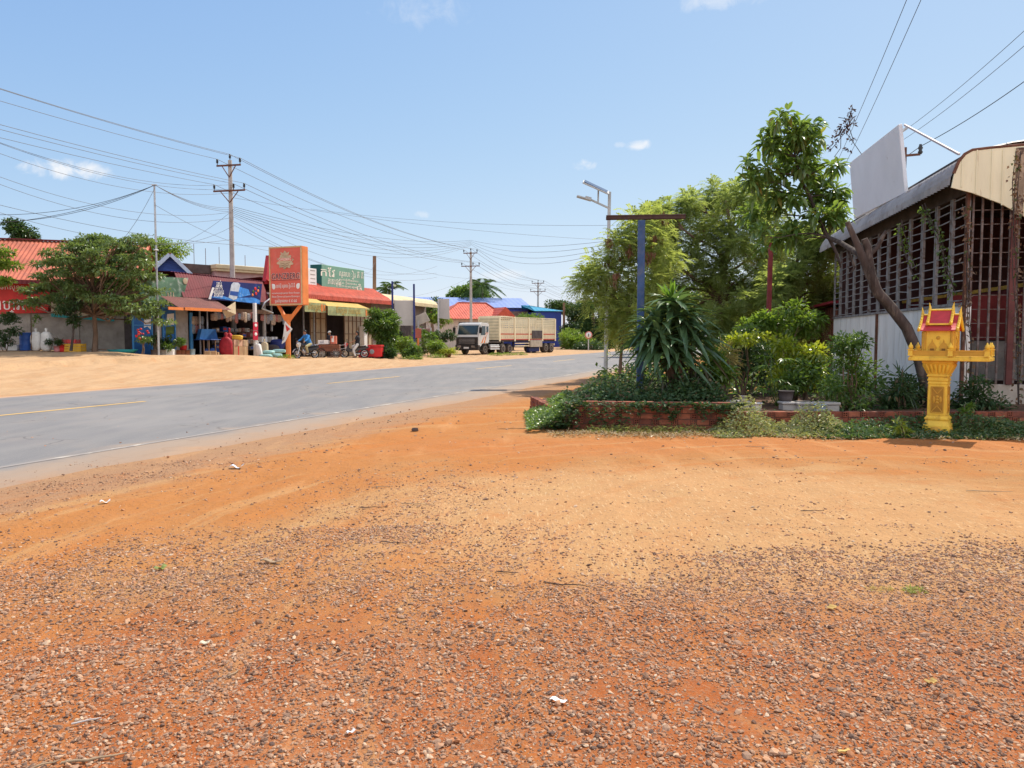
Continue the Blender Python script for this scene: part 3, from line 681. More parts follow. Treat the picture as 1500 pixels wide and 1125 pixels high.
# ================================================================ red roofed house on the left
FH = frame_px(-70, 40.5, 205, 43.5)
x0 = FH.loc(-70, 494)[0]; x1 = FH.loc(205, 494)[0]
t = thing('roadside_house', 'long grey walled house with an orange red metal roof behind the umbrella shaped tree', 'house', FH.o, FH.rz)
zs = FH.loc(60, 459)[1]; ze = FH.loc(60, 411, -.9)[1]; zr = FH.loc(60, 353, 5.)[1]
mb = MB().box(x0, x1, 0, .18, 0, zs); mb.box(x0, x0+.18, .18, 9, 0, zs); mb.box(x1-.18, x1, .18, 9, 0, zs); mb.box(x0, x1, 9, 9.18, 0, zs)
for px in (42, 113): lx = FH.loc(px, 480)[0]; mb.box(lx-.1, lx+.1, -.05, 0, 0, zs)
mb.build('wall', CONC, t, .01)
MB().box(x0+.02, x1-.02, .02, .12, zs+.003, ze+.25).build('upper_wall', BURG, t)
r_ = MB(); r_.sheet([(-.9, ze), (5., zr)], x0-.3, x1+.2, .22, .022); r_.sheet([(5., zr), (10.5, ze+.1)], x0-.3, x1+.2, .22, .022)
ro = r_.build('roof', ROOF_O, t); MB().box(x0-.3, x1+.2, 4.8, 5.2, zr+.02, zr+.08).build('ridge_cap', BURG, ro)
MB().box(x0-.3, x1+.2, -.93, -.89, ze-.2, ze+.02).build('fascia', BURG, t)
a, b_ = FH.loc(181, 442)[0], FH.loc(192, 442)[0]
MB().box(a, b_, -.06, 0, 0, FH.loc(185, 440)[1]).build('door', DARK, t, .01)
t = thing('advertising_banner', 'red banner with white lettering hung under the eaves at the left edge', 'banner', FH.o, FH.rz)
MB().prism(poly(FH, [(-40, 414), (74, 414), (70, 458), (-40, 461)], -.15), -.15, -.11).build('panel', REDB, t)
banner_text(t, FH, [('ទឹកសុទ្ធ', 18, 421, .35, 1.1), ('កាហ្វេ', 10, 447, .8, 1.6), ('ត្រជាក់ គ្រប់មុខ', 50, 441, .22, 1.0)], LETT, -.155)
t = thing('advertising_banner', 'pale banner with a teal wavy border on the grey wall behind the tree trunks', 'banner', FH.o, FH.rz)
MB().prism(poly(FH, [(75, 432), (169, 432), (167, 471), (75, 464)], -.13), -.13, -.1).build('panel', mat('beige_banner', (.50, .42, .30), .6, .2, .9, c2=(.62, .6, .55)), t)
mb = MB(); mb.prism(poly(FH, [(75, 459), (110, 463), (140, 463), (168, 467), (167, 471), (75, 464)], -.136), -.136, -.131)
mb.build('border', TEAL, t)
for px in (152, 158, 164): MB().prism(poly(FH, [(px-2, 452), (px+2, 452), (px+2, 466), (px-2, 465)], -.138), -.138, -.132).build('bottle_picture', BEIGE, t)
# drums, bags and crates along the house wall
def drum(label, px, Y, r, h, m):
    mb = MB(); pr = [(r*.97, 0), (r, .03)]
    for k in (.33, .66): pr += [(r, h*k-.03), (r*1.04, h*k), (r, h*k+.03)]
    pr += [(r, h-.03), (r*1.03, h-.02), (r*1.03, h), (r*.95, h), (r*.95, h-.05)]
    mb.lathe(pr, 20); o = mb.build('plastic_drum', m); o.location = G(px, Y); return tag(o, label, 'drum')
drum('blue plastic drum standing by the grey wall', 38, 38.6, .29, .9, BLUP)
sack('tall white woven sack next to the blue drum', 53, 38.4, .5, .4, 1.0, PLAST, seed=2, name='woven_sack')
sack('tall white woven sack on the right of its twin, in front of the wall', 68, 38.4, .52, .4, 1.02, PLAST, seed=5, name='woven_sack')
carton('low white foam box on the ground left of the blue drum', 20, 38.6, .5, .35, .28, WHITE, name='foam_box', tm=WHITE)
mb = MB(); mb.tube([(0, 0, 0), (0, 0, .55)], .07, 10); mb.ball((0, 0, .55), .075); o = mb.build('white_bollard', WHITE); o.location = G(11, 38.6); tag(o, 'short white post with a rounded top at the far left', 'bollard')
def crate(label, px, Y, w, d, h, m, dz=0., rz=0., group=None):
    t = MB(); T = .015
    t.box(-w/2, w/2, -d/2, d/2, 0, T)
    for k in range(3):
        z0 = .03+k*(h-.03)/3; z1 = z0+(h-.03)/3-.02
        t.box(-w/2, w/2, -d/2, -d/2+T, z0, z1); t.box(-w/2, w/2, d/2-T, d/2, z0, z1); t.box(-w/2, -w/2+T, -d/2, d/2, z0, z1); t.box(w/2-T, w/2, -d/2, d/2, z0, z1)
    for sx in (-1, 0, 1):
        for sy in (-1, 1): t.cbox((sx*(w/2-.02), sy*(d/2-.004), h/2), (.035, .024, h))
    o = t.build('bottle_crate', m); o.location = G(px, Y, dz); o.rotation_euler = (0, 0, rz); return tag(o, label, 'crate', group)
crate('yellow plastic crate on the ground with a red crate on top', 108, 38.4, .95, .5, .42, YELP)
crate('red plastic crate standing on the yellow one', 104, 38.5, .7, .42, .2, REDP, dz=.425)
tub('red bucket with a handle beside the yellow crate', 'bucket', 'bucket', 92, 38.3, .22, .36, REDP)
tub('small pink flower pot left of the red bucket', 'flower_pot', 'pot', 84, 38.2, .18, .28, mat('pink_pot', (.5, .2, .2), .7))
p = G(84, 38.2, .25); bush('potted_plant', 'dark green plant growing in the small pink pot', 'plant', p, [(0, 0, .35, .5, .4, .35)], 500, .12, .05, L_DARK, per=4, sub=.15)
# shallow teal trough and plank
t = thing('paddling_trough', 'long shallow teal plastic trough lying under the tree', 'trough', G(179, 39.2), 0)
mb = MB()
V_ = []; n_ = 28
prof = [(.75, 0), (.9, .10), (1., .17), (1.03, .19), (.97, .19), (.85, .06)]
for r_, z in prof:
    for j in range(n_): a = 2*math.pi*j/n_; V_.append((math.copysign(abs(math.cos(a))**.6, math.cos(a))*r_*.72, math.copysign(abs(math.sin(a))**.6, math.sin(a))*r_*.4, z))
mb.add(V_, [(i*n_+j, i*n_+(j+1) % n_, (i+1)*n_+(j+1) % n_, (i+1)*n_+j) for i in range(5) for j in range(n_)]+[tuple(range(n_))[::-1], tuple(range(5*n_, 6*n_))], True)
mb.build('basin', TEAL, t)
mb = MB(); mb.box(-.6, .6, -.12, .12, .14, .18); mb.box(-.5, -.42, -.1, .1, 0, .14); mb.box(.42, .5, -.1, .1, 0, .14)
o = mb.build('low_bench', WOOD); o.location = G(151, 39.3); tag(o, 'low brown wooden bench beside the right tree trunk', 'bench')
# ---------------------------------------------------------------- trees in front of the house
base = G(138, 38.9)
L_TIER = leafmat('tier_leaf', (.085, .14, .05), (.18, .25, .09), .35, .03)
um = []
for y_, a_, b_ in ((347, 112, 165), (346, 190, 210), (361, 80, 215), (380, 56, 222), (399, 66, 226), (418, 40, 230), (437, 30, 228), (450, 170, 230), (463, 186, 234), (354, 110, 190), (371, 86, 196), (390, 84, 208), (409, 80, 210), (428, 76, 206), (444, 100, 180)):
    n_ = max(2, int((b_-a_)/17))
    for k in range(n_+1): q = 2*k/n_-1; um.append((a_+(b_-a_)*k/n_+rng.uniform(-4, 4), y_+rng.uniform(-2, 2)+7*q*q, rng.uniform(14, 22), 1.6))
tr = [tuple(W(x, y, 38.9)-base) for x, y in ((139, 516), (140, 490), (138, 462), (136, 430), (134, 400), (132, 365), (131, 348))]
tree('umbrella_tree', 'wide tree of layered dark green tiers in front of the red roofed house', 'tree', base, tr, pxclumps(um, 38.9, base, 1.9), L_TIER, 19000, .21, .10, .13, BARK, per=4, sub=.36, start=.35, droop=.25, flat=.3, up=.05, sag=.02, twigs=2)
base = G(104, 37.8); tr = [tuple(W(x, y, 37.8)-base) for x, y in ((104, 514), (107, 492), (108, 470), (112, 448))]
tree('young_tree', 'thin young tree leaning beside the wide layered tree', 'tree', base, tr, pxclumps([(100, 448, 18, 10), (118, 440, 22, 10), (108, 468, 8, 10), (92, 455, 12, 6)], 37.8, base, .3), L_DARK, 900, .2, .08, .06, BARKD, per=5, sub=.25)
base = G(46, 38.2); tr = [tuple(W(x, y, 38.2)-base) for x, y in ((46, 512), (46, 480), (46, 452))]
tree('sapling', 'thin sapling with few leaves against the grey wall above the blue drum', 'tree', base, tr, pxclumps([(44, 450, 7, 6), (52, 468, 7, 7)], 38.2, base, .1), L_MID, 120, .18, .08, .025, BARK, per=3, sub=.15, twigs=2)
base = G(-45, 36); tr = [tuple(W(x, y, 36)-base) for x, y in ((-45, 514), (-43, 460), (-40, 410), (-35, 380))]
tree('umbrella_tree', 'tree reaching in from the left edge with flat sprays of light green leaves', 'tree', base, tr, pxclumps([(8, 372, 24, 5), (-20, 366, 30, 6), (2, 386, 20, 4), (-30, 390, 40, 10), (-5, 412, 14, 4), (-40, 375, 30, 8)], 36, base, .6), L_LITE, 2600, .22, .1, .12, per=6, sub=.4, flat=.35, up=.1, droop=.15)
p = G(6, 37.6); bush('dark_shrub', 'dense dark green shrub at the far left below the red banner', 'shrub', p, pxclumps([(5, 472, 24, 16), (12, 490, 18, 14), (-10, 488, 22, 20)], 37.6, p, .2), 2600, .13, .07, L_DARK, sub=.28)
base = G(28, 70); tr = [(0, 0, 0), (0, 0, 4), (0, 0, 8)]
tree('roof_top_tree', 'round dark tree showing above the orange red roof', 'tree', base, tr, pxclumps([(25, 330, 11, 10), (33, 345, 15, 10), (45, 352, 16, 6), (24, 345, 10, 12)], 70, base, .4), L_DARK, 3500, .3, .17, .2, per=6, sub=.6)
base = G(232, 78); tree('far_tree', 'light green tree top between the layered tree and the blue gable', 'tree', base, [(0, 0, 0), (0, 0, 5), (0, 0, 9)], pxclumps([(235, 360, 22, 10), (260, 372, 16, 9), (228, 375, 20, 12)], 78, base, .4), L_LITE, 3000, .3, .15, .2, per=6, sub=.8)
# slim steel pole
def steel_pole(px, Y, ztop_px, label, r=.055, name='steel_pole'):
    p = G(px, Y); h = W(px, ztop_px, Y).z-p.z; top = W(px-6, ztop_px, Y)
    t = thing(name, label, 'pole', p); e = Vector((top.x-p.x, 0, h))
    MB().tube([(0, 0, -.3), e*.5, e], [r, r*.95, r*.85], 10).build('shaft', STEEL, t)
    MB().box(e.x-.12, e.x+.12, -.05, .05, h-.06, h).build('cable_bracket', STEEL, t)
    mb = MB(); mb.torus(tuple(e*.62), (0, 0, 1), r+.03, .03); mb.build('clamp', WHITE, t)
    return p+e
SP = steel_pole(232, 38.5, 270, 'slim grey steel pole with cables tied to its top beside the layered tree')
# ================================================================ burgundy general shop
FS = frame_px(232, 41.5, 392, 50.)
def X1(px, py=494, dy=0.): return FS.loc(px, py, dy)[0]
def Z1(px, py, dy=0.): return FS.loc(px, py, dy)[1]
fg = lambda lx, ly: FS.gz(lx, ly)
xa, xb = X1(256), X1(391); zt = Z1(330, 407); zb = Z1(300, 437, -.6)
t = thing('general_shop', 'open fronted general shop with a burgundy sheet facade and a brown awning', 'shop', FS.o, FS.rz)
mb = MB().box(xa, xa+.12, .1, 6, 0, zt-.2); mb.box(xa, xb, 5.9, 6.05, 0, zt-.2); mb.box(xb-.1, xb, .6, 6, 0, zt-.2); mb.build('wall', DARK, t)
lx = X1(257); lx2 = X1(275); MB().box(lx, lx2, -.05, .1, 0, Z1(265, 452)).build('wall_pier', CONC, t, .01)
mb = MB(); mb.sheet([(-.05, zt), (-.62, zb)], X1(268, 437, -.6), X1(385), .2, .012, per=4); mb.build('upper_sheet', BURG, t)
mb = MB(); mb.sheet([(-.08, zt+.03), (6.2, zt+.35)], xa-.3, xb+.1, .22, .02); mb.build('roof', BURG, t)
za = Z1(290, 452, -1.9)
mb = MB(); mb.sheet([(-.63, zb-.02), (-1.9, za)], X1(250, 445, -1.3), X1(328, 445, -1.3), .2, .015)
aw = mb.build('awning', ROOF_B, t); mb = MB()
mb.box(X1(246, 450, -1.9), X1(268, 450, -1.9), -1.94, -1.9, za-.13, za+.02); mb.box(X1(270, 450, -1.9), X1(324, 450, -1.9), -1.96, -1.91, za-.12, za+.04); mb.build('awning_edge', ORANGE, aw)
mb = MB(); q = [X1(326, 445, -1.8), X1(349, 445, -1.2)]
mb.add([(q[0], -1.85, za+.02), (q[1], -1.0, zb-.1), (q[1]-.1, -1.1, zb-.85), (q[0]-.05, -1.85, za-.15), ((q[0]+q[1])/2, -1.2, za-.45)], [(0, 1, 2, 4), (0, 4, 3)]); mb.build('hanging_sheet', BEISA, aw)
for px in (287, 298): lx = X1(px); MB().bar((lx, -.3, 0), (lx, -.3, zb), .07).build('post', STEEL, t)
lx = X1(277); MB().box(lx, lx+.18, -.12, -.02, 0, Z1(278, 458)).build('door_frame', BLUEL, t)
mb = MB(); lx = X1(374, 494, -1.2); mb.box(lx-.09, lx+.09, -1.29, -1.11, 0, Z1(374, 444, -1.2)); mb.build('pillar', WHITE, t, .012)
mb = MB(); pts = [(X1(400, 470, -1.2), -1.2, Z1(384, 458, -1.2)), (X1(384, 470, -1.2), -1.2, Z1(384, 452, -1.2)), (X1(388, 470, -1.2), -1.2, Z1(384, 443, -1.2)), (X1(398, 470, -1.2), -1.2, Z1(384, 435, -1.2))]; mb.tube(pts, .05, 8); mb.build('gutter_pipe', STEEL, t)
mb = MB(); mb.box(X1(300), X1(391), -.4, -.3, Z1(340, 458, -.4), Z1(340, 452, -.4)); mb.build('beam', WOOD, t)
# banners on the shop
t = thing('beer_banner', 'dark blue beer banner with a silver can, fruit and white lettering on the burgundy shop', 'banner', FS.o, FS.rz); dy = -.95
P_ = lambda pts, d: poly(FS, pts, d)
MB().prism(P_([(313, 411), (384, 416), (381, 446), (348, 442), (306, 438)], dy), dy, dy+.05).build('panel', mat('navy_banner', (.018, .025, .13), .4, .2, 1.5, c2=(.03, .05, .22)), t)
MB().prism(P_([(311, 421), (314, 421), (309, 438.5), (305.5, 438)], dy-.01), dy-.01, dy-.001).build('white_edge', WHITE, t)
can = MB(); can.prism(P_([(339, 417), (342, 413.5), (349, 414), (352, 417), (347, 438), (342, 439.5), (335, 436)], dy-.02), dy-.02, dy-.001); cp = can.build('can_picture', mat('silver_print', (.50, .54, .60), .4, .15, 4), t)
MB().prism(P_([(337.5, 426), (349.5, 427.5), (348, 434), (336.5, 432)], dy-.025), dy-.025, dy-.021).build('can_label', mat('can_blue', (.03, .08, .30), .4, .1), cp)
BW = mat('blue_print', (.05, .22, .60), .4, .3, 3, c2=(.35, .55, .75), c2t=(.55, .75))
MB().prism(P_([(351, 420), (364, 424), (367, 432), (350, 436), (348, 434)], dy-.014), dy-.014, dy-.001).build('wave_picture', BW, t)
MB().prism(P_([(307, 435), (325, 433), (338, 437), (352, 436), (372, 436), (381, 440), (380.7, 445), (348, 441.5)], dy-.011), dy-.011, dy-.001).build('wave_picture', BW, t)
fm = MB()
for k, (px, py, r_) in enumerate(((374, 423, 2.6), (378, 426, 2.2), (371, 427, 2.2), (375, 430, 2.4), (370, 432, 2.), (379, 421, 1.6))):
    lx, lz = FS.loc(px, py, dy); fm.m = k % 3; fm.ball((lx, dy-.005, lz), (r_*.042, .02, r_*.042))
fm.build('fruit_picture', [REDP, ORANGE, L_LITE], t)
banner_text(t, FS, [('រស់', 321, 416.5, .42, .42), ('ជាតិ', 321, 422, .3, .55), ('ពិតប្រាកដ', 321, 428, .36, .75), ('រីករាយ', 320, 432.5, .34, .8)], LETT, dy-.01)
t = thing('green_banner', 'faded green banner with a round emblem and white bottles left of the burgundy sheet', 'banner', FS.o, FS.rz); dy = -.5
MB().prism(P_([(205, 405), (276, 407), (268, 437), (262, 444), (205, 442)], dy), dy, dy+.04).build('panel', mat('faded_green_banner', (.10, .19, .12), .6, .3, 1., c2=(.40, .42, .38), c2t=(.5, .7)), t)
lx, lz = FS.loc(271, 412, dy); mb = MB(); mb.M = Matrix.Translation((lx, dy, lz)) @ Matrix.Rotation(R(90), 4, 'X'); mb.lathe([(.17, -.0), (.17, .02), (.15, .025)], 18); mb.build('emblem', BEIGE, t)
for px in (246, 250, 254): lx, lz = FS.loc(px, 440, dy); mb = MB(); mb.M = Matrix.Translation((lx, dy-.01, lz)); mb.prism([(-.06, -.2), (.06, -.2), (.06, .15), (.025, .3), (.025, .45), (-.025, .45), (-.025, .3), (-.06, .15)], -.012, .005); mb.build('bottle_picture', BEIGE, t)
# blue gate
t = thing('blue_metal_gate', 'blue metal gate with torn posters behind the potted plants', 'gate', FS.o, FS.rz)
for a_, b_ in ((193, 222), (237, 256)):
    xx0, xx1 = X1(a_), X1(b_); zz = Z1(240, 450)
    gp = MB().box(xx0, xx1, -.05, 0, .3, zz).build('leaf_panel', BLUEG, t, .01)
    mb = MB(); mb.bar((xx0+.03, -.07, .3), (xx0+.03, -.07, zz), .06); mb.bar((xx1-.03, -.07, .3), (xx1-.03, -.07, zz), .06); mb.bar((xx0+.06, -.07, zz-.03), (xx1-.06, -.07, zz-.03), .06); mb.bar((xx0+.06, -.07, Z1(240, 477)), (xx1-.06, -.07, Z1(240, 477)), .05); mb.build('frame', BLUEL, gp)
for (q, m_) in (([(245, 460), (255, 459), (255, 476), (244, 475)], WHITE), ([(243, 479), (255, 478), (255, 489), (243, 490)], L_LITE), ([(211, 463), (221, 461), (221, 483), (216, 478), (211, 480)], WHITE)):
    MB().prism(P_(q, -.06), -.062, -.052).build('poster', m_, t)
lx = X1(232); mb = MB(); mb.box(lx-.13, lx+.1, -.12, .06, 0, Z1(232, 468)); mb.build('gate_post', CONC, t, .01)
mb = MB(); mb.box(X1(192), X1(256), -.9, .02, Z1(240, 449), Z1(240, 449)+.05); mb.build('canopy', BLUEG, t)
# goods
def FG(px, dy):  # world depth of a spot in front of / inside the shop
    lx = X1(px, 494, dy); return FS.wpos(lx, dy).y
t = thing('counter_table', 'blue topped counter table standing in the shop mouth', 'table', FS.o, FS.rz); dy = -.6
a_, b_ = X1(291, 490, dy), X1(318, 490, dy); g0 = fg(a_, dy); zt2 = Z1(305, 498, dy)
mb = MB(); mb.box(a_, b_, dy-.35, dy+.35, zt2, zt2+.04); mb.build('table_top', BLUP, t, .008)
MB().prism([(a_, zt2+.04), (b_, zt2+.04), (b_-.15, zt2+.62), (a_+.2, zt2+.62)], dy-.05, dy+.2).build('display_case', mat('blue_tarp', (.02, .10, .27), .6, .2, 3), t)
for lx in (a_+.05, a_+.45, b_-.5, b_-.05): mb = MB(); mb.bar((lx, dy-.3, g0-.05), (lx, dy-.3, zt2-.002), .05); mb.build('leg', WOOD, t)
for k, (px, d_) in enumerate(((303, -.45), (308, -.42), (313, -.45), (317, -.4))):
    t = thing('water_pack', 'pack of blue water bottles stacked under the counter table', 'bottle pack', FS.wpos(X1(px, 494, d_), d_, fg(X1(px), d_)), FS.rz, 'blue bottle packs under the counter')
    mb = MB()
    for i in range(3):
        for j in range(2): mb.lathe([(.045, 0), (.05, .02), (.05, .2), (.02, .27), (.02, .30)], 8, (i*.1-.1, j*.1-.05, 0)); mb.lathe([(.045, .31), (.05, .33), (.05, .5), (.02, .57), (.02, .60)], 8, (i*.1-.1, j*.1-.05, 0))
    mb.build('bottles', BLUP, t); MB().box(-.15, .15, -.1, .1, .305, .31).build('tray', WHITE, t)
carton('open brown carton on the ground in front of the blue counter table', 308, FG(308, -1.6), .6, .4, .38, CARD, rz=.3)
carton('small brown carton right of the open one', 317, FG(317, -1.5), .22, .3, .36, CARD, rz=.2)
sack('tall red sack leaning against the stacked cartons', 331, FG(331, -1.3), .75, .55, 1.35, mat('dark_red_sack', (.34, .02, .03), .65, .2, 4, bump=.4, bscale=12), seed=3, name='red_sack', sq=.85)
sack('slumped red bag behind the tall red sack', 336, FG(336, -.8), .5, .5, 1.6, MATS['dark_red_sack'], seed=7, name='red_sack', sq=.8)
for k, (px, dz, w_) in enumerate(((344, 0, .8), (354.5, 0, .42))): carton('big brown carton at the bottom of the goods pile, ' + ('with a red stripe' if k == 0 else 'right of the striped one'), px, FG(px, -1.1), w_, .5, .72, CARD, dz, FS.rz, tm=(REDP if k == 0 else TAPE))
for k, (px, dz, w_) in enumerate(((344, .725, .75), (355, .725, .45))): carton(('printed carton on top of the striped one', 'plain carton topmost in the pile, near the pillar')[k], px, FG(px, -1.1), w_, .5, .38, mat('printed_carton%d' % k, ((.5, .3, .2), (.40, .27, .17))[k], .7, .3, 5), dz, FS.rz)
sack('yellow plastic wrap lying on the carton pile', 346, FG(346, -1.1), .8, .5, .3, mat('yellow_wrap', (.62, .38, .05), .5, .2, 4), False, dz=1.1, seed=4, name='plastic_wrap', cat='wrap')
tub('pale blue bucket on the ground by the blue door frame', 'bucket', 'bucket', 281, FG(281, -1.0), .16, .4, mat('pale_blue', (.35, .5, .58), .5))
tub('red bowl standing on the planks beside the wall pier', 'bowl', 'bowl', 268, FG(268, -.9), .2, .26, REDP, dz=.3)
for k, px in enumerate((259, 265, 272)): tub(('brown clay pot nearest the blue gate', 'brown clay pot in the middle of three', 'brown clay pot nearest the blue door frame')[k], 'clay_pot', 'pot', px, FG(px, -1.), .2, .3, mat('clay%d' % k, (.22, .09, .05), .8))
carton('white foam box on the ground before the potted plants', 249, FG(249, -1.5), .38, .3, .36, WHITE, tm=WHITE, name='foam_box')
# goods hanging in rows and filling the dark interior
hm = [mat('packet_%d' % i, c, .5, .3, 9, c2=(.5, .46, .42), c2t=(.55, .7)) for i, c in enumerate([(.30, .20, .15), (.40, .30, .22), (.22, .20, .20), (.34, .12, .10), (.22, .26, .30)])]
def packet(px, dy, zt_, h, w_, m, label, group):
    t = thing('snack_packet', label, 'packet', FS.wpos(X1(px, 460, dy), dy, zt_), FS.rz+rng.uniform(-.3, .3), group)
    mb = MB(); lump(mb, (0, 0, -h/2), (w_/2, .06, h/2), rng.uniform(0, 9), .1, 10, 6); mb.build('pouch', m, t)
    mb = MB(); mb.bar((0, 0, -.03), (0, 0, .16), .012); mb.build('string', BLACK, t)
for k in range(15):
    px = 311+k*4.4; packet(px, -.38 if px < 371 else -.5, Z1(px, 457 if k % 3 else 459, -.4), rng.uniform(.35, .7), rng.uniform(.28, .42), hm[k % 5], 'packet hanging in the row along the shop beam', 'hanging packets')
for k in range(9):
    px = 384+k*4; packet(px, -.2, Z1(390, 458, -.2)-.1, rng.uniform(.4, .7), rng.uniform(.3, .4), hm[(k*2+3) % 5], 'reddish packet hanging behind the orange sign post', 'packets behind the sign post')
gm = hm+[WHITE, REDP, BLUP]
for row, (zpx, d_) in enumerate(((486, 1.2), (494, .9), (503, .6), (512, .5))):
    for k in range(13):
        px = 316+k*5.6+rng.uniform(-1, 1)
        if rng.random() < .2: continue
        w_, h_ = rng.uniform(.22, .36), rng.uniform(.18, .34); lx = X1(px, zpx, d_)
        t = thing('goods_box', 'small packaged goods stacked in the dark shop', 'box', FS.wpos(lx, d_, Z1(px, zpx, d_)), FS.rz+rng.uniform(-.2, .2), 'goods stacked inside the shop')
        MB().box(-w_/2, w_/2, -.15, .15, 0, h_).build('box_body', gm[int(rng.integers(0, len(gm)))], t, .01); MB().box(-w_/2+.03, w_/2-.03, -.155, -.151, h_*.3, h_*.75).build('box_label', gm[int(rng.integers(0, len(gm)))], t)
t = thing('goods_shelf', 'dark shelves carrying the goods inside the shop', 'shelf', FS.o, FS.rz)
for zpx, d_ in ((486, 1.2), (494, .9), (503, .6), (512, .5)): MB().box(X1(312, zpx, d_), X1(390, zpx, d_), d_-.2, d_+.2, Z1(350, zpx, d_)-.045, Z1(350, zpx, d_)-.04+.03).build('shelf_board', WOOD, t)
for px in (283, 287, 292, 296):
    for py in (463, 476): packet(px, -.1, Z1(px, py, -.1), .5, .32, hm[(px+py) % 5], 'bag hanging on the display beside the blue door frame', 'bags on the door display')
# sacks around the pillar and sign
sack('slim white sack leaning on the white pillar', 380, FG(379, -1.6), .38, .35, .95, PLAST, seed=1, tilt=-.12, name='rice_sack')
sack('beige sack standing behind the teal sacks', 387, FG(386, -1.2), .45, .4, 1.05, BEISA, seed=2, name='rice_sack')
for k, (px, d_, w_, h_, dz, lb) in enumerate(((389, -2.0, .8, .28, 0, 'pale teal sack lying flat next to the white sack'), (393, -1.8, .75, .24, .26, 'pale teal sack on top of the others near the beige sack'), (403, -1.9, .85, .3, 0, 'pale teal sack lying flat beside the orange sign post'), (408, -1.5, .85, .26, .28, 'bulging teal sack on the pile behind the orange sign post'))):
    sack(lb, px, FG(px, d_), w_, .5, h_, TEASA, False, rz=rng.uniform(-.3, .3), dz=dz, seed=k, name='rice_sack')
for k, (px, d_, dz, m_, lb) in enumerate(((398, -.7, .0, DARK, 'dark bulging sack behind the teal sacks'), (406, -.6, .35, NAVY, 'dark blue sack topmost behind the orange post'))): sack(lb, px, FG(px, d_), .95, .6, .85, m_, False, seed=k+4, dz=dz, name='dark_sack')
for k, (px, lb) in enumerate(((384, 'white goods carton on the counter left of the sign post'), (399, 'white goods carton on the counter behind the sign post'))): carton(lb, px, FG(px, -.1), .55, .4, .35, WHITE, dz=.95, rz=FS.rz, tm=hm[2])
t = thing('pillar_sign', 'narrow red sign with white pictures tied to the white pillar', 'sign', FS.o, FS.rz); dy = -1.33
for q in ([(371, 472), (378, 472), (378, 484), (371, 484)], [(371, 485), (378, 485), (378, 498), (371, 498)]):
    c_ = MB().prism(P_(q, dy), dy, dy+.02).build('panel', mat('crimson', (.5, .02, .05), .5, .1), t)
    (xx0, zz0), (xx1, zz1) = FS.loc(q[0][0]+1.5, q[0][1]+2, dy), FS.loc(q[1][0]-1, q[1][1]+7, dy); mb = MB(); mb.ball(((xx0+xx1)/2, dy-.004, (zz0+zz1)/2), (abs(xx1-xx0)*.45, .012, abs(zz1-zz0)*.5)); mb.build('picture', WHITE, c_)
for k, px in enumerate((226, 238, 246, 252)):
    p = FS.wpos(X1(px, 494, -1.2), -1.2); p.z = float(gz(p.x, p.y)); tub(('dark pot left of the steel pole', 'dark pot holding the leafy plant', 'grey pot before the blue gate', 'dark pot right of the leafy plants')[k], 'flower_pot', 'pot', px, p.y, .2, .32, (DARK, CONC)[k % 2])
    p.z += .25; bush('potted_plant', ('low plant in the pot left of the steel pole', 'bushy green plant in front of the blue gate', 'bright green plant in the grey pot', 'leafy plant nearest the wall pier')[k], 'plant', p, [(0, 0, .45, .55, .45, .5)], 500, .16, .07, (L_DARK, L_MID)[k % 2], per=4, sub=.2)
p = FS.wpos(X1(208, 494, -1.6), -1.6); p.z = float(gz(p.x, p.y)); bush('flowering_plant', 'plant with red flowers in front of the blue gate', 'plant', p, [(0, 0, .9, .35, .3, .35)], 260, .15, .06, L_MID, per=4, sub=.15)
p.z += 1.0; mb = MB()
for _ in range(16): d_ = rdir(1)[0]*.3; mb.ball(tuple(d_), (.07, .07, .05), 6, 4)
o = mb.build('red_blossom', REDP); o['kind'] = 'stuff'; o.parent = bpy.data.objects.get('flowering_plant'); o.location = (0, 0, 1.0)
# ================================================================ buildings behind the shops
def at(px, py, Y): return W(px, py, Y)
FB = Frame(W(196, HZ, 58), W(300, HZ, 60))
t = thing('gabled_house', 'blue gable end with white bargeboards and a reddish roof behind the burgundy shop', 'house', FB.o, FB.rz)
apex = FB.loc(249, 372); le = FB.loc(228, 393); re_ = FB.loc(283, 405); rb = 2*apex[0]-re_[0]
MB().prism([(rb, 0), (re_[0], 0), (re_[0], re_[1]-.1), (apex[0], apex[1]-.12), (rb, re_[1]-.1)], 0, 8).build('wall', mat('blue_boards', (.035, .085, .32), .7, .15, 2, ribs=(2, .18, .5)), t)
mb = MB()
for sx in (-1, 1):
    ex = apex[0]+sx*(re_[0]-apex[0])*1.05; ez = re_[1]-.05
    mb.slab([(apex[0], -.5, apex[1]), (ex, -.5, ez), (ex, 8.3, ez), (apex[0], 8.3, apex[1])], .08*sx)
ro = mb.build('roof', mat('dull_red_roof', (.27, .085, .06), .8, .2, 2, ribs=(1, .25, .5)), t)
mb = MB()
for sx in (-1, 1): mb.bar((apex[0]+sx*.03, -.56, apex[1]-.08), (apex[0]+sx*(re_[0]-apex[0])*1.05, -.56, re_[1]-.12), .06, .26)
mb.build('bargeboard', mat('pale_blue_board', (.45, .55, .68), .6, .08), t)
FP = Frame(W(258, HZ, 60), W(396, HZ, 66))
t = thing('flat_roofed_house', 'pink walled flat roofed house with a cream parapet behind the beer banner', 'house', FP.o, FP.rz)
xl, xm, xr = FP.loc(262, 390)[0], FP.loc(314, 390)[0], FP.loc(470, 400)[0]; zt_ = FP.loc(314, 397)[1]; zp = FP.loc(314, 387)[1]
MB().box(xm+.1, xr, 0, 9, 0, zt_).build('wall', PINK, t); MB().box(xl, xm+.05, .8, 9, 0, zt_-.1).build('side_wall', PINK, t)
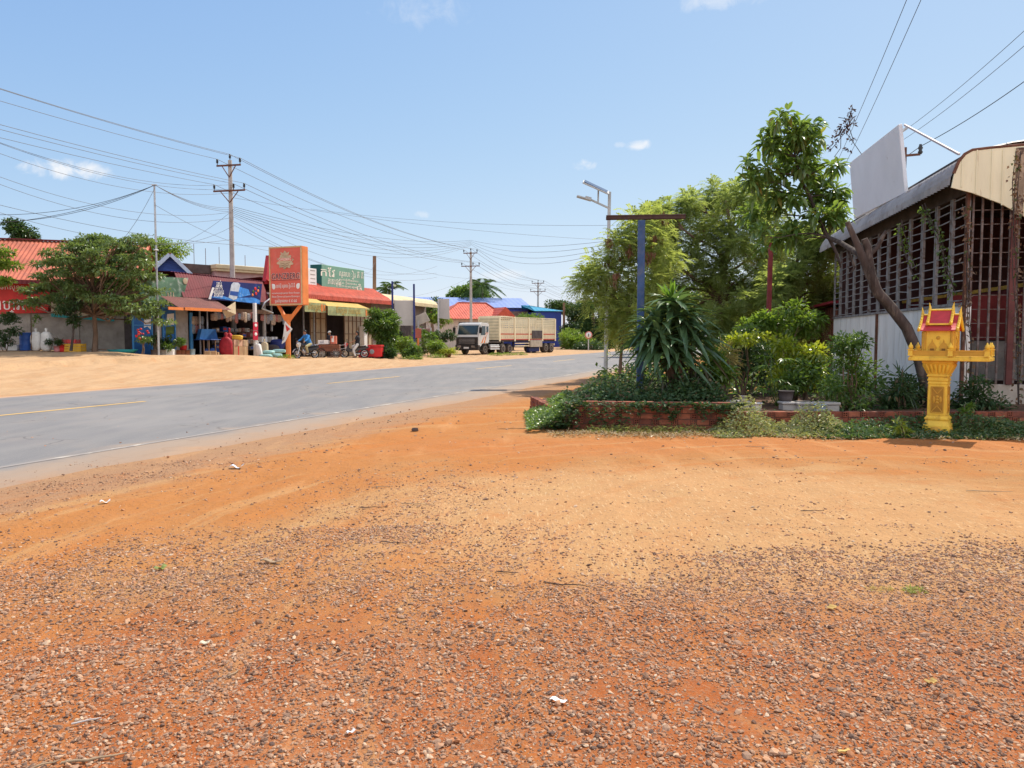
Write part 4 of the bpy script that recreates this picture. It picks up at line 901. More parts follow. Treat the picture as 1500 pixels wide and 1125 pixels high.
mb = MB(); mb.box(xm, xr+.2, -.35, 9.2, zt_+.003, zp-.35); mb.box(xm-.05, xr+.25, -.45, 9.25, zp-.35, zp); mb.build('parapet', CREAM, t, .03)
MB().box(xl-.2, xm-.06, .5, 9.2, zt_-.2, zp-.05).build('roof_edge', mat('stained_concrete', (.11, .08, .07), .9, .3, 1.5), t)
for px in (293, 310, 330, 352, 368): lx = FP.loc(px, 385)[0]; mb = MB(); mb.bar((lx, 1, zp-.1), (lx, 1, zp+rng.uniform(.7, 1.7)), .03); mb.build('rebar', RUST, t)
# ================================================================ tiled roof shop (second shop)
F2 = frame_px(392, 50., 549, 62.)
X2 = lambda px, py=494, dy=0.: F2.loc(px, py, dy)[0]
Z2 = lambda px, py, dy=0.: F2.loc(px, py, dy)[1]
P2 = lambda pts, dy: poly(F2, pts, dy)
t = thing('tiled_roof_shop', 'shop with a red tiled front roof, beige folding doors and a dark doorway', 'shop', F2.o, F2.rz)
xa, xb = .15, X2(549); ze = Z2(500, 438, -.5)
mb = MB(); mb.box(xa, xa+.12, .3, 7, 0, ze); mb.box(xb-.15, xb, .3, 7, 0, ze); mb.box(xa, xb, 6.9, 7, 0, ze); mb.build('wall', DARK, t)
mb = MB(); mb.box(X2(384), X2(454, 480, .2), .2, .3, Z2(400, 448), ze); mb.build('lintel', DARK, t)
z_e = Z2(500, 441, -1.5); z_r = Z2(500, 421, .3)
mb = MB(); pr = [(-1.5, z_e), (-1.42, z_e+.3), (-1.2, z_e+.52), (-.8, z_e+.72), (.3, z_r+.15), (7.2, z_r+.6)]
mb.sheet(pr[:5], xa-.25, xb+.2, .22, .03); rf = mb.build('roof', TILE, t)
MB().sheet([(.32, z_r+.12), (7.2, z_r-.2)], xa-.25, xb+.2, .22, .03).build('rear_sheet', BURG, rf)
for k in range(4): z = z_e+.1+k*.16; MB().box(xa-.2, xb+.15, -1.47+k*.07, -1.40+k*.09, z-.012, z+.012)
def shutter(p0, p1, ytop, m=BEIGE):
    xx0, xx1 = X2(p0, 480, .2), X2(p1, 480, .2); zz = Z2((p0+p1)/2, ytop, .2); n_ = max(2, int(abs(xx1-xx0)/.55)); w_ = (xx1-xx0)/n_
    s_ = MB().box(xx0, xx1, .22, .26, 0, zz).build('folding_door', m, t); mb = MB()
    for i in range(n_+1): mb.box(xx0+i*w_-.03, xx0+i*w_+.03, .17, .22, 0, zz)
    for f in (.52, .8): mb.box(xx0+.03, xx1-.03, .185, .22, zz*f, zz*f+.05)
    mb.build('door_frame', WOOD, s_)
shutter(454.5, 477.5, 452); shutter(504.5, 545, 458)
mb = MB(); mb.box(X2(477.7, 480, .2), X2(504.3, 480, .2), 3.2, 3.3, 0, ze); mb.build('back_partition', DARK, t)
mb = MB(); mb.box(X2(477.7, 450, .2), xb-.2, .2, .28, Z2(500, 460, .2)+.02, ze); mb.build('upper_wall', WOOD, t)
lx = X2(535, 490, -.3); MB().box(lx-.22, lx+.22, -.35, .1, 0, Z2(535, 478, -.3)).build('pillar', WHITE, t, .02)
lx = X2(384, 480, -.2); MB().box(lx+.1, lx+.25, -.3, -.15, 0, Z2(386, 440, -.2)).build('pillar', CONC, t, .01)
for (p0, p1, yt, yb, dyb, lb, word) in ((446, 477, 441, 454, -2.2, 'yellow and green printed awning partly behind the orange sign box', 'ទឹកក្រូច'), (480, 541, 441, 461, -2.4, 'yellow awning with a printed valance over the dark doorway', 'ទឹកក្រូច ភេសជ្ជៈ')):
    a_ = thing('shop_awning', lb, 'awning', F2.o, F2.rz)
    xx0, xx1 = X2(p0, 455, dyb), X2(p1, 458, dyb); zf = Z2((p0+p1)/2, (443.5 if p0 < 470 else 450), dyb); zb_ = zf+.55
    mb = MB(); mb.slab([(xx0+.15, -.9, zb_), (xx1-.1, -.9, zb_), (xx1, dyb, zf), (xx0, dyb, zf)], .02); mb.build('canopy', YELL, a_)
    hgt = .62; v_ = MB().prism([(xx0, zf-.01), (xx1, zf-.01), (xx1+.02, zf-hgt), (xx0, zf-hgt)], dyb-.03, dyb-.005).build('valance', mat('green_valance%d' % p0, (.34, .36, .17), .6, .3, 2, c2=(.50, .42, .16)), a_)
    text_mesh('lettering', word, .5, YELL, v_, ((xx0+xx1)/2-.1, dyb-.04, zf-.3), (xx1-xx0)*.6)
    mb = MB(); mb.box(xx1-.55, xx1-.35, dyb-.045, dyb-.032, zf-.55, zf-.08); mb.box(xx1-.25, xx1-.1, dyb-.045, dyb-.032, zf-.5, zf-.1); mb.build('bottle_picture', ORANGE, v_)
    for s_ in (xx0+.2, xx1-.2): mb = MB(); mb.bar((s_, -.2, zb_-.35), (s_, dyb+.02, zf-.04), .03); mb.build('arm', STEEL, a_)
# green sign box on the roof
t = thing('green_sign_box', 'large green sign box with cream lettering standing on the red tiled roof', 'sign', F2.o, F2.rz)
ga, gb = F2.loc(471, 386, -.2), F2.loc(533.5, 400, -.2); gz0 = F2.loc(469, 428, -.2)[1]
gp = MB().box(ga[0], gb[0], -.2, .75, gz0-.2, ga[1]-.05).build('panel', GREENB, t, .02)
MB().box(ga[0]-.03, ga[0]-.004, -.2, .75, gz0-.2, ga[1]-.06).build('end_panel', GREEND, t)
gt = mat('cream_lettering', (.78, .74, .62), .6, .05)
banner_text(gp, F2, [('កែវ', 480, 400, .8, 1.7), ('ភេសជ្ជៈ', 490.5, 413, .62, 1.7), ('ស្រាបៀរ គី គី', 515, 403, .56, 3.2), ('លក់ដុំនិងរាយ', 511, 411, .18, 2.5), ('គ្រឿងទេស', 510, 415.5, .18, 2.3), ('ដឹកជញ្ជូន', 510, 420, .18, 2.4), ('ទូរស័ព្ទ', 508, 424.5, .17, 1.9), ('ធំ', 526.5, 423, .6, .7)], gt, -.21)
for lx in (ga[0]+.3, (ga[0]+gb[0])/2, gb[0]-.3): mb = MB(); mb.bar((lx, .3, gz0-1.2), (lx, .3, gz0-.2), .08); mb.build('support', STEEL, t)
# white sign and red slab beside the Ganzberg box
F2b = Frame(W(440, HZ, 53), W(475, HZ, 55.5))
t = thing('white_sign_board', 'white sign board with faint grey lines between the orange box and the green sign', 'sign', F2b.o, F2b.rz)
a_, b_ = F2b.loc(444, 391), F2b.loc(463.5, 394); z0 = F2b.loc(450, 424)[1]
pn = MB().box(a_[0], b_[0], 0, .12, z0-.4, b_[1]).build('panel', WHITE, t, .01)
for k in range(5): MB().box(b_[0]-.7, b_[0]-.15, -.006, -.001, z0+.2+k*.28, z0+.27+k*.28).build('printed_line', CONC, pn)
for lx in (a_[0]+.2, b_[0]-.1): mb = MB(); mb.bar((lx, .2, 0), (lx, .2, z0+.4), .08); mb.build('post', STEEL, t)
F2c = Frame(W(386, HZ, 49.5), W(398, HZ, 50.3))
t = thing('red_sign_board', 'plain crimson slab showing at the left edge of the orange sign box', 'sign', F2c.o, F2c.rz)
MB().prism([F2c.loc(394, 374), F2c.loc(404, 374), F2c.loc(404, 416), F2c.loc(388.5, 416)], 0, .25).build('panel', mat('crimson_slab', (.40, .03, .04), .5, .12, 2), t)
mb = MB(); lx = F2c.loc(399, 420)[0]; mb.bar((lx, .12, 2), (lx, .12, F2c.loc(399, 415)[1]-.002), .1); mb.build('post', STEEL, t)
# ================================================================ the orange beer sign
p = G(422, 44); rz = -math.atan2(D[0], D[1])
t = thing('beer_sign', 'tall orange red double faced beer sign on a Y shaped orange post', 'sign', p, rz)
FG_ = Frame((p.x-math.cos(rz)*3, p.y-math.sin(rz)*3), (p.x+math.cos(rz)*3, p.y+math.sin(rz)*3))
def LG(px, py, dy=-.3): a_, z_ = FG_.loc(px, py, dy); return a_-FG_.L/2, z_-p.z
(l, zt_), (r_, _), (_, zb_) = LG(394, 362), LG(442, 362), LG(418, 447)
zt_ = LG(418, 361)[1]
bx = MB().box(l, r_, -.3, .3, zb_, zt_).build('panel_box', ORANGE, t, .03, 2)
fc = MB().box(l+.06, r_-.06, -.312, -.3005, zb_+.06, zt_-.06).build('face', SIGNRED, bx)
mb = MB()
for (xx0, xx1, z0, z1) in ((l, r_, zt_-.08, zt_), (l, r_, zb_, zb_+.08), (l, l+.08, zb_+.08, zt_-.08), (r_-.08, r_, zb_+.08, zt_-.08)): mb.box(xx0, xx1, -.335, -.313, z0, z1)
mb.build('trim', GOLDT, bx)
cx = (l+r_)/2; H = zt_-zb_; Wd = r_-l; ey = -.33
em = mat('tan_emblem', (.50, .36, .23), .6, .2, 4)
# hop shaped emblem: jagged badge with crown, ribbon and name band
pts = []; cz = zb_+H*.745
for i in range(40):
    a = 2*math.pi*i/40; rr_ = 1.+(.12 if i % 4 in (1, 2) else -.08); rx, rz_ = Wd*.235*rr_, H*.118*rr_
    pts.append((cx+rx*math.cos(a), cz+rz_*math.sin(a)))
e_ = MB().prism(pts, ey-.012, ey+.02).build('emblem', em, fc)
mb = MB(); mb.prism([(cx-.11*Wd, cz+H*.11), (cx+.11*Wd, cz+H*.11), (cx+.14*Wd, cz+H*.165), (cx+.06*Wd, cz+H*.14), (cx, cz+H*.185), (cx-.06*Wd, cz+H*.14), (cx-.14*Wd, cz+H*.165)], ey-.016, ey-.0125); mb.build('crown', em, e_)
mb = MB(); mb.prism([(cx-Wd*.215, cz+.19), (cx+Wd*.215, cz+.19), (cx+Wd*.215, cz+.01), (cx+Wd*.17, cz+.03), (cx-Wd*.17, cz+.03), (cx-Wd*.215, cz+.01)], ey-.02, ey-.0165); mb.build('ribbon', SIGNRED, e_)
text_mesh('lettering', 'GANZBERG', .2, gt, e_, (cx, ey-.024, cz+.11), Wd*.38)
for k in range(3):
    mb = MB(); z_ = cz-.12-k*.12; w_ = Wd*(.15-.035*k); mb.prism([(cx-w_, z_+.03), (cx, z_-.05), (cx+w_, z_+.03), (cx+w_, z_+.065), (cx, z_-.015), (cx-w_, z_+.065)], ey-.018, ey-.0125); mb.build('scale_mark', mat('dull_gold%d' % k, (.28, .17, .10), .6), e_)
DRED = mat('dark_red_lettering', (.13, .012, .03), .5, .05)
text_mesh('lettering', 'GANZBERG', .46, mat('pink_outline', (.9, .66, .56), .5), fc, (cx, ey+.008, zb_+H*.49), Wd*.87, .002, off=.02, sp=1.12)
text_mesh('lettering', 'GANZBERG', .46, DRED, fc, (cx, ey, zb_+H*.49), Wd*.85, off=.004, sp=1.12)
mb = MB(); mb.box(l+.16, r_-.16, ey+.008, ey+.017, zb_+H*.425, zb_+H*.431); mb.build('rule_line', DRED, fc)
text_mesh('lettering', 'លក់ដុំ ស្រាបៀរ គី គី', .27, LETT, fc, (cx, ey, zb_+H*.325), Wd*.56)
for s_ in (-1, 1):
    mb = MB(); mb.ball((cx+s_*Wd*.37, ey+.012, zb_+H*.32), (Wd*.055, .012, Wd*.07)); mb.ball((cx+s_*Wd*.40, ey+.012, zb_+H*.35), (Wd*.03, .012, Wd*.03)); mb.build('flower_mark', LETT, fc)
text_mesh('lettering', 'មានលក់ភេសជ្ជៈគ្រប់មុខ ទឹកកក ទឹកសុទ្ធ', .11, LETT, fc, (cx, ey, zb_+H*.205), Wd*.84)
text_mesh('lettering', 'និងគ្រឿងទេស គ្រប់ប្រភេទ ដឹកដល់ផ្ទះ', .11, LETT, fc, (cx, ey, zb_+H*.145), Wd*.84)
text_mesh('lettering', 'ទូរស័ព្ទលេខ ៩ ៩ ៨៨', .22, LETT, fc, (cx, ey, zb_+H*.07), Wd*.66)
mb = MB(); mb.tube([(0, 0, -.3), (0, 0, zb_-.85)], .14, 14); ps = mb.build('post', ORANGE, t)
for s_ in (-1, 1): mb = MB(); mb.bar((0, 0, zb_-.95), (cx+s_*Wd*.34, 0, zb_-.002), .14, .16, (0, 1, 0)); mb.build('brace', ORANGE, t)
MB().prism([(-.14, zb_-.95), (.14, zb_-.95), (.42, zb_-.5), (-.42, zb_-.5)], -.06, .06).build('gusset', ORANGE, t)
t = thing('hanging_flag', 'white flag with red and grey print hanging crookedly on the orange sign post', 'flag', p+Vector((-.12, -.18, 0)), rz)
q = [LG(416, 470), LG(427, 482), LG(421, 491), LG(417, 500), LG(411.5, 504), LG(414, 488)]
mb = MB(); mb.prism([(a_+.05, b_) for a_, b_ in q], -.02, -.005); fl = mb.build('cloth', WHITE, t)
mb = MB(); mb.prism([(LG(418, 477)[0], LG(418, 475)[1]), (LG(425, 482)[0], LG(425, 482)[1]), (LG(420, 486)[0], LG(420, 486)[1])], -.025, -.021); mb.build('red_print', REDB, fl)
mb = MB(); mb.prism([LG(413.5, 494), LG(417, 493), LG(416, 498), LG(413.5, 500)], -.025, -.021); mb.build('grey_print', CONC, fl)
p2 = G(421, 43.4); bush('weed_tuft', 'small pale weed tuft at the foot of the orange sign post', 'weed', p2, [(0, 0, .12, .5, .3, .16), (-.4, 0, .1, .4, .2, .12)], 300, .16, .04, L_LITE, per=0, stems=2)
# ================================================================ people, motorbikes, cart
def fuse(name, mb, m, parent, vox=.018):
    o = mb.build(name, m, parent)
    md = o.modifiers.new('r', 'REMESH'); md.mode = 'VOXEL'; md.voxel_size = vox; md.use_smooth_shade = True
    s2 = o.modifiers.new('s', 'SMOOTH'); s2.factor = .5; s2.iterations = 3
    bpy.context.view_layer.update()
    me = bpy.data.meshes.new_from_object(o.evaluated_get(bpy.context.evaluated_depsgraph_get())); o.modifiers.clear()
    old = o.data; o.data = me; bpy.data.meshes.remove(old); me.name = name
    for q in me.polygons: q.material_index = 0
    return o
def chain(mb, pts, rs):
    P = []; Q = []
    for i in range(len(pts)-1):
        for k in range(4):
            t_ = k/4; P.append(Vector(pts[i]).lerp(Vector(pts[i+1]), t_)); Q.append(rs[i]+(rs[i+1]-rs[i])*t_)
    P.append(Vector(pts[-1])); Q.append(rs[-1]); mb.tube(P, Q, 12)
    for p_, r_ in ((pts[0], rs[0]), (pts[-1], rs[-1])): mb.ball(p_, r_*.99, 12, 8)
    for p_, r_ in zip(pts[1:-1], rs[1:-1]): mb.ball(p_, r_*1.0, 12, 8)
def hand(mb, w_, d_, side):
    """palm, four unequal bent fingers and a thumb, from wrist w_ along d_"""
    w_ = Vector(w_); d_ = Vector(d_).normalized(); s_ = d_.cross(Vector((0, 0, 1)))
    s_ = s_.normalized() if s_.length > .1 else Vector((1, 0, 0)); u = s_.cross(d_)
    chain(mb, [w_, w_+d_*.05, w_+d_*.085], [.026, .036, .034])
    for i, L in enumerate((.062, .075, .07, .055)):
        b_ = w_+d_*.085+s_*(i-1.5)*.019; chain(mb, [b_, b_+d_*L*.55-u*.012, b_+d_*L*.75-u*.045], [.0105, .0098, .009])
    b_ = w_+d_*.035+s_*side*.035; chain(mb, [b_, b_+s_*side*.03+d_*.025, b_+s_*side*.03+d_*.055-u*.02], [.013, .012, .010])
def person(label, loc, rz, J, top, legs, hairm=HAIR, cap=None, long_hair=False, sleeves=.55):
    """J: joints in local metres, person faces +x"""
    t = thing('person', label, 'person', loc, rz)
    hip, chest, neck, head = [Vector(J[k]) for k in ('hip', 'chest', 'neck', 'head')]
    body = MB(); tw = MB(); lg = MB()
    hd = (head-neck).normalized()
    chain(body, [hip, hip.lerp(chest, .5), chest, neck], [.14, .125, .145, .055]); chain(body, [neck, head], [.055, .06])
    for s_ in (-1, 1): body.ball(chest+Vector((0, s_*.1, .04)), .1)
    f = Vector(J.get('face', (1, 0, 0))).normalized()
    body.ball(head, (.088, .075, .11)); body.ball(head+f*.035-Vector((0, 0, .05)), (.06, .055, .065)); body.ball(head+f*.098-Vector((0, 0, .012)), (.018, .014, .024))
    body.ball(head+f*.088-Vector((0, 0, .055)), (.012, .024, .01)); sd_ = Vector((-f.y, f.x, 0)).normalized()
    for s_ in (-1, 1): body.ball(head+sd_*s_*.078, (.018, .014, .032))
    lean = (chest-hip).normalized()
    tb = [hip-lean*.04, hip.lerp(chest, .5), chest, neck-hd*.03]
    chain(tw, tb, [.165, .15, .168, .075])
    for s_ in (-1, 1): tw.ball(chest+Vector((0, s_*.1, .04)), .118)
    for s_, k in ((-1, 'r'), (1, 'l')):
        sh, el, wr = Vector(J['sh'+k]), Vector(J['el'+k]), Vector(J['wr'+k]); chain(body, [sh, el, wr], [.055, .043, .028]); hand(body, wr, wr-el, s_)
        chain(tw, [chest+Vector((0, s_*.1, .05)), sh, sh.lerp(el, sleeves*2 if sleeves < .5 else 1)], [.09, .075, .062])
        if sleeves >= .5: chain(tw, [el, el.lerp(wr, .85)], [.06, .043])
        kn, an, to = Vector(J['kn'+k]), Vector(J['an'+k]), Vector(J['to'+k]); hj = hip+Vector((0, s_*.09, -.02))
        chain(body, [hj, kn, an, to], [.085, .058, .04, .032]); chain(lg, [hj, kn, an.lerp(kn, .12)], [.108, .078, .06])
    lg.ball(hip, (.15, .165, .14))
    fuse('body', body, SKIN, t); fuse('shirt', tw, top, t); fuse('trousers', lg, legs, t)
    hm_ = MB(); hm_.ball(head-f*.022+Vector((0, 0, .035)), (.098, .088, .098)); 
    if long_hair: hm_.ball(head-f*.075-Vector((0, 0, .05)), (.055, .065, .13))
    fuse('hair', hm_, hairm, t)
    em_ = MB()
    for s_ in (-1, 1): em_.ball(head+f*.086+sd_*s_*.03+Vector((0, 0, .012)), .0095, 8, 6)
    em_.build('eyes', HAIR, t)
    if cap:
        c_ = MB(); c_.ball(head-f*.01+Vector((0, 0, .07)), (.112, .102, .075)); c_.ball(head+f*.1+Vector((0, 0, .055)), (.075, .075, .014)); fuse('cap', c_, cap, t)
    for s_, k in ((-1, 'r'), (1, 'l')):
        a_, b_ = Vector(J['an'+k]), Vector(J['to'+k]); sh_ = MB(); chain(sh_, [a_-(b_-a_)*.3-Vector((0, 0, .035)), b_-Vector((0, 0, .01))], [.045, .04]); fuse('sandal', sh_, BLACK, t)
    return t
def motorbike(label, loc, rz, bodym, accent, style=0):
    """x forward, wheels on z=0"""
    t = thing('motorbike', label, 'motorbike', loc, rz); WB = .63; r_ = .28
    for x_ in (-WB, WB):
        w_ = MB(); w_.torus((x_, 0, r_), (0, 1, 0), r_-.04, .045, 28, 8, 1.0); w_ = w_.build('wheel', BLACK, t)
        mb = MB(); mb.torus((x_, 0, r_), (0, 1, 0), r_-.085, .018, 28, 6); mb.tube([(x_, -.06, r_), (x_, .06, r_)], .045, 12)
        for k in range(10): a = 2*math.pi*k/10; mb.bar((x_, 0, r_), (x_+math.cos(a)*(r_-.08), 0, r_+math.sin(a)*(r_-.08)), .012)
        mb.build('rim', CHROME, w_)
    mb = MB()
    for s_ in (-1, 1): mb.tube([(WB, s_*.075, r_), (WB-.16, s_*.07, .78), (WB-.2, s_*.06, .9)], [.026, .024, .022], 8)
    mb.build('fork', CHROME, t)
    mb = MB(); mb.tube([(WB-.26, -.36, .99), (WB-.2, -.2, 1.0), (WB-.2, 0, .94), (WB-.2, .2, 1.0), (WB-.26, .36, .99)], .014, 8)
    for s_ in (-1, 1): mb.tube([(WB-.26, s_*.36, .99), (WB-.31, s_*.43, .985)], .022, 8)
    mb.build('handlebar', BLKP, t)
    for s_ in (-1, 1):
        mb = MB(); mb.tube([(WB-.21, s_*.25, 1.0), (WB-.17, s_*.31, 1.15)], .008, 6); mb.ball((WB-.17, s_*.32, 1.18), (.02, .06, .04)); mb.build('mirror', BLKP, t)
    mb = MB(); mb.ball((WB-.06, 0, .87), (.09, .1, .1)); fa = mb.build('headlight', CHROME, t)
    mb = MB(); mb.prism([(WB-.02, .98), (WB+.02, .84), (WB-.05, .66), (WB-.2, .72), (WB-.24, .95)], -.1, .1); mb.build('cowl', accent, t, .03, 2)
    mb = MB()
    for k in range(7):
        a0, a1 = R(20+k*18), R(20+(k+1)*18); rr_ = r_+.045
        mb.add([(WB+math.cos(a)*rr_, s_*.06, r_+math.sin(a)*rr_) for a in (a0, a1) for s_ in (-1, 1)], [(0, 1, 3, 2)])
    mb.build('front_mudguard', accent, t)
    mb = MB()
    for k in range(7):
        a0, a1 = R(50+k*17), R(50+(k+1)*17); rr_ = r_+.06
        mb.add([(-WB+math.cos(a)*rr_, s_*.075, r_+math.sin(a)*rr_) for a in (a0, a1) for s_ in (-1, 1)], [(0, 1, 3, 2)])
    mb.build('rear_mudguard', bodym, t)
    mb = MB(); mb.tube([(WB-.22, 0, .85), (WB-.3, 0, .55), (.1, 0, .32), (-.2, 0, .34), (-.3, 0, .6), (-.85, 0, .72)], [.035]*6, 8); mb.tube([(-.25, .09, .36), (-WB, .09, r_)], .025, 8); mb.tube([(-.25, -.09, .36), (-WB, -.09, r_)], .025, 8); mb.build('frame', BLKP, t)
    mb = MB(); mb.ball((.08, 0, .40), (.17, .12, .14)); mb.ball((.2, 0, .47), (.09, .09, .13)); mb.build('engine', STEEL, t)
    if style: mb = MB(); mb.ball((.17, 0, .80), (.24, .14, .13)); mb.build('tank', bodym, t)
    else: mb = MB(); mb.prism([(WB-.18, .84), (WB-.1, .5), (WB-.3, .38), (.05, .42), (.02, .56), (.3, .62)], -.13, .13); mb.build('leg_shield', bodym, t, .03, 2)
    mb = MB(); mb.prism([(.05, .70), (-.1, .735), (-.75, .80), (-.8, .74), (-.3, .64), (0, .62)], -.13, .13); mb.build('seat', BLACK, t, .03, 2)
    mb = MB(); mb.prism([(.05, .62), (-.3, .63), (-.85, .75), (-.95, .70), (-.7, .56), (-.2, .46), (.02, .5)], -.12, .12); mb.build('side_panel', bodym, t, .025, 2)
    mb = MB(); mb.tube([(.1, -.12, .3), (-.2, -.14, .24), (-.85, -.16, .36)], [.025, .04, .05], 10); mb.build('exhaust', CHROME, t)
    mb = MB(); mb.ball((-.97, 0, .70), (.03, .08, .05)); mb.build('tail_light', REDP, t)
    mb = MB()
    for s_ in (-1, 1): mb.tube([(-.55, s_*.12, .78), (-.9, s_*.1, .86)], .012, 6)
    mb.tube([(-.9, -.1, .86), (-.9, .1, .86)], .012, 6); mb.build('grab_rail', CHROME, t)
    return t
MBW = mat('bike_white', (.55, .55, .53), .3, .05); MBB = mat('bike_black', (.025, .025, .03), .25, .1, spec=.6)
p1 = G(448, 45.4); h1 = R(180+52); motorbike('silver and black motorbike facing the road beside the orange sign post', p1, h1, MBB, MBW, 1)
JR = dict(hip=(-.25, 0, .88), chest=(-.08, 0, 1.25), neck=(-.0, 0, 1.43), head=(.07, 0, 1.56), face=(1, 0, -.25), shr=(-.04, -.2, 1.34), shl=(-.04, .2, 1.34), elr=(.14, -.3, 1.12), ell=(.14, .3, 1.12), wrr=(.32, -.33, 1.03), wrl=(.32, .33, 1.03),
          knr=(.14, -.2, .72), knl=(.14, .2, .72), anr=(.02, -.2, .34), anl=(.02, .2, .34), tor=(.17, -.2, .31), tol=(.17, .2, .31))
person('person in a bright blue shirt sitting on the silver motorbike', p1, h1, JR, mat('blue_shirt', (.03, .20, .52), .8), mat('khaki_cloth', (.36, .32, .18), .85), sleeves=.55)
p3 = G(519, 49.6); h3 = R(180+8); motorbike('black motorbike with a red front parked sideways before the beige doors', p3, h3, MBB, REDP, 0)
J3 = dict(JR); J3.update(hip=(-.2, 0, .88), chest=(-.2, 0, 1.26), neck=(-.2, 0, 1.45), head=(-.17, 0, 1.60), shr=(-.18, -.19, 1.36), shl=(-.18, .19, 1.36), elr=(-.02, -.24, 1.1), ell=(-.02, .24, 1.1), wrr=(.2, -.3, 1.0), wrl=(.2, .3, 1.0), knl=(.05, .26, .5), anl=(-.08, .3, .11), tol=(.08, .3, .06))
person('person in a black top and white trousers sitting on the black motorbike', p3, h3, J3, mat('black_top', (.02, .02, .025), .8), mat('white_trousers', (.62, .60, .56), .8), long_hair=True, sleeves=.3)
# second person behind the cart
p4 = G(484, 50.3)
JS = dict(hip=(0, 0, .93), chest=(.02, 0, 1.3), neck=(.04, 0, 1.47), head=(.08, 0, 1.6), face=(1, 0, -.1), shr=(.02, -.2, 1.4), shl=(.02, .2, 1.4), elr=(.1, -.26, 1.12), ell=(.1, .26, 1.12), wrr=(.3, -.2, 1.0), wrl=(.3, .2, 1.0), knr=(.03, -.11, .5), knl=(.06, .11, .5), anr=(0, -.12, .09), anl=(.02, .12, .09), tor=(.16, -.13, .04), tol=(.18, .13, .04))
person('person in a dark shirt and pale cap standing behind the wooden cart', p4, R(235), JS, mat('dark_shirt', (.025, .025, .035), .8), mat('dark_trousers', (.04, .035, .04), .8), cap=mat('pale_cap', (.55, .52, .48), .8), sleeves=.3)
# wooden cart
t = thing('hand_cart', 'brown wooden hand cart on spoked bicycle wheels between the two motorbikes', 'cart', G(482, 47.6), R(8))
mb = MB(); mb.box(-.62, .62, -.38, .38, .42, .47)
for s_ in (-.39, .36): 
    for k in range(3): mb.box(-.62, .62, s_, s_+.03, .475+k*.125, .475+k*.125+.11)
for s_ in (-.65, .62):
    for k in range(3): mb.box(s_, s_+.03, -.36, .36, .475+k*.125, .475+k*.125+.11)
mb.build('tray', mat('red_brown_wood', (.21, .085, .05), .85, .25, 4, stretch=(.3, 1, 1)), t)
for s_, x_ in ((-.46, .42), (.46, .42), (-.46, -.45), (.46, -.45)):
    w_ = MB(); w_.torus((x_, s_, .3), (0, 1, 0), .28, .022, 26, 6); w_ = w_.build('wheel', BLACK if x_ < 0 else RUST, t)
    mb = MB()
    for k in range(12): a = 2*math.pi*k/12; mb.bar((x_, s_, .3), (x_+math.cos(a)*.27, s_, .3+math.sin(a)*.27), .01)
    mb.tube([(x_, s_-.04, .3), (x_, s_+.04, .3)], .03, 8); mb.build('spokes', STEEL, w_)
mb = MB(); mb.bar((.42, -.46, .3), (.42, .46, .3), .03); mb.bar((-.45, -.46, .3), (-.45, .46, .3), .03); mb.build('axle', STEEL, t)
mb = MB()
for z_ in (.55, .78): mb.bar((.64, -.3, z_), (1.0, -.3, z_+.05), .025); mb.bar((.64, .3, z_), (1.0, .3, z_+.05), .025)
mb.bar((1.0, -.3, .6), (1.0, -.3, .95), .025); mb.bar((1., .3, .6), (1., .3, .95), .025); mb.bar((1., -.3, .95), (1., .3, .95), .025); mb.build('push_frame', STEEL, t)
cp = G(482, 47.6)
def cart_box(label, lx, ly, w_, d_, h_, m, tm, z_=.86):
    t = thing('goods_carton', label, 'box', cp+Vector((lx*math.cos(R(8))-ly*math.sin(R(8)), lx*math.sin(R(8))+ly*math.cos(R(8)), z_)), R(8))
    MB().box(-w_/2, w_/2, -d_/2, d_/2, 0, h_).build('box_body', m, t, .01); MB().box(-w_*.3, w_*.1, -d_/2-.004, -d_/2-.001, h_*.25, h_*.7).build('print', tm, t); MB().box(-.03, .03, -d_/2-.006, d_/2+.003, h_*.7, h_+.003).build('tape', tm, t)
cart_box('white carton with grey print lying on the cart, nearest the silver motorbike', -.33, 0, .62, .6, .24, WHITE, STEEL)
cart_box('upright red and white carton standing on the cart', .28, 0, .36, .5, .5, mat('pink_red_carton', (.55, .16, .10), .7, .3, 3), WHITE)
# red ice chest
t = thing('ice_chest', 'big red ice chest with a white emblem beside the leafy bush', 'ice chest', G(550.5, 50.4), R(-8))
MB().box(-.42, .42, -.35, .35, .08, .72).build('chest_body', REDP, t, .03, 2); MB().box(-.45, .45, -.38, .38, .723, .86).build('lid', REDP, t, .03, 2)
mb = MB(); mb.ball((-.16, -.352, .42), (.16, .01, .16)); mb.build('emblem', mat('grey_print', (.35, .35, .36), .6), t)
for sx in (-.3, .3): 
    for sy in (-.25, .25): MB().box(sx-.06, sx+.06, sy-.06, sy+.06, 0, .079).build('foot', BLACK, t)
carton('low red table top carton behind the ice chest', 541, 52, 1.4, .5, .75, mat('dark_red_carton', (.33, .03, .03), .6), name='red_case', tm=REDB)
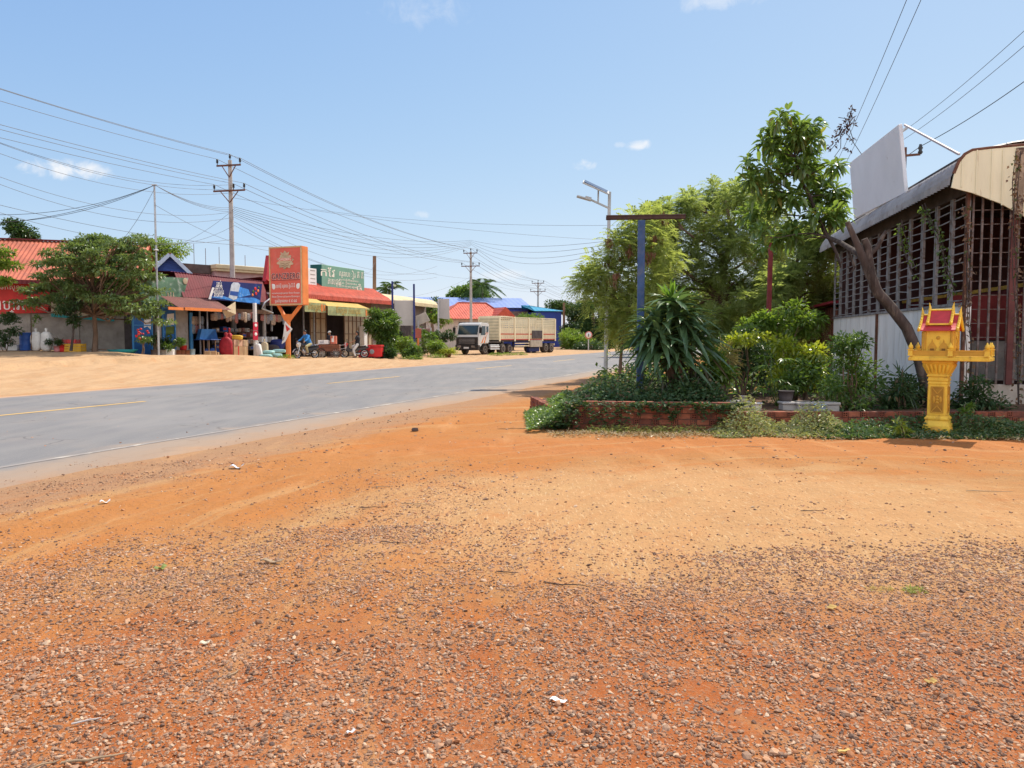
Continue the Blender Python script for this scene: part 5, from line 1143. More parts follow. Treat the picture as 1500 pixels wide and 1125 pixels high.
# leafy bush by the second shop
base = G(566, 53); tr = [(0, 0, 0), (0.05, 0, .6), (0, 0, 1.3)]
tree('leafy_tree', 'round leafy bright green tree beside the red ice chest', 'tree', base, tr, pxclumps([(560, 460, 15, 9), (553, 472, 14, 10), (569, 470, 12, 12), (562, 484, 18, 12), (572, 496, 14, 14), (545, 477, 8, 7), (566, 508, 14, 12), (556, 495, 12, 12)], 53, base, .4), L_MID, 6500, .27, .12, .08, per=6, sub=.35, up=.2)
for k, (px, py, rx, ry, Y_, lm, lb) in enumerate(((568, 512, 10, 10, 51, L_DARK, 'dark potted shrub at the foot of the round leafy tree'), (590, 503, 18, 16, 55, L_LITE, 'yellow green shrub under the first blank billboard'), (603, 513, 13, 11, 52, L_MID, 'small shrub on a bare stem standing on the red verge'), (628, 503, 20, 14, 60, L_MID, 'wide green shrub below the tilted board'), (641, 508, 14, 12, 58, L_LITE, 'light green shrub left of the yellow grass clump'), (646, 490, 18, 10, 64, L_DARK, 'dark shrub in front of the truck cab'), (578, 490, 10, 14, 57, L_DARK, 'dark shrub between the leafy tree and the billboard'), (617, 488, 12, 10, 66, L_MID, 'bushy green plant behind the blue billboard post'), (646, 465, 15, 14, 72, L_LITE, 'spreading papaya like plant under the small blank sign'), (632, 462, 12, 12, 74, L_MID, 'leafy plant left of the small blank sign'))):
    p = G(px, Y_); bush('verge_shrub', lb, 'shrub', p, pxclumps([(px, py, rx, ry), (px-rx*.4, py+ry*.3, rx*.6, ry*.6), (px+rx*.5, py+ry*.3, rx*.5, ry*.6)], Y_, p, .3), 1400, .22, .09, lm, per=4, sub=.3)
p = G(656, 57.5); n = 420; P = np.zeros((n, 3)); P[:, :2] = rng.normal(0, .22, (n, 2)); dd = rdir(n, .3, 1.)
t = thing('grass_clump', 'bright yellow green clump of arching grass in a pot before the truck', 'plant', p)
mb = MB(); mb.lathe([(.2, 0), (.28, .3), (.3, .3), (.3, .34), (.24, .34)], 14); mb.build('pot', mat('clay_pot_red', (.30, .12, .07), .8), t)
V, Q = leaves(P+np.array([0, 0, .3]), dd, rdir(n)*.3+np.array([0, 0, 1.]), rng.uniform(.7, 1.25, n), .045, .55, .1, 4); npmesh('foliage', V, Q, leafmat('yellow_green_grass', (.20, .26, .03), (.34, .36, .06), .5, .03), t)
# ================================================================ third building, billboards
F3 = frame_px(545, 61, 634, 74)
X3 = lambda px, py=494, dy=0.: F3.loc(px, py, dy)[0]
Z3 = lambda px, py, dy=0.: F3.loc(px, py, dy)[1]
t = thing('curved_roof_workshop', 'dim grey walled workshop with a cream curved metal roof edge', 'workshop', F3.o, F3.rz)
xa, xb = X3(546), X3(633); zt_ = Z3(590, 437); 
mb = MB(); mb.box(xa, xb, .6, .75, 0, zt_); mb.box(xa, xa+.15, .75, 8, 0, zt_); mb.box(xb-.15, xb, .75, 8, 0, zt_); mb.build('wall', mat('dim_grey_wall', (.20, .16, .145), .9, .2, 1), t)
z1 = Z3(590, 446, -.5); mb = MB(); mb.sheet([(-.55, z1), (-.52, z1+.3), (-.35, z1+.55), (.1, z1+.75), (3.5, z1+.95), (8, z1+.5)], xa-.2, xb+.2, .2, .02); mb.build('roof', CREAM, t)
mb = MB(); mb.prismx([(-.5, z1), (-.45, z1+.3), (-.3, z1+.5), (.1, z1+.68), (3.5, z1+.88), (8, z1+.45), (8, z1-.2), (.8, z1-.2)], xa-.16, xa-.1); mb.build('gable_sheet', PINK, t)
for px in (575, 603): lx = X3(px); MB().box(lx-1.1, lx+1.1, .54, .6, 0, Z3(px, 470)).build('doorway', DARK, t)
def board(label, pts, Y, m=WHITE, posts=(), name='blank_billboard', pm=NAVY, depth=.12, yaw=0):
    fr = Frame(W(pts[0][0]-5, HZ, Y-yaw), W(pts[1][0]+5, HZ, Y+yaw)); t = thing(name, label, 'billboard', fr.o, fr.rz)
    q = [fr.loc(*k) for k in pts]; pn = MB().prism(q, 0, depth).build('panel', m, t, .01)
    for px, pt in posts:
        lx = fr.loc(px, 494, -.05)[0]; g0 = fr.gz(lx, 0); mb = MB(); mb.bar((lx, -.08, g0-.2), (lx, -.08, fr.loc(px, pt, -.08)[1]), .13); mb.build('post', pm, t)
    return t
board('blank grey white billboard between two blue posts before the workshop', [(577, 440), (606, 440), (606, 477), (579, 477)], 57.5, mat('blank_board', (.50, .47, .44), .6, .08, 1.2), ((575.5, 412), (607, 416)))
board('dirty white board tilted behind the right blue post', [(609, 463), (623, 457), (630, 470), (609, 478)], 60, mat('dirty_board', (.42, .38, .33), .7, .15, 1.5), ((613, 470),), 'tilted_board', STEEL)
board('small blank grey sign on a thin pole left of the red tiled house', [(643, 438), (658, 437.5), (658.5, 468), (643, 466)], 66, mat('blank_sign_grey', (.45, .42, .40), .6, .08, 1.2), ((642.5, 438),), 'blank_sign', STEEL)
p = G(549, 66); h = W(549, 375, 66).z-p.z; mb = MB(); mb.tube([(0, 0, -.2), (0, 0, h*.5), (.05, 0, h)], [.17, .16, .15], 8); o = mb.build('wooden_pole', WOOD); o.location = p; tag(o, 'bare brown pole rising behind the cream curved roof', 'pole')
t = thing('orange_sign_post', 'orange painted post with a small sign behind the verge shrubs', 'post', G(612.5, 58)); h = 2.2
mb = MB(); mb.bar((0, 0, 0), (0, 0, h), .12); mb.build('post', ORANGE, t); MB().box(-.25, .25, -.08, -.062, h-.75, h-.05).build('panel', mat('small_red_panel', (.45, .12, .08), .6), t, .01)
board('low faded red and white hoarding behind the shrubs', [(614, 481), (632, 481), (632, 497), (614, 497)], 66, mat('faded_hoarding', (.45, .22, .20), .7, .4, 2, c2=(.5, .45, .42), c2t=(.5, .65)), ((616, 480), (631, 480)), 'low_hoarding', STEEL)
# ================================================================ parked lorry
CAB = mat('lorry_white_paint', (.60, .58, .55), .35, .06, 2, spec=.5, c2=(.45, .36, .28), c2t=(.6, .85))
LCREAM = mat('lorry_cream_paint', (.80, .69, .47), .55, .06, 2, c2=(.55, .42, .26), c2t=(.62, .85))
LORNG = mat('lorry_orange_stripe', (.70, .20, .04), .45, .1, 2)
DRTY = mat('dusty_black_chassis', (.035, .03, .028), .8, .3, 3, c2=(.16, .09, .05))
TYRE = mat('dusty_tyre', (.05, .04, .035), .9, .3, 4, c2=(.20, .11, .06))
HUB = mat('dusty_hub', (.42, .36, .30), .6, .2, 5)
def wheel(par, x_, y_, r_=.5, w_=.3, out=1):
    mb = MB(); mb.M = Matrix.Translation((x_, y_, r_)) @ Matrix.Rotation(R(-90*out), 4, 'X')
    mb.lathe([(r_*.62, -w_/2), (r_*.92, -w_/2), (r_, -w_*.36), (r_, w_*.36), (r_*.92, w_/2), (r_*.62, w_/2)], 26)
    o = mb.build('wheel', TYRE, par)
    mb = MB(); mb.M = Matrix.Translation((x_, y_, r_)) @ Matrix.Rotation(R(-90*out), 4, 'X')
    mb.lathe([(r_*.6, w_*.44), (r_*.6, w_*.52), (r_*.55, w_*.52), (r_*.5, w_*.2), (r_*.26, w_*.2), (r_*.22, w_*.45), (r_*.12, w_*.5), (.02, w_*.5)], 22)
    for k in range(8): a = 2*math.pi*k/8; mb.lathe([(.022, w_*.2), (.022, w_*.32)], 6, (math.cos(a)*r_*.4, math.sin(a)*r_*.4, 0))
    mb.build('rim', HUB, o)
hd = R(29); fw = Vector((-math.sin(hd), -math.cos(hd), 0)); p = W(684, HZ, 70.2); p.z = 0
t = thing('lorry_tractor', 'white lorry tractor unit with orange stripes parked nose towards the shrubs', 'lorry', p, math.atan2(fw.y, fw.x))
# x forward (0 = bumper), y to the left side (the one facing the road)
cab = MB().prism([(0, .95), (-.02, 1.55), (-.08, 1.78), (-.38, 2.78), (-.6, 2.92), (-1.85, 2.92), (-1.95, 2.8), (-1.98, 1.15), (-1.85, 1.1), (-1.8, 1.0), (-.75, 1.0), (-.55, .8), (-.25, .62), (-.02, .62)], -1.2, 1.2).build('cab', CAB, t, .05, 2)
def onw(y0, y1, zz, e=.004):   # points on the raked windscreen plane
    f = lambda z: -.08-(z-1.78)*.30+e
    return [(f(zz[0]), y0, zz[0]), (f(zz[0]), y1, zz[0]), (f(zz[1]), y1, zz[1]), (f(zz[1]), y0, zz[1])]
MB().slab(onw(-1.06, 1.06, (1.83, 2.68)), .012).build('windscreen', GLASS, cab)
mb = MB(); q = onw(-.9, .2, (1.86, 2.0), .02); mb.bar(q[0], q[2], .02); q = onw(.1, 1.0, (1.86, 2.0), .02); mb.bar(q[0], q[2], .02); mb.build('wiper', BLACK, cab)
MB().box(-.03, .03, -1.16, 1.16, .94, 1.62).build('grille', DRTY, cab, .01)
mb = MB()
for k in range(4): mb.box(.031, .045, -.85, .85, 1.05+k*.12, 1.08+k*.12)
mb.build('grille_bar', STEEL, cab)
bm_ = MB().box(-.35, .12, -1.22, 1.22, .42, .93).build('bumper', DRTY, t, .05, 2)
for s_ in (-1, 1): mb = MB(); mb.box(.122, .15, s_*.75-.2, s_*.75+.2, .66, .85); mb.build('headlight', CHROME, t)
pl = MB().box(.122, .135, -.28, .28, .56, .72).build('number_plate', WHITE, t, .003)
for s_ in (-1, 1):
    gl = [(-.42, 1.80), (-.62, 2.62), (-1.28, 2.62), (-1.28, 1.80)]
    mb = MB(); mb.prism(gl, s_*1.203, s_*1.212); mb.build('side_window', GLASS, cab)
    mb = MB(); mb.prism([(-1.45, 1.95), (-1.45, 2.6), (-1.8, 2.6), (-1.8, 2.15)], s_*1.203, s_*1.212); mb.build('rear_quarter_window', GLASS, cab)
    d_ = MB(); d_.prism([(-.3, 1.05), (-.36, 1.76), (-1.34, 1.76), (-1.34, 1.05)], s_*1.202, s_*1.210); d_ = d_.build('door', CAB, cab)
    mb = MB(); mb.bar((-1.18, s_*1.225, 1.62), (-1.3, s_*1.225, 1.62), .04); mb.build('handle', BLKP, d_)
    for off in (0, .42):
        mb = MB(); mb.prism([(-.5-off, 1.08), (-.72-off, 1.08), (-1.1-off*.8, 1.74), (-1.5-off*.6, 2.05), (-1.42-off*.6, 2.05), (-.95-off*.8, 1.62)], s_*1.214, s_*1.222); mb.build('stripe', LORNG, cab)
    mb = MB(); mb.tube([(-.25, s_*1.2, 2.6), (-.05, s_*1.42, 2.6), (-.05, s_*1.42, 1.95)], .025, 6); mb.box(-.1, -.02, s_*1.42-.13, s_*1.42+.13, 1.95, 2.5); mb.build('mirror', BLKP, cab)
    mb = MB()
    for k in range(9):
        a0, a1 = R(10+k*18), R(28+k*18)
        mb.add([(-1.3+math.cos(a)*.6, s_*1.24, .5+math.sin(a)*.6) for a in (a0, a1)]+[(-1.3+math.cos(a)*.6, s_*.85, .5+math.sin(a)*.6) for a in (a1, a0)], [(0, 1, 2, 3)])
    mb.build('wheel_arch', DRTY, t)
    mb = MB(); mb.box(-.75, -.35, s_*1.05, s_*1.21, .38, .43); mb.build('step', DRTY, t)
    wheel(t, -1.3, s_*1.02, .5, .3, s_)
    for x_ in (-4.55, -5.85): wheel(t, x_, s_*.95, .5, .52, s_)
    mb = MB(); mb.box(-6.6, -.6, s_*.42-.05, s_*.42+.05, .72, .98); mb.build('chassis_rail', DRTY, t)
    mb = MB(); mb.box(-3.85, -2.2, s_*1.0-.18, s_*1.0+.18, .5, .9); mb.bar((-3.9, s_*1.2, .7), (-2.15, s_*1.2, .7), .05, .08); mb.bar((-3.9, s_*1.2, .48), (-2.15, s_*1.2, .48), .05, .06); mb.build('side_tank', STEEL, t, .02)
mb = MB(); mb.box(-5.9, -4.5, -.5, .5, .985, 1.12); mb.build('coupling_plate', DRTY, t)
mb = MB(); mb.bar((-.9, -.95, 2.93), (-.9, .95, 2.93), .5, .06); mb.build('roof_rail', CAB, cab)
kp = p-fw*5.2
h2 = R(34); tw_ = Vector((-math.sin(h2), -math.cos(h2), 0))
t = thing('lorry_trailer', 'long cream slatted trailer with red stripes behind the white tractor', 'trailer', kp, math.atan2(tw_.y, tw_.x))
L0, L1, HB, HT = 1.05, -9.2, 1.36, 3.50
MB().box(L1, L0, -1.2, 1.2, 1.16, HB).build('floor_frame', DRTY, t)
SD = -1
for s_ in (-1, 1):
    nb_ = 4; Lb = (L0-L1)/nb_
    sd_ = MB()
    for k in range(12): z0 = HB+.02+k*(HT-HB-.02)/12; sd_.box(L1+.02, L0-.02, s_*1.17-.02, s_*1.17+.02, z0, z0+(HT-HB-.02)/12*(.5 if k > 5 else .86))
    sd_ = sd_.build('side_boards', LCREAM, t)
    for k in range(nb_+1): x_ = L1+k*Lb; MB().box(x_-.09, x_+.09, s_*1.19, s_*1.27, HB-.15, HT+.02).build('side_post', LCREAM, sd_)
    mb = MB()
    for k in range(nb_*8):
        x_ = L1+(k+.5)*Lb/8
        if k % 8 != 7: mb.box(x_-.025, x_+.025, s_*1.192, s_*1.215, HB, HT)
    mb.build('side_stake', LCREAM, sd_)
    mb = MB()
    for k in range(nb_):
        mb.box(L1+k*Lb+.1, L1+(k+1)*Lb-.1, s_*1.217, s_*1.226, HB+.5, HB+.6); mb.box(L1+k*Lb+.1, L1+(k+1)*Lb-.1, s_*1.217, s_*1.226, HB-.02, HB+.07)
    mb.build('red_stripe', mat('lorry_red_stripe%d' % (s_+1), (.52, .07, .04), .5, .15), sd_)
    mb = MB(); mb.box(L1, L0, s_*1.2-.04, s_*1.2+.04, HT+.003, HT+.07); mb.build('top_rail', LCREAM, sd_)
MB().box(L0-.02, L0+.03, -1.15, 1.15, HB, HT+.12).build('front_wall', LCREAM, t, .01)
mb = MB()
for k in range(7): z0 = HB+.1+k*.29; mb.box(L0+.031, L0+.055, -1.12, 1.12, z0, z0+.22)
mb.build('front_board', mat('dull_cream', (.50, .43, .29), .7, .12, 2), t)
MB().box(L1-.03, L1+.02, -1.15, 1.15, HB, HT).build('tailgate', LCREAM, t, .01)
lf = [(L0-.2+.1, 0)]
mb = MB(); lump(mb, (L0-1.6, 0, HT-.05), (1.2, 1.0, .22), 2, .2); mb.build('load_cover', BEISA, t)
xk = L1+Lb*1.05; MB().box(xk, xk+Lb*.75, 1.235, 1.30, HB+.12, HB+.92).build('dark_hatch', DARK, t, .01)
MB().box(xk-.05, xk+Lb*.85, .95, 1.27, .62, HB-.02).build('tool_box', mat('grey_tool_box', (.42, .36, .29), .6, .15), t, .02)
MB().box(xk-.1, xk+1.9, .55, .9, .12, .58).build('water_tank', NAVY, t, .05)
mb = MB(); mb.bar((xk+Lb*.9, 1.15, .75), (xk+Lb*1.9, 1.15, .75), .05, .1); mb.bar((xk+Lb*.9, 1.15, 1.0), (xk+Lb*1.9, 1.15, 1.0), .05, .1); mb.build('side_guard', LCREAM, t)
for x_ in (L1+.75, L1+1.85):
    for s_ in (-1, 1): wheel(t, x_, s_*.98, .5, .5, s_)
for s_ in (-1, 1): mb = MB(); mb.bar((-2.0, s_*.7, .35), (-2.0, s_*.7, 1.15), .12); mb.cbox((-2.0, s_*.7, .33), (.3, .3, .05)); mb.build('landing_leg', DRTY, t)
mb = MB(); mb.box(L1-.1, L1-.04, -1.1, 1.1, .75, .95); mb.build('rear_bumper', LCREAM, t)
# ================================================================ houses behind the lorry
FR_ = Frame(W(655, HZ, 96), W(750, HZ, 99))
t = thing('tiled_house', 'white walled house with a bright red hipped tile roof behind the lorry', 'house', FR_.o, FR_.rz)
a0, a1 = FR_.loc(640, 468)[0], FR_.loc(746, 468)[0]; ze = FR_.loc(700, 467)[1]; zr = FR_.loc(690, 444, 5)[1]; r0, r1 = FR_.loc(671, 444, 5)[0], FR_.loc(712, 444, 5)[0]
MB().box(a0+.5, a1-.5, .7, 9.3, 0, ze).build('wall', mat('house_white', (.55, .48, .42), .8, .1), t)
mb = MB(); mb.add([(a0, -.2, ze), (a1, -.2, ze), (a1, 10.2, ze), (a0, 10.2, ze), (r0, 5, zr), (r1, 5, zr)], [(0, 1, 5, 4), (1, 2, 5), (2, 3, 4, 5), (3, 0, 4), (3, 2, 1, 0)])
rf = mb.build('roof', mat('bright_red_tiles', (.50, .085, .045), .6, .2, 2, ribs=(0, .35, .6)), t)
mb = MB(); mb.tube([(r0, 5, zr), (r1, 5, zr)], .14, 8); mb.tube([(r1, 5, zr), (a1, -.2, ze)], .13, 8); mb.tube([(r0, 5, zr), (a0, -.2, ze)], .13, 8); mb.build('ridge_tile', mat('dark_red_tiles', (.26, .05, .035), .7), rf)
mb = MB(); b0 = a1-2.5; mb.prism([(b0, ze), (b0+3.2, ze), (b0+1.6, ze+1.5)], -1.2, 3.5); mb.build('side_gable', rf.data.materials[0], t)
for px in (680, 693, 704): lx = FR_.loc(px, 475)[0]; w_ = MB().box(lx-.5, lx+.5, .66, .7, ze-1.7, ze-.4).build('window', DARK, t); MB().box(lx-.6, lx+.6, .6, .66, ze-1.8, ze-1.7).build('sill', WHITE, w_)
FW_ = Frame(W(630, HZ, 122), W(786, HZ, 126))
t = thing('blue_warehouse', 'long blue warehouse with a pale blue metal roof behind the red tiled house', 'warehouse', FW_.o, FW_.rz)
a0, a1 = FW_.loc(600, 455)[0], FW_.loc(775, 455)[0]; ze = FW_.loc(720, 451)[1]; zr = FW_.loc(720, 437, 8)[1]
MB().box(a0, a1, .4, 15.6, 0, ze-.05).build('wall', mat('warehouse_blue', (.035, .055, .25), .6, .15, .5, ribs=(0, .6, .6)), t)
PBL = mat('pale_blue_roof', (.20, .27, .52), .5, .08, .5, ribs=(0, .8, .5))
mb = MB(); mb.slab([(a0-.5, 0, ze), (a1+.6, 0, ze), (a1+.6, 8, zr), (a0-.5, 8, zr)], .08); mb.slab([(a0-.5, 8, zr), (a1+.6, 8, zr), (a1+.6, 16, ze), (a0-.5, 16, ze)], .08); mb.build('roof', PBL, t)
mb = MB(); mb.prismx([(.4, ze-.05), (15.6, ze-.05), (8, zr-.1)], a1-.1, a1); mb.build('gable_wall', mat('gable_blue', (.16, .22, .40), .6, .1), t)
lx = FW_.loc(759, 462)[0]; MB().box(lx-1.6, lx+1.6, .34, .39, FW_.loc(759, 470)[1], FW_.loc(759, 456)[1]).build('window', mat('brown_window', (.18, .12, .10), .5), t)
mb = MB()
for k in range(3): mb.box(a1+.005, a1+.06, 5.5+k*1.8, 6.3+k*1.8, ze+.1, ze+1.3)
mb.build('vent_louvre', WHITE, t)
FT_ = Frame(W(772, HZ, 119), W(826, HZ, 120))
t = thing('teal_roofed_shed', 'dark blue shed with a teal sloping roof at the end of the lorry', 'shed', FT_.o, FT_.rz)
a0, a1 = FT_.loc(786, 460)[0], FT_.loc(823, 462)[0]; ze = FT_.loc(800, 456)[1]; zr = FT_.loc(800, 448, 5)[1]
MB().box(a0, a1, .3, 9.7, 0, ze-.05).build('wall', mat('shed_blue', (.025, .05, .25), .6, .12, 1, ribs=(0, .5, .6)), t)
mb = MB(); mb.slab([(a0-.3, 0, ze), (a1+.4, 0, ze), (a1-5.5, 5, zr), (a0-.3, 5, zr)], .07); mb.slab([(a0-.3, 5, zr), (a1-5.5, 5, zr), (a1+.4, 10, ze), (a0-.3, 10, ze)], .07); mb.slab([(a1+.4, 0, ze), (a1+.4, 10, ze), (a1-5.5, 5, zr), (a1-5.5, 5.01, zr)], .05); mb.build('roof', mat('teal_roof', (.03, .25, .40), .5, .1, 1, ribs=(0, .6, .5)), t)
# ================================================================ trees in the distance
def palm(label, px, Y, ztop_px, n=16, fl=2.6, seed=0):
    p = G(px, Y); h = W(px, ztop_px, Y).z-p.z-fl*.25; t = thing('palm_tree', label, 'palm', p, 0)
    mb = MB(); mb.tube([(0, 0, -.2), (.15, 0, h*.5), (.05, 0, h)], [.2, .15, .13], 8); mb.build('trunk', BARK, t)
    A = []; Bv = []; Cn = []
    mb = MB(); a = rng.uniform(0, 6.28, n); el = rng.uniform(-.35, 1.25, n)
    for k in range(n):
        dx = np.array([math.cos(a[k])*math.cos(el[k]), math.sin(a[k])*math.cos(el[k]), math.sin(el[k])]); pts = []
        for s_ in np.linspace(0, 1, 16):
            c = np.array([.05, 0, h])+dx*fl*s_; c[2] -= fl*.55*s_*s_; pts.append(tuple(c))
            if s_ > .08:
                sdv = np.cross(dx, [0, 0, 1]); sdv /= max(np.linalg.norm(sdv), .1)
                for sg in (-1, 1): A.append(c); Bv.append(sdv*sg+dx*.5-np.array([0, 0, .35])); Cn.append(np.array([0, 0, 1.])+rdir(1)[0]*.2)
        mb.tube(pts[::3], .03, 4)
    V, Q = leaves(np.array(A), np.array(Bv), np.array(Cn), fl*.30, .13, .3, .1, 2); cr = npmesh('crown', V, Q, L_FAR, t); mb.build('frond_rib', L_LITE, cr)
    return t
palm('coconut palm beside the round tree above the blue warehouse', 706, 132, 412, fl=3.8, n=18)
palm('palm tips showing behind the bare brown pole', 570, 85, 416, fl=2.4)
def far_tree(label, cl, Y, lm=L_FAR, n=6000, ll=.5, group=None, px=None, nm='broadleaf_tree'):
    px = px or sum(c[0] for c in cl)/len(cl); base = G(px, Y); h = W(px, min(c[1] for c in cl), Y).z
    return tree(nm, label, 'tree', base, [(0, 0, 0), (.2, 0, h*.3), (.1, 0, h*.55), (0, 0, h*.85)], pxclumps(cl, Y, base, 1.5), lm, n, ll, ll*.5, .3, per=8, sub=max(.7, Y/120), up=.2, group=group)
far_tree('round green tree above the pale blue warehouse roof', [(690, 428, 22, 12), (675, 434, 14, 9), (705, 432, 14, 10), (690, 440, 26, 8)], 140, L_MID, 6000, .6)
far_tree('small trees behind the blank sign at the warehouse end', [(636, 447, 8, 9), (628, 455, 8, 8)], 90, L_FAR, 1200, .35)
far_tree('pale tree rising above the lorry trailer', [(775, 467, 12, 5), (765, 470, 10, 5), (786, 470, 8, 4)], 92, L_MID, 2500, .3)
far_tree('distant low trees beyond the teal roofed shed', [(815, 450, 20, 6), (835, 452, 18, 7), (850, 455, 16, 8)], 190, L_FAR, 5000, .7)
far_tree('dark tree standing at the bend right of the lorry', [(842, 462, 14, 14), (848, 480, 20, 16), (835, 490, 14, 16), (842, 500, 20, 12)], 112, L_DARK, 7000, .45)
far_tree('tall dark tree behind the round traffic sign', [(866, 448, 18, 16), (872, 470, 24, 18), (860, 488, 22, 16), (880, 495, 22, 14), (866, 505, 26, 8)], 106, L_FAR, 9000, .45)
far_tree('wide dark tree at the far end of the road', [(895, 440, 18, 20), (905, 465, 20, 22), (898, 490, 22, 16), (920, 480, 16, 26), (925, 455, 18, 20), (915, 440, 20, 16)], 116, L_DARK, 10000, .5)
far_tree('bright green bush between the lorry and the traffic sign', [(838, 492, 13, 10), (848, 498, 14, 10), (832, 502, 10, 9), (842, 506, 18, 6)], 100, L_LITE, 4500, .35, nm='roadside_bush')
far_tree('low dark bush under the round traffic sign', [(866, 506, 16, 8), (878, 509, 12, 6), (852, 510, 8, 5)], 97, L_DARK, 2500, .3, nm='roadside_bush')
for k, (px, Y_) in enumerate(((955, 62), (1000, 58), (1050, 60), (1105, 57), (1150, 55), (1200, 58), (975, 75), (1080, 78), (1180, 80))):
    far_tree(('broad tree closing the view behind the feathery trees'), [(px, 440, 40, 30), (px-20, 470, 40, 30), (px+22, 475, 38, 28), (px, 505, 50, 22)], Y_, L_MID, 6000, .34, 'trees behind the feathery trees')
# traffic sign
t = thing('traffic_sign', 'round red rimmed traffic sign on a post at the far roadside', 'road sign', G(862, 93)); k_ = 93/F; zc = W(862, 491, 93).z
mb = MB(); mb.tube([(0, 0, 0), (0, 0, zc-.3)], .07, 8); mb.build('post', STEEL, t)
mb = MB(); mb.M = Matrix.Translation((0, -.08, zc)) @ Matrix.Rotation(R(90), 4, 'X'); mb.lathe([(.46, 0), (.46, .03)], 26); ds = mb.build('disc', mat('sign_rim_red', (.5, .16, .12), .5, .1), t)
mb = MB(); mb.M = Matrix.Translation((0, -.112, zc)) @ Matrix.Rotation(R(90), 4, 'X'); mb.lathe([(.34, 0), (.34, .006)], 26); mb.build('face', WHITE, ds)
mb = MB(); mb.box(-.06, .06, -.13, -.12, zc-.18, zc+.18); mb.build('symbol', DARK, ds)
p = G(826, 112); h = W(825, 444, 112).z; mb = MB(); mb.tube([(0, 0, -.2), (0, 0, h)], [.22, .16], 8); o = mb.build('wooden_pole', WOOD); o.location = p; tag(o, 'short dark pole at the rear end of the lorry trailer', 'pole')
for k, (px, Y_) in enumerate(((745, 68), (762, 69), (727, 66.5), (640, 56), (604, 51))):
    p = G(px, Y_); bush('verge_weed', 'low weed tuft on the verge ' + ('under the trailer', 'beside the trailer tool box', 'in front of the tractor wheels', 'near the yellow grass clump', 'by the small bare stemmed shrub')[k], 'weed', p, [(0, 0, .1, .7, .3, .14)], 300, .16, .04, L_LITE, per=0, stems=2)
# ================================================================ utility poles and cables
def utility_pole(label, px, Y, ytop, arms, wide, s=1.):
    p = G(px, Y); zt_ = W(px, ytop, Y).z-p.z; t = thing('utility_pole', label, 'utility pole', p, -math.atan2(D[0], D[1])*.6)
    mb = MB(); mb.tube([(0, 0, -.4), (0, 0, zt_*.5), (0, 0, zt_-.12)], [.19, .155, .12], 12); mb.build('shaft', CONCP, t)
    pts = []
    for ya, w_, n_ in arms:
        z = W(px, ya, Y).z-p.z; a = MB(); a.box(-w_, w_, -.2, -.125, z-.05, z+.05); a = a.build('crossarm', RUST, t)
        mb = MB()
        for s_ in (-1, 1): mb.bar((0, -.13, z-.75), (s_*w_*.55, -.14, z-.052), .045)
        mb.build('brace', RUST, a)
        xs_ = [-w_*.95, w_*.95] if n_ == 2 else [-w_*.95, w_*.28, w_*.95]
        for x_ in xs_:
            mb = MB(); mb.lathe([(.02, 0), (.03, .12), (.085, .14), (.05, .2), (.085, .23), (.05, .29), (.075, .32), (.04, .38)], 10, (x_, -.16, z+.052)); mb.build('insulator', BLKP, a)
            pts.append((x_, -.16, z+.43))
    mb = MB(); mb.lathe([(.02, 0), (.03, .12), (.085, .14), (.05, .2), (.085, .23), (.05, .29), (.075, .32), (.04, .38)], 10, (0, 0, zt_-.115)); mb.build('insulator', BLKP, t)
    pts.insert(0, (0, 0, zt_+.26))
    M = Matrix.Translation(p) @ Matrix.Rotation(t.rotation_euler[2], 4, 'Z')
    return [M @ Vector(q) for q in pts]
U1 = utility_pole('near concrete utility pole with two crossarms behind the burgundy shop', 342.5, 50, 232, ((243, .85, 2), (280, 1.12, 3)), 1)
U2 = utility_pole('middle utility pole standing right behind the lorry cab', 690, 92, 367, ((371, .85, 2), (390, 1.12, 3)), 1)
U3 = utility_pole('farthest utility pole near the teal roofed shed', 788, 126, 412.5, ((415, 1., 2), (427, 1.25, 3)), 1)
CABLE = mat('black_cable', (.045, .048, .055), .6, .1); CABG = mat('grey_cable', (.17, .18, .20), .6, .1)
def cable(a, b_, sag, r=.018, m=CABLE, label='dark power cable strung between the tall roadside utility poles', group='power cables along the road', n=22):
    a, b_ = Vector(a), Vector(b_); pts = []
    for i in range(n+1):
        t_ = i/n; c = a.lerp(b_, t_); c.z -= sag*4*t_*(1-t_); pts.append(c-a)
    mb = MB(); mb.tube(pts, r*.78, 5, False); o = mb.build('power_cable', m); o.location = a; tag(o, label, 'cable', group); return o
dU = U1[0]-U2[0]; dU.z = 0
for i in range(6):
    a = U1[i]; far = a+dU.normalized()*46+Vector((0, 0, .5)); cable(a, far, .9, .017, CABG)
    cable(a, U2[i], 1.0, .019, CABG); cable(U2[i], U3[i], .8, .022, CABG); cable(U3[i], U3[i]+(U3[i]-U2[i]).normalized()*60+Vector((6, 0, -1)), .8, .022, CABG)
LB = 'sagging low voltage cable in the tangle above the shops'; LG_ = 'low voltage cables above the shops'
def pc(x0_, y0_, Y0, x1_, y1_, Y1, sag, r=.016, m=CABLE, label=LB, group=LG_): cable(W(x0_, y0_, Y0), W(x1_, y1_, Y1), sag, r, m, label, group)
for k, (y0_, sg) in enumerate(((300, .55), (312, .6), (318, .45))): pc(-60, y0_+12, 34, 227, 271, 38.4, sg, .014)
for k, dy in enumerate((0, 3, 6)): pc(227, 271, 38.4, 343, 304+dy, 50, .35, .014, CABG)
for k in range(6): pc(343, 303+k*2.5, 50, 690, 352+k*1.5, 88, .9+.22*k, .016, CABG if k % 2 else CABLE)
for k in range(4): pc(690, 352+k*2, 88, 890, 353+k*5, 48, .5+.3*k, .016, CABG)
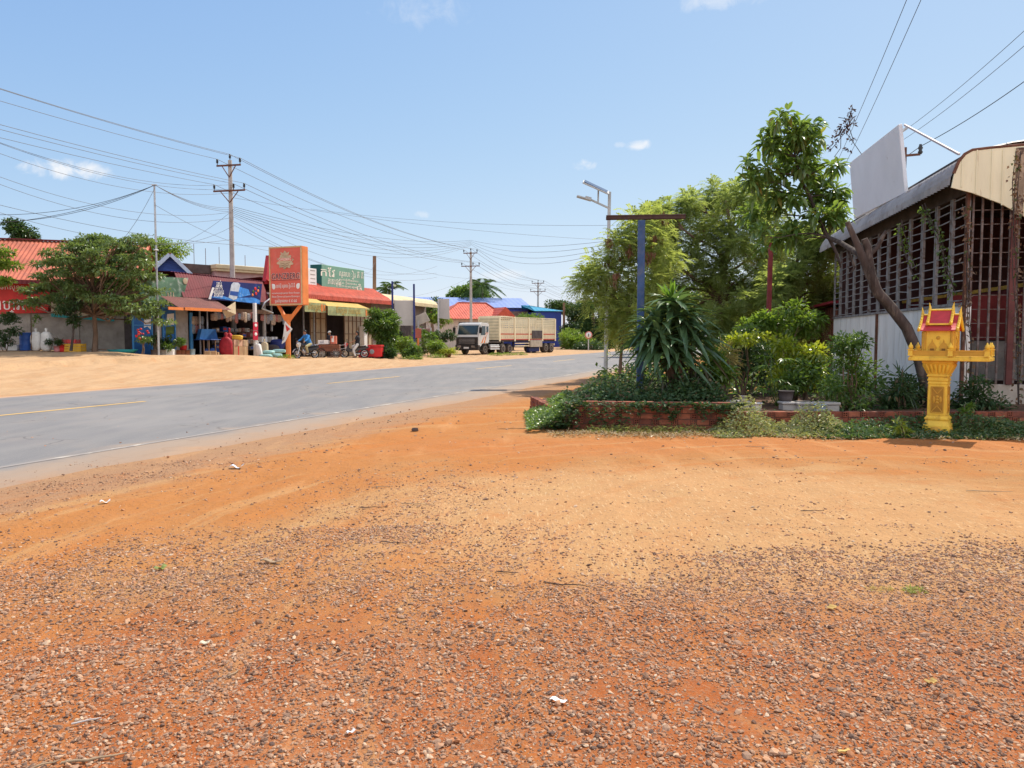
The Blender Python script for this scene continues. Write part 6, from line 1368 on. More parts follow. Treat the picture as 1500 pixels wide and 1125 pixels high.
for k, (y0_, y1_, sg) in enumerate(((187, 257, .8), (202, 262, .9), (236, 290, 1.), (246, 298, 1.1), (292, 330, .9), (186, 250, .85))): pc(-60, y0_, 33, 343, y1_+20, 50.2, sg, .013, CABG)
for k, (y0_, y1_) in enumerate(((318, 430), (325, 436), (330, 420))): pc(343, y0_, 50, 640, y1_-30, 84, 1.3+.3*k, .014, CABG)
for k, (a, b_) in enumerate((((343, 330, 50), (225, 358, 46)), ((227, 275, 38.4), (150, 380, 38)), ((343, 306, 50), (232, 368, 55)), ((549, 376, 66), (690, 408, 92)), ((690, 405, 92), (590, 436, 72)), ((690, 408, 92), (788, 428, 126)), ((690, 406, 92), (900, 420, 60)), ((227, 300, 38.4), (400, 368, 50)), ((534, 398, 60), (549, 384, 66)), ((455, 306, 62), (900, 330, 48)), ((343, 290, 50.2), (900, 352, 60)))):
    pc(*a, *b_, .4, .012, CABG)
pc(-60, 285, 34, 400, 361, 50.1, .5, .014, CABG)
# ================================================================ yard side: billboard frame, lamp, trees
BLUEP = mat('faded_blue_post', (.04, .085, .20), .6, .25, 3, c2=(.10, .12, .18), c2t=(.45, .75))
Yp = 15.6; p = Vector((W(938, HZ, Yp).x, Yp, 0)); zt_ = W(940, 323, Yp).z
t = thing('empty_sign_frame', 'blue square post with a rusty bar across its top standing behind the strap leaved plant', 'sign post', p, R(-4))
MB().box(-.068, .068, -.068, .068, 0, zt_).build('post', BLUEP, t, .008)
a = W(888, 323, Yp)-p; b_ = W(1003, 319.5, Yp)-p
mb = MB(); mb.bar((a.x, -.02, zt_+.05), (b_.x, -.02, zt_+.055), .085, .07); mb.bar((a.x, -.06, zt_+.09), (b_.x, -.06, zt_+.095), .02, .03); mb.build('crossbar', mat('dark_rusty_angle', (.06, .035, .03), .85, .3, 6, c2=(.11, .055, .035)), t, .006)
# solar street lamp
Yl = 27.; p = G(887, Yl); t = thing('solar_street_lamp', 'white solar street lamp with a panel and a slim lamp head over the verge', 'street lamp', p); LMP = mat('lamp_white', (.50, .50, .49), .5, .08, 2)
top = W(893, 281, Yl)-p; mb = MB(); mb.tube([(0, 0, -.2), top*.5, top], [.075, .065, .055], 12); mb.build('pole', LMP, t)
mb = MB(); mb.lathe([(.16, 0), (.16, .03), (.09, .05)], 12); mb.build('base_plate', STEEL, t)
q = lambda px, py: W(px, py, Yl)-p
mb = MB(); mb.bar(q(892, 305), q(864, 292), .06); arm = mb.build('arm', LMP, t)
mb = MB(); mb.bar(q(876, 298), q(876.5, 278), .05); mb.build('panel_strut', LMP, arm)
mb = MB(); mb.bar(q(866, 293.5), q(845, 287.5), .26, .05, (0, 0, 1)); mb.bar(q(866, 292), q(857, 289.5), .2, .1); mb.build('lamp_head', LMP, t, .01)
mb = MB(); mb.bar(q(892, 283), q(854, 266), .75, .05, (0, -.3, 1)); sp_ = mb.build('solar_panel', LMP, t, .008)
mb = MB(); mb.bar(q(890, 282.2)+Vector((0, 0, .03)), q(856, 266.2)+Vector((0, 0, .03)), .68, .02, (0, -.3, 1)); mb.build('cells', mat('solar_cells', (.01, .015, .05), .2, .2, 8), sp_)
# feathery trees
L_F1 = leafmat('feathery_leaf', (.18, .245, .085), (.36, .42, .16), .6, .02, brown=(.16, .09, .04), bfrac=.03)
L_F2 = leafmat('deep_feathery_leaf', (.145, .21, .08), (.32, .385, .16), .58, .02)
def ftree(label, base, trunk, cl, lm, n, Y, r0=.08, group=None, dj=.6, fl=.34, lw=.085, pairs=8):
    return tree('feathery_tree', label, 'tree', base, trunk, pxclumps(cl, Y, base, dj), lm, n, fl, lw, r0, BARK, 'frond', per=7, sub=.42, twigs=3, start=.4, pairs=pairs, droop=.45, shell=1.7, group=group)
base = Vector((W(908, HZ, 24).x, 24, 0)); tr = [tuple(W(x, y, 24)-base) for x, y in ((908, 569), (909, 530), (912, 490), (920, 455), (930, 420), (938, 385))]
ft = ftree('light feathery tree with hanging brown pods in front of the white lamp', base, tr, [(902, 352, 20, 18), (925, 330, 18, 14), (948, 345, 26, 22), (890, 390, 24, 18), (925, 380, 28, 26), (965, 380, 26, 26), (872, 415, 22, 14), (905, 425, 30, 22), (945, 425, 26, 24), (890, 448, 26, 18), (925, 462, 30, 20), (905, 478, 20, 12), (955, 320, 14, 10), (862, 408, 14, 8)], L_F1, 3000, 24, .06, lw=.095)
# pods
n = 520; cl = pxclumps([(897, 350, 10, 16), (930, 345, 14, 20), (918, 372, 14, 16), (948, 372, 14, 14), (900, 405, 12, 8), (960, 350, 12, 12), (945, 318, 10, 8), (890, 372, 8, 14), (972, 318, 8, 12)], 23.8, base, .5)
P, d_ = in_clumps(subclumps(cl, 4, .12), n, 1.5); V, Q = leaves(P, np.tile([0, 0, -1.], (n, 1))+rdir(n)*.25, rdir(n), rng.uniform(.14, .26, n), .036, 0, .05, 2)
o = npmesh('seed_pods', V, Q, leafmat('brown_pod', (.16, .075, .045), (.27, .13, .07), .15, .03), ft); o['kind'] = 'stuff'
base = Vector((W(1045, HZ, 31).x, 31, 0)); tr = [tuple(W(x, y, 31)-base) for x, y in ((1045, 552), (1050, 500), (1058, 440), (1062, 390), (1070, 340), (1065, 300))]
ftree('largest feathery tree rising behind the blue post and the big leaved tree', base, tr, [(1040, 288, 38, 18), (1080, 295, 34, 22), (1005, 300, 26, 16), (1110, 300, 26, 22), (1020, 325, 46, 26), (1075, 335, 46, 30), (985, 345, 36, 24), (962, 425, 30, 26), (1130, 330, 26, 24), (1140, 385, 30, 28), (1010, 480, 40, 28), (1095, 470, 40, 30), (955, 470, 24, 24), (1060, 290, 30, 20), (1050, 370, 56, 32), (1110, 360, 40, 32), (990, 395, 44, 30), (1080, 410, 56, 34), (1020, 440, 56, 30), (1110, 430, 44, 36), (980, 440, 30, 28), (1050, 480, 60, 30), (960, 312, 20, 12), (970, 370, 20, 20)], L_F2, 11500, 31, .16, dj=1.4, fl=.42, lw=.11)
base = Vector((W(1165, HZ, 29).x, 29, 0)); tr = [tuple(W(x, y, 29)-base) for x, y in ((1165, 560), (1165, 500), (1160, 450), (1165, 400), (1170, 370))]
ftree('dense feathery tree between the big leaved tree and the workshop gable', base, tr, [(1160, 400, 46, 30), (1200, 395, 34, 30), (1130, 435, 44, 32), (1190, 440, 46, 34), (1215, 420, 26, 40), (1150, 475, 50, 30), (1205, 480, 40, 30), (1110, 480, 40, 34), (1225, 350, 16, 20), (1190, 355, 26, 20)], L_F2, 7000, 29, .12, dj=1.1, fl=.42, lw=.11)
p = Vector((W(1124, HZ, 22).x, 22, 0)); mb = MB(); mb.bar((0, 0, 0), (.05, 0, W(1125, 348, 22).z), .11); o = mb.build('red_post', mat('red_post_paint', (.20, .035, .035), .7, .25, 4)); o.location = p; tag(o, 'slim red painted post showing between the trees left of the workshop', 'post')
# ---------------------------------------------------------------- right hand workshop
FA = Frame((11.25, 27.), (9.08, 15.45)); LW = FA.L
XA = lambda px, py=494, dy=0.: FA.loc(px, py, dy)[0]
ZA = lambda px, py, dy=0.: FA.loc(px, py, dy)[1]
WPAN = mat('white_wall_panel', (.82, .80, .76), .7, .08, .9, c2=(.42, .34, .25), c2t=(.5, .8), stretch=(2.5, 2.5, .4))
GRIL = mat('grey_grille_paint', (.27, .265, .27), .6, .2, 3, c2=(.13, .075, .055), c2t=(.48, .68))
t = thing('grilled_workshop', 'tall workshop with white lower panels, long window grilles and a curved corrugated roof', 'workshop', FA.o, FA.rz)
zsl = ZA(1352, 453.5); zev = 4.72; zw = 4.55; DEP = 9.
mb = MB(); n_ = 11; x_ = 0.; wj = XA(1285)
for k in range(n_):
    x0_, x1_ = LW*k/n_, LW*(k+1)/n_; mb.box(x0_+.008, x1_-.008, 0, .1, .02, zsl)
wl = mb.build('lower_wall', WPAN, t, .004)
MB().box(wj-.06, wj+.06, -.05, -.002, 0, zsl+.02).build('joint_post', RUST, wl); MB().box(LW-.08, LW+.02, -.05, -.002, 0, zw).build('corner_post', RUST, wl)
mb = MB(); mb.box(0, LW, -.04, .1, zsl+.003, zsl+.06); mb.build('window_sill', GRIL, t)
mb = MB(); mb.box(.01, LW-.01, .012, .09, zw-.06, zw+.75); mb.build('lintel', DARK, t)  # dark colour stands in for the shadow under the eave
nb_ = 13
for k in range(nb_):
    x0_, x1_ = LW*k/nb_, LW*(k+1)/nb_; g_ = MB()
    for xx in (x0_+.05, x1_-.05): g_.box(xx-.028, xx+.028, -.02, .035, zsl+.065, zw-.07)
    nz = 12
    for i in range(nz):
        z = zsl+.12+i*(zw-zsl-.25)/(nz-1)
        if rng.random() < .94: g_.bar((x0_+.08, .009, z+rng.normal(0, .012)), (x1_-.08, .009, z+rng.normal(0, .012)), .018, .024)
    g_.build('window_grille', GRIL, t)
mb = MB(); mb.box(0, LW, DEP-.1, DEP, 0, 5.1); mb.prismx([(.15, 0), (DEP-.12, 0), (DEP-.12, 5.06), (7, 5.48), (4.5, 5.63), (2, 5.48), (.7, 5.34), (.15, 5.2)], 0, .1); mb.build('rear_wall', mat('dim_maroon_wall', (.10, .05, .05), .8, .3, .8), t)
mb = MB(); mb.box(.2, LW-.5, 2.2, 2.25, zsl-.6, zsl+.5); mb.build('red_curtain', mat('red_cloth', (.13, .018, .018), .8, .35, 1.6, stretch=(3, 1, .6)), t)
mb = MB(); mb.box(.2, LW-.5, 2.15, 2.19, zsl+.51, zsl+.6); mb.build('yellow_trim', mat('yellow_cloth', (.55, .33, .06), .8, .3, 3), t)
# curved corrugated roof
pr = [(-.42, zev-.12), (-.40, zev+.04), (-.33, zev+.2), (-.22, zev+.34), (-.05, zev+.46), (.2, zev+.56), (.7, zev+.66), (2., zev+.8), (4.5, zev+.95), (7., zev+.8), (9.3, zev+.3)]
CORR = mat('weathered_corrugated_iron', (.34, .32, .31), .6, .22, 1.1, metal=.25, c2=(.20, .14, .11), c2t=(.5, .75), stretch=(1, 1, 1))
mb = MB(); mb.sheet(pr, -.4, LW+.12, .2, .028, per=4); mb.build('roof', CORR, t)
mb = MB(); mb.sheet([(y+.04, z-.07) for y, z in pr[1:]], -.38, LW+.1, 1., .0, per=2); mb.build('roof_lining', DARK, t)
# end wall facing the yard: grilles, dado, cream apron under the roof curve; x along FA = LW plane
EN = Frame((9.08, 15.45), (9.08+.983*6, 15.45-.182*6)); XE = lambda px, py=494: EN.loc(px, py)[0]; ZE = lambda px, py: EN.loc(px, py)[1]
# local helper: EN plane coordinates -> thing t coordinates
Minv = (Matrix.Translation(FA.o) @ Matrix.Rotation(FA.rz, 4, 'Z')).inverted(); MEN = Minv @ Matrix.Translation(EN.o) @ Matrix.Rotation(EN.rz, 4, 'Z')
def emb(): m_ = MB(); m_.M = MEN; return m_
CRM = mat('cream_ribbed_sheet', (.84, .79, .56), .5, .06, 1.4, c2=(.40, .27, .16), c2t=(.60, .8), stretch=(3, 3, .5))
ap = [EN.loc(*q) for q in ((1389, 277), (1393, 258), (1400, 241), (1409, 230), (1420, 224), (1445, 221), (1500, 216))]+[(5.8, 5.75), (5.8, 3.0), (3.0, 3.6)]+[EN.loc(1500, 322), EN.loc(1460, 300), EN.loc(1420, 285)]
m_ = emb(); m_.prism(ap, -.17, -.13); apn = m_.build('apron_sheet', CRM, t)
m_ = emb()
for px in (1404, 1425, 1447, 1463, 1481, 1497):
    zz0, zz1 = ZE(px, 285+(px-1420)*.47 if px > 1412 else 279), ZE(px, 236 if px < 1410 else 221.5-(px-1420)*.05); lx = XE(px, 260)
    m_.box(lx-.012, lx+.012, -.185, -.171, zz0+.03, zz1-.02)
m_.build('rib', CRM, apn)
m_ = emb(); lx = XE(1481, 250); m_.prism([(lx-.01, ZE(1481, 315)), (lx+.16, ZE(1494, 319)), (lx+.17, ZE(1494, 219)), (lx+.0, ZE(1481, 220))], -.192, -.172); m_.build('stained_strip', mat('stained_sheet', (.34, .26, .18), .8, .4, 3, c2=(.10, .06, .045), c2t=(.45, .6)), apn)
m_ = emb(); m_.tube([(x_, -.15, z_+.02) for x_, z_ in ap[1:8]], .035, 6); m_.build('edge_flashing', RUST, apn)
zd = ZE(1440, 563); m_ = emb(); m_.box(.1, 6, 0, .12, 0, zd); m_.build('end_dado', mat('dado_plaster', (.42, .36, .30), .9, .15, 1.5, c2=(.24, .17, .13), c2t=(.5, .8)), t, .01)
m_ = emb()
for px in (1420, 1433.5, 1447.5, 1462, 1475, 1487, 1499):
    lx = XE(px); m_.bar((lx, .03, zd), (lx, .03, zev+.2), .035)
for k in range(14):
    z = zd+.1+k*.28; m_.bar((.1, .05, z), (6, .05, z), .014)
for k in range(6): m_.bar((1.3+k*.8, .03, zd), (1.3+k*.8, .03, zev), .035)
m_.build('end_grille', mat('dark_rust_bar', (.17, .14, .13), .85, .3, 5, c2=(.13, .07, .05), c2t=(.45, .65)), t)
m_ = emb(); lx = XE(1479); m_.box(lx-.05, lx+.06, -.03, .08, zd, zev+.3); m_.build('end_post', mat('maroon_post', (.13, .045, .04), .8, .25), t)
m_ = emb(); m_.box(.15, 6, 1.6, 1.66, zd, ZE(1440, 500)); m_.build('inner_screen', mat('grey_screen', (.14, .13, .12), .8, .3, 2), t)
m_ = emb(); m_.box(.3, 6, 1.9, 1.95, ZE(1440, 498), ZE(1440, 425)); m_.build('red_curtain', bpy.data.materials['red_cloth'], t)
# things on the roof
t = thing('roof_billboard', 'blank white hoarding panel rising above the edge of the corrugated roof', 'billboard', (0, 0, 0))
A_, B_ = W(1249, 238, 23.2), W(1322, 181, 19.0); A2, B2 = W(1255.5, 320, 23.2), W(1331, 282, 19.0)
th = (B_-A_).cross(Vector((0, 0, 1))).normalized()*.1
pn = MB(); pn.slab([A2, B2, B_, A_], .09); pn = pn.build('panel', mat('hoarding_white', (.76, .76, .80), .6, .04, 1.2, c2=(.48, .45, .45), c2t=(.6, .85)), t, .01)
mb = MB()
for k in (.15, .5, .85): c_ = A2.lerp(B2, k); d_ = A_.lerp(B_, k); mb.bar(c_+Vector((.13, .02, -.25)), d_+Vector((.13, .02, -.05)), .06)
mb.bar(A_+Vector((.11, 0, -.1)), B_+Vector((.11, 0, -.1)), .05); mb.build('rear_frame', STEEL, t)
mb = MB(); mb.bar(B_+Vector((.05, 0, -.03)), W(1405, 226, 15.6), .04); mb.build('brace', mat('pink_grey_pipe', (.5, .42, .42), .6), t)
t = thing('cable_bracket', 'small steel bracket with a dark insulator behind the white hoarding', 'bracket', W(1326, 228, 19.2)); q = W(1348, 226, 19.)-W(1326, 228, 19.2)
mb = MB(); mb.bar((0, 0, 0), q, .05); mb.bar((0, 0, -.5), (0, 0, .2), .05); mb.build('arm', RUST, t); mb = MB(); mb.lathe([(.03, 0), (.06, .05), (.035, .1), (.06, .15), (.035, .2), (.03, .24)], 10, tuple(q)); mb.build('insulator', BLKP, t)
WL = 'dark overhead cable passing above the workshop roof at the top right'; WG = 'overhead cables above the workshop'
for (a, b_, sg) in (((1560, -10, 21), (1290, 215, 40), .25), ((1560, 15, 21), (1295, 222, 40), .25), ((1560, 75, 15), (1349, 214, 19), .1), ((1349, 214, 19), (1225, 290, 34), .1), ((1349, 0, 21), (1215, 285, 46), .2), ((1330, -5, 21), (1210, 270, 46), .2), ((1295, 222, 40), (1200, 330, 70), .2), ((1290, 215, 40), (1190, 330, 70), .2)):
    cable(W(*a), W(*b_), sg, .012, CABLE, WL, WG)
t = thing('dead_vine', 'tangle of dead brown vine hanging on the overhead cables beside the tree top', 'vine', W(1238, 190, 20.))
o_ = t.location; cl = [(1247, 163, 5, 6), (1243, 175, 7, 9), (1237, 186, 9, 8), (1229, 194, 7, 6), (1222, 208, 4, 8), (1245, 204, 5, 3), (1244, 218, 4, 3), (1216, 216, 3, 5), (1248, 180, 4, 8)]
P, d_ = in_clumps(pxclumps(cl, 20, o_, .1), 190, 1.5); V, Q = leaves(P, d_+rdir(190), rdir(190), rng.uniform(.05, .13, 190), .05, .2, .25, 2); npmesh('dry_leaves', V, Q, leafmat('dead_leaf', (.07, .045, .05), (.13, .08, .07), .1, .02), t)
mb = MB()
for a, b_ in (((1249, 158), (1215, 222)), ((1245, 190), (1247, 212)), ((1240, 195), (1262, 226)), ((1232, 192), (1222, 230)), ((1250, 165), (1228, 172))): mb.tube([W(*a, 20)-o_, (W(*a, 20)+W(*b_, 20))/2-o_+Vector((.08, 0, -.1)), W(*b_, 20)-o_], .009, 4)
mb.build('stem', BARKD, t)
# red brown shed beyond
FSH = Frame(W(1178, HZ, 30), W(1219, HZ, 28)); t = thing('rusty_shed', 'small rusty red shed with a maroon lean-to roof at the far end of the workshop', 'shed', FSH.o, FSH.rz); zt_ = FSH.loc(1200, 452)[1]
MB().box(.2, FSH.L+.6, 0, 2.5, 0, zt_).build('wall', mat('rusty_sheet', (.20, .075, .055), .8, .3, 1.5, ribs=(0, .18, .8)), t)
mb = MB(); mb.slab([(-.3, -.5, FSH.loc(1183, 459)[1]), (FSH.L+.7, -.5, FSH.loc(1216, 446)[1]), (FSH.L+.7, 2.8, FSH.loc(1216, 446)[1]+.3), (-.3, 2.8, FSH.loc(1183, 459)[1]+.3)], .08); mb.build('roof', mat('maroon_roof', (.26, .03, .04), .6, .15), t)
# ---------------------------------------------------------------- leaning tree with big leaves
L_BIG = leafmat('big_glossy_leaf', (.075, .155, .04), (.19, .28, .07), .48, .06, .3, brown=(.30, .24, .06), bfrac=.03)
Yt = 14.5; base = Vector((W(1362, HZ, Yt).x, Yt, 0)); B2v = base
t = thing('leaning_tree', 'tree with a thick leaning trunk and big glossy leaves before the grilles', 'tree', base)
YC = 17.0
wp = lambda px, py, y=Yt: W(px, py, y)-base
mb = MB()
main = [wp(1364, 608), wp(1356, 560), wp(1345, 520), wp(1328, 480), wp(1305, 450), wp(1285, 428), wp(1276, 405), wp(1272, 380)]
mb.tube(main, [.165, .12, .105, .10, .098, .097, .092, .085], 12)
mb.tube([wp(1276, 405), wp(1262, 372), wp(1250, 345), wp(1241, 325)], [.1, .07, .055, .045], 9)
mb.tube([wp(1272, 382), wp(1271, 362), wp(1266, 350)], [.09, .07, .06], 9); mb.tube([wp(1268, 378), wp(1285, 362), wp(1298, 338)], [.06, .045, .03], 8)
br = [wp(1277, 398), wp(1258, 372, 15.2), wp(1232, 356, 16.), wp(1212, 347, 16.6)]; mb.tube(br, [.09, .06, .05, .045], 9)
mb.tube([wp(1240, 360, 15.7), wp(1252, 392, 15.6), wp(1246, 400, 15.6)], [.03, .025, .02], 6)
up_ = [wp(1212, 347, 16.6)]+[wp(a, b, YC) for a, b in ((1200, 322), (1186, 288), (1172, 262), (1165, 230), (1158, 190))]; mb.tube(up_, [.05, .045, .04, .032, .024, .012], 8)
mb.tube([wp(1214, 348, 16.6), wp(1226, 372, 16.5), wp(1232, 392, 16.5)], [.04, .03, .02], 6)
cl = [(1146, 172, 14, 14), (1160, 190, 16, 16), (1135, 195, 16, 14), (1180, 185, 12, 14), (1190, 200, 14, 16), (1120, 215, 20, 14), (1150, 220, 24, 18), (1180, 230, 22, 18), (1105, 245, 20, 14), (1130, 250, 26, 18), (1165, 255, 26, 20), (1198, 250, 20, 20), (1100, 262, 14, 10), (1118, 280, 24, 18), (1150, 290, 30, 22), (1185, 285, 26, 20), (1210, 270, 14, 20), (1130, 315, 24, 22), (1165, 325, 30, 22), (1195, 315, 20, 18), (1140, 345, 22, 16), (1170, 350, 22, 14), (1224, 238, 9, 10), (1222, 290, 12, 14), (1228, 318, 12, 12), (1115, 345, 14, 20), (1105, 310, 12, 14)]
C_ = pxclumps(cl, YC, base, .5)
for c in C_:
    j = min(range(len(up_)), key=lambda i: abs(up_[i].z-(c[2]-.25))); pts = limb(up_[j], c[:3], .05, 4, .05); mb.tube(pts, [.02, .016, .012, .009, .005], 5)
mb.build('trunk', BARKD, t)
n = 2500; P, d_ = in_clumps(subclumps(C_, 3, .18, .92), n, 1.8)
V, Q = leaves(P, unit(d_*.9+rdir(n)*.6+np.array([0, 0, -.05])), rdir(n)*.5+np.array([0, 0, 1.]), rng.uniform(.15, .28, n), rng.uniform(.075, .115, n), .3, .18, 3)
npmesh('crown', V, Q, L_BIG, t)
cl = [(1290, 362, 16, 10, 14.3), (1262, 392, 14, 16, 14.3), (1240, 400, 14, 14, 14.4), (1305, 352, 12, 8, 14.3), (1225, 418, 16, 14, 14.6), (1208, 380, 14, 20, 14.7), (1320, 330, 6, 8, 14.4), (1288, 385, 12, 10, 14.3), (1250, 430, 12, 16, 14.5), (1300, 400, 10, 12, 14.3), (1285, 440, 10, 14, 14.3), (1345, 330, 10, 14, 14.9), (1380, 345, 8, 26, 15.1), (1225, 455, 10, 14, 14.8), (1313, 455, 10, 12, 14.1)]
n = 560; P, d_ = in_clumps(pxclumps(cl, Yt, base, .2), n, 1.6)
V, Q = leaves(P, unit(d_+rdir(n)*.6), rdir(n)*.5+np.array([0, -.3, .8]), rng.uniform(.1, .2, n), rng.uniform(.06, .09, n), .4, .18, 3); npmesh('trunk_sprouts', V, Q, leafmat('sprout_leaf', (.06, .12, .025), (.20, .26, .05), .5, .09, .3), t)
n = 240; cl = pxclumps([(1275, 415, 18, 22, 14.3), (1295, 445, 16, 18, 14.3), (1335, 470, 12, 14, 14.2), (1345, 490, 10, 12, 14.2), (1262, 400, 16, 16, 14.4)], Yt, base, .2); P, d_ = in_clumps(cl, n, 1.5)
mb = MB()
for k in range(70): q = P[k]; e = q+rdir(1, -1, .6)[0]*rng.uniform(.15, .4); mb.tube(limb(q, e, -.05, 3, .1), .006, 4)
mb.build('dead_twigs', BARK, t)
# ---------------------------------------------------------------- brick planter
BR = [mat('brick_hollow_%d' % i, c, .9, .22, 7, bump=.35, bscale=40, c2=(.12, .065, .05), c2t=(.48, .7)) for i, c in enumerate([(.30, .09, .05), (.25, .075, .045), (.34, .115, .065), (.21, .068, .045)])]
BHOLE = mat('brick_hole', (.035, .018, .014), .95)
def brick_wall(label, p0, p1, courses, ch=.105, seed=0, ragged=0.):
    fr = Frame(p0, p1); t = thing('brick_wall', label, 'brick wall', fr.o, fr.rz); t['kind'] = 'thing'; L = fr.L; mb = MB(); mb.box(.02, L-.02, .025, .15, 0, courses*ch-.03); mb.build('mortar_core', mat('brick_mortar%d' % seed, (.14, .08, .06), .95), t)
    for c in range(courses):
        lo = ragged*(c+1)/courses*rng.uniform(.6, 1); x_ = lo-(.11 if c % 2 else 0.); mb = MB(); hb = MB(); k = 0
        while x_ < L:
            hdr = (k+c) % 2 == 0; w_ = .105 if hdr else .215; x1_ = min(x_+w_-.01, L); x0_ = max(x_, lo)
            if x1_-x0_ > .04:
                dy = rng.uniform(-.012, .02); z0 = c*ch+.004+rng.uniform(-.003, .003); z1 = z0+ch-.014; mb.m = int(rng.integers(0, 4))
                if hdr and x1_-x0_ > .08:
                    hb.box(x0_+.004, x1_-.004, dy+.02, .14, z0+.004, z1-.004)
                    e_ = .016; cx_ = (x0_+x1_)/2; cz_ = (z0+z1)/2
                    for (u0, u1, v0, v1) in ((x0_, x1_, z0, z0+e_), (x0_, x1_, z1-e_, z1), (x0_, x0_+e_, z0+e_, z1-e_), (x1_-e_, x1_, z0+e_, z1-e_), (cx_-e_/2, cx_+e_/2, z0+e_, z1-e_), (x0_+e_, cx_-e_/2, cz_-e_/2, cz_+e_/2), (cx_+e_/2, x1_-e_, cz_-e_/2, cz_+e_/2)): mb.box(u0, u1, dy, dy+.06, v0, v1)
                else: mb.box(x0_, x1_, dy, .15, z0, z1)
            x_ += w_; k += 1
        o = mb.build('brick_course', BR, t, .003)
        if hb.v: hb.build('brick_hollow', BHOLE, o)  # dark backing of the brick holes, its colour stands for their inner shade
    return fr
PL = (W(826, HZ, 13.35).x, 13.35); PM = (W(1072, HZ, 13.0).x, 13.0); PR = (W(1075, HZ, 13.3).x, 13.3); PE = (W(1560, HZ, 13.35).x, 13.35)
fw1 = brick_wall('taller brick planter wall of hollow bricks under the strap leaved plant', PL, PM, 5, .1, 0, .45)
fw2 = brick_wall('low brick wall running behind the golden shrine', PR, PE, 3, .105, 1)
brick_wall('short brick return at the road end of the planter', (PL[0]-.5, 17.), (PL[0]-.05, 13.5), 3, .1, 2)
def planter_top(x_, y_):
    x_ = np.asarray(x_, float); y_ = np.asarray(y_, float)
    d0 = np.minimum((x_-PL[0]-.12)/.5, (y_-13.45)/.12); d0 = np.minimum(d0, (19.5-y_)/1.5)
    h_ = np.where(x_ < PM[0], .42, .26); return h_*np.clip(d0, 0, 1)
gx_ = np.linspace(PL[0]-.1, 11., 60); gy_ = np.linspace(13.38, 20., 40); GX, GY = np.meshgrid(gx_, gy_); GZ = planter_top(GX, GY)+.02+(fbm(GX, GY, 2., 3, 4)-.5)*.06
idx = np.arange(60*40).reshape(40, 60); Q = np.stack([idx[:-1, :-1], idx[:-1, 1:], idx[1:, 1:], idx[1:, :-1]], -1).reshape(-1, 4)
tag(npmesh('planter_soil', np.stack([GX, GY, GZ], -1).reshape(-1, 3), Q, mat('dark_soil', (.11, .055, .03), .95, .3, 4, bump=.5), None, True), 'dark soil filling the planter behind the brick walls', 'soil', kind='structure')
# ivy over the planter: uncounted ground cover
L_IVY = leafmat('ivy_leaf', (.030, .075, .028), (.075, .125, .045), .3, .025, .5, brown=(.20, .14, .07), bfrac=.07)
def cover(name, label, n, pos_fn, lm, ll, lw, cat='ground cover', up=.35, K=2):
    P = pos_fn(n); n = len(P); V, Q = leaves(P, rdir(n, -.2, .9), rdir(n)*.5+np.array([0, -.25, 1.]), ll*rng.uniform(.5, 1.3, n), lw*rng.uniform(.6, 1.3, n), .25, .15, K)
    return tag(npmesh(name, V, Q, lm), label, cat, kind='stuff')
def ivy_pos(n):
    x_ = rng.uniform(PL[0]-.3, 3.9, n); y_ = 13.3+rng.random(n)**1.3*4.2; f = fbm(x_, y_, 1.6, 4, 12)
    hump = np.where(y_ > 13.4, planter_top(x_, y_), 0)+.50*smooth((x_-PL[0]+.2)/1.2)*np.exp(-((y_-15.)/1.1)**2)*(f*1.2)
    front = rng.random(n) < .12; xf = rng.uniform(PL[0], 3.9, n); ff = fbm(xf, xf*0, 2.4, 3, 15)
    z = hump*rng.uniform(.75, 1.15, n)+rng.random(n)*.09*(f > .35)
    drop = rng.random(n)**1.6*np.clip((ff-.38)*2.6, 0, .5)*1.1
    x_ = np.where(front, xf, x_); y_ = np.where(front, 13.2-rng.random(n)*.08-(xf-PL[0])*.09, y_); z = np.where(front, .47-drop, z)
    left = rng.random(n) < .2; a = rng.uniform(0, 1, n); xl = PL[0]-.42+rng.random(n)**.7*.7; yl = rng.uniform(13., 16.5, n); zl = np.clip((xl-(PL[0]-.42))*.75, 0, .5)*rng.random(n)**.5+.02
    x_ = np.where(left, xl, x_); y_ = np.where(left, yl, y_); z = np.where(left, zl, z)
    return np.stack([x_, y_, z], 1)
cover('ivy', 'trailing ivy and creepers spilling over the brick planter', 11000, ivy_pos, L_IVY, .085, .06)
L_IVL = leafmat('bright_creeper_leaf', (.09, .17, .03), (.17, .26, .06), .45, .05)
def ivl(n):
    xl = PL[0]-.62+rng.random(n)*.8; yl = rng.uniform(12.9, 16., n); f = fbm(xl, yl, 2., 3, 33); z = np.clip((xl-(PL[0]-.62))*.6, .01, .42)*rng.random(n)**.4+f*.06
    return np.stack([xl, yl, z], 1)[f > .4]
cover('creeper_leaves', 'bright green creeper leaves at the road end of the planter', 4200, ivl, L_IVL, .07, .055)
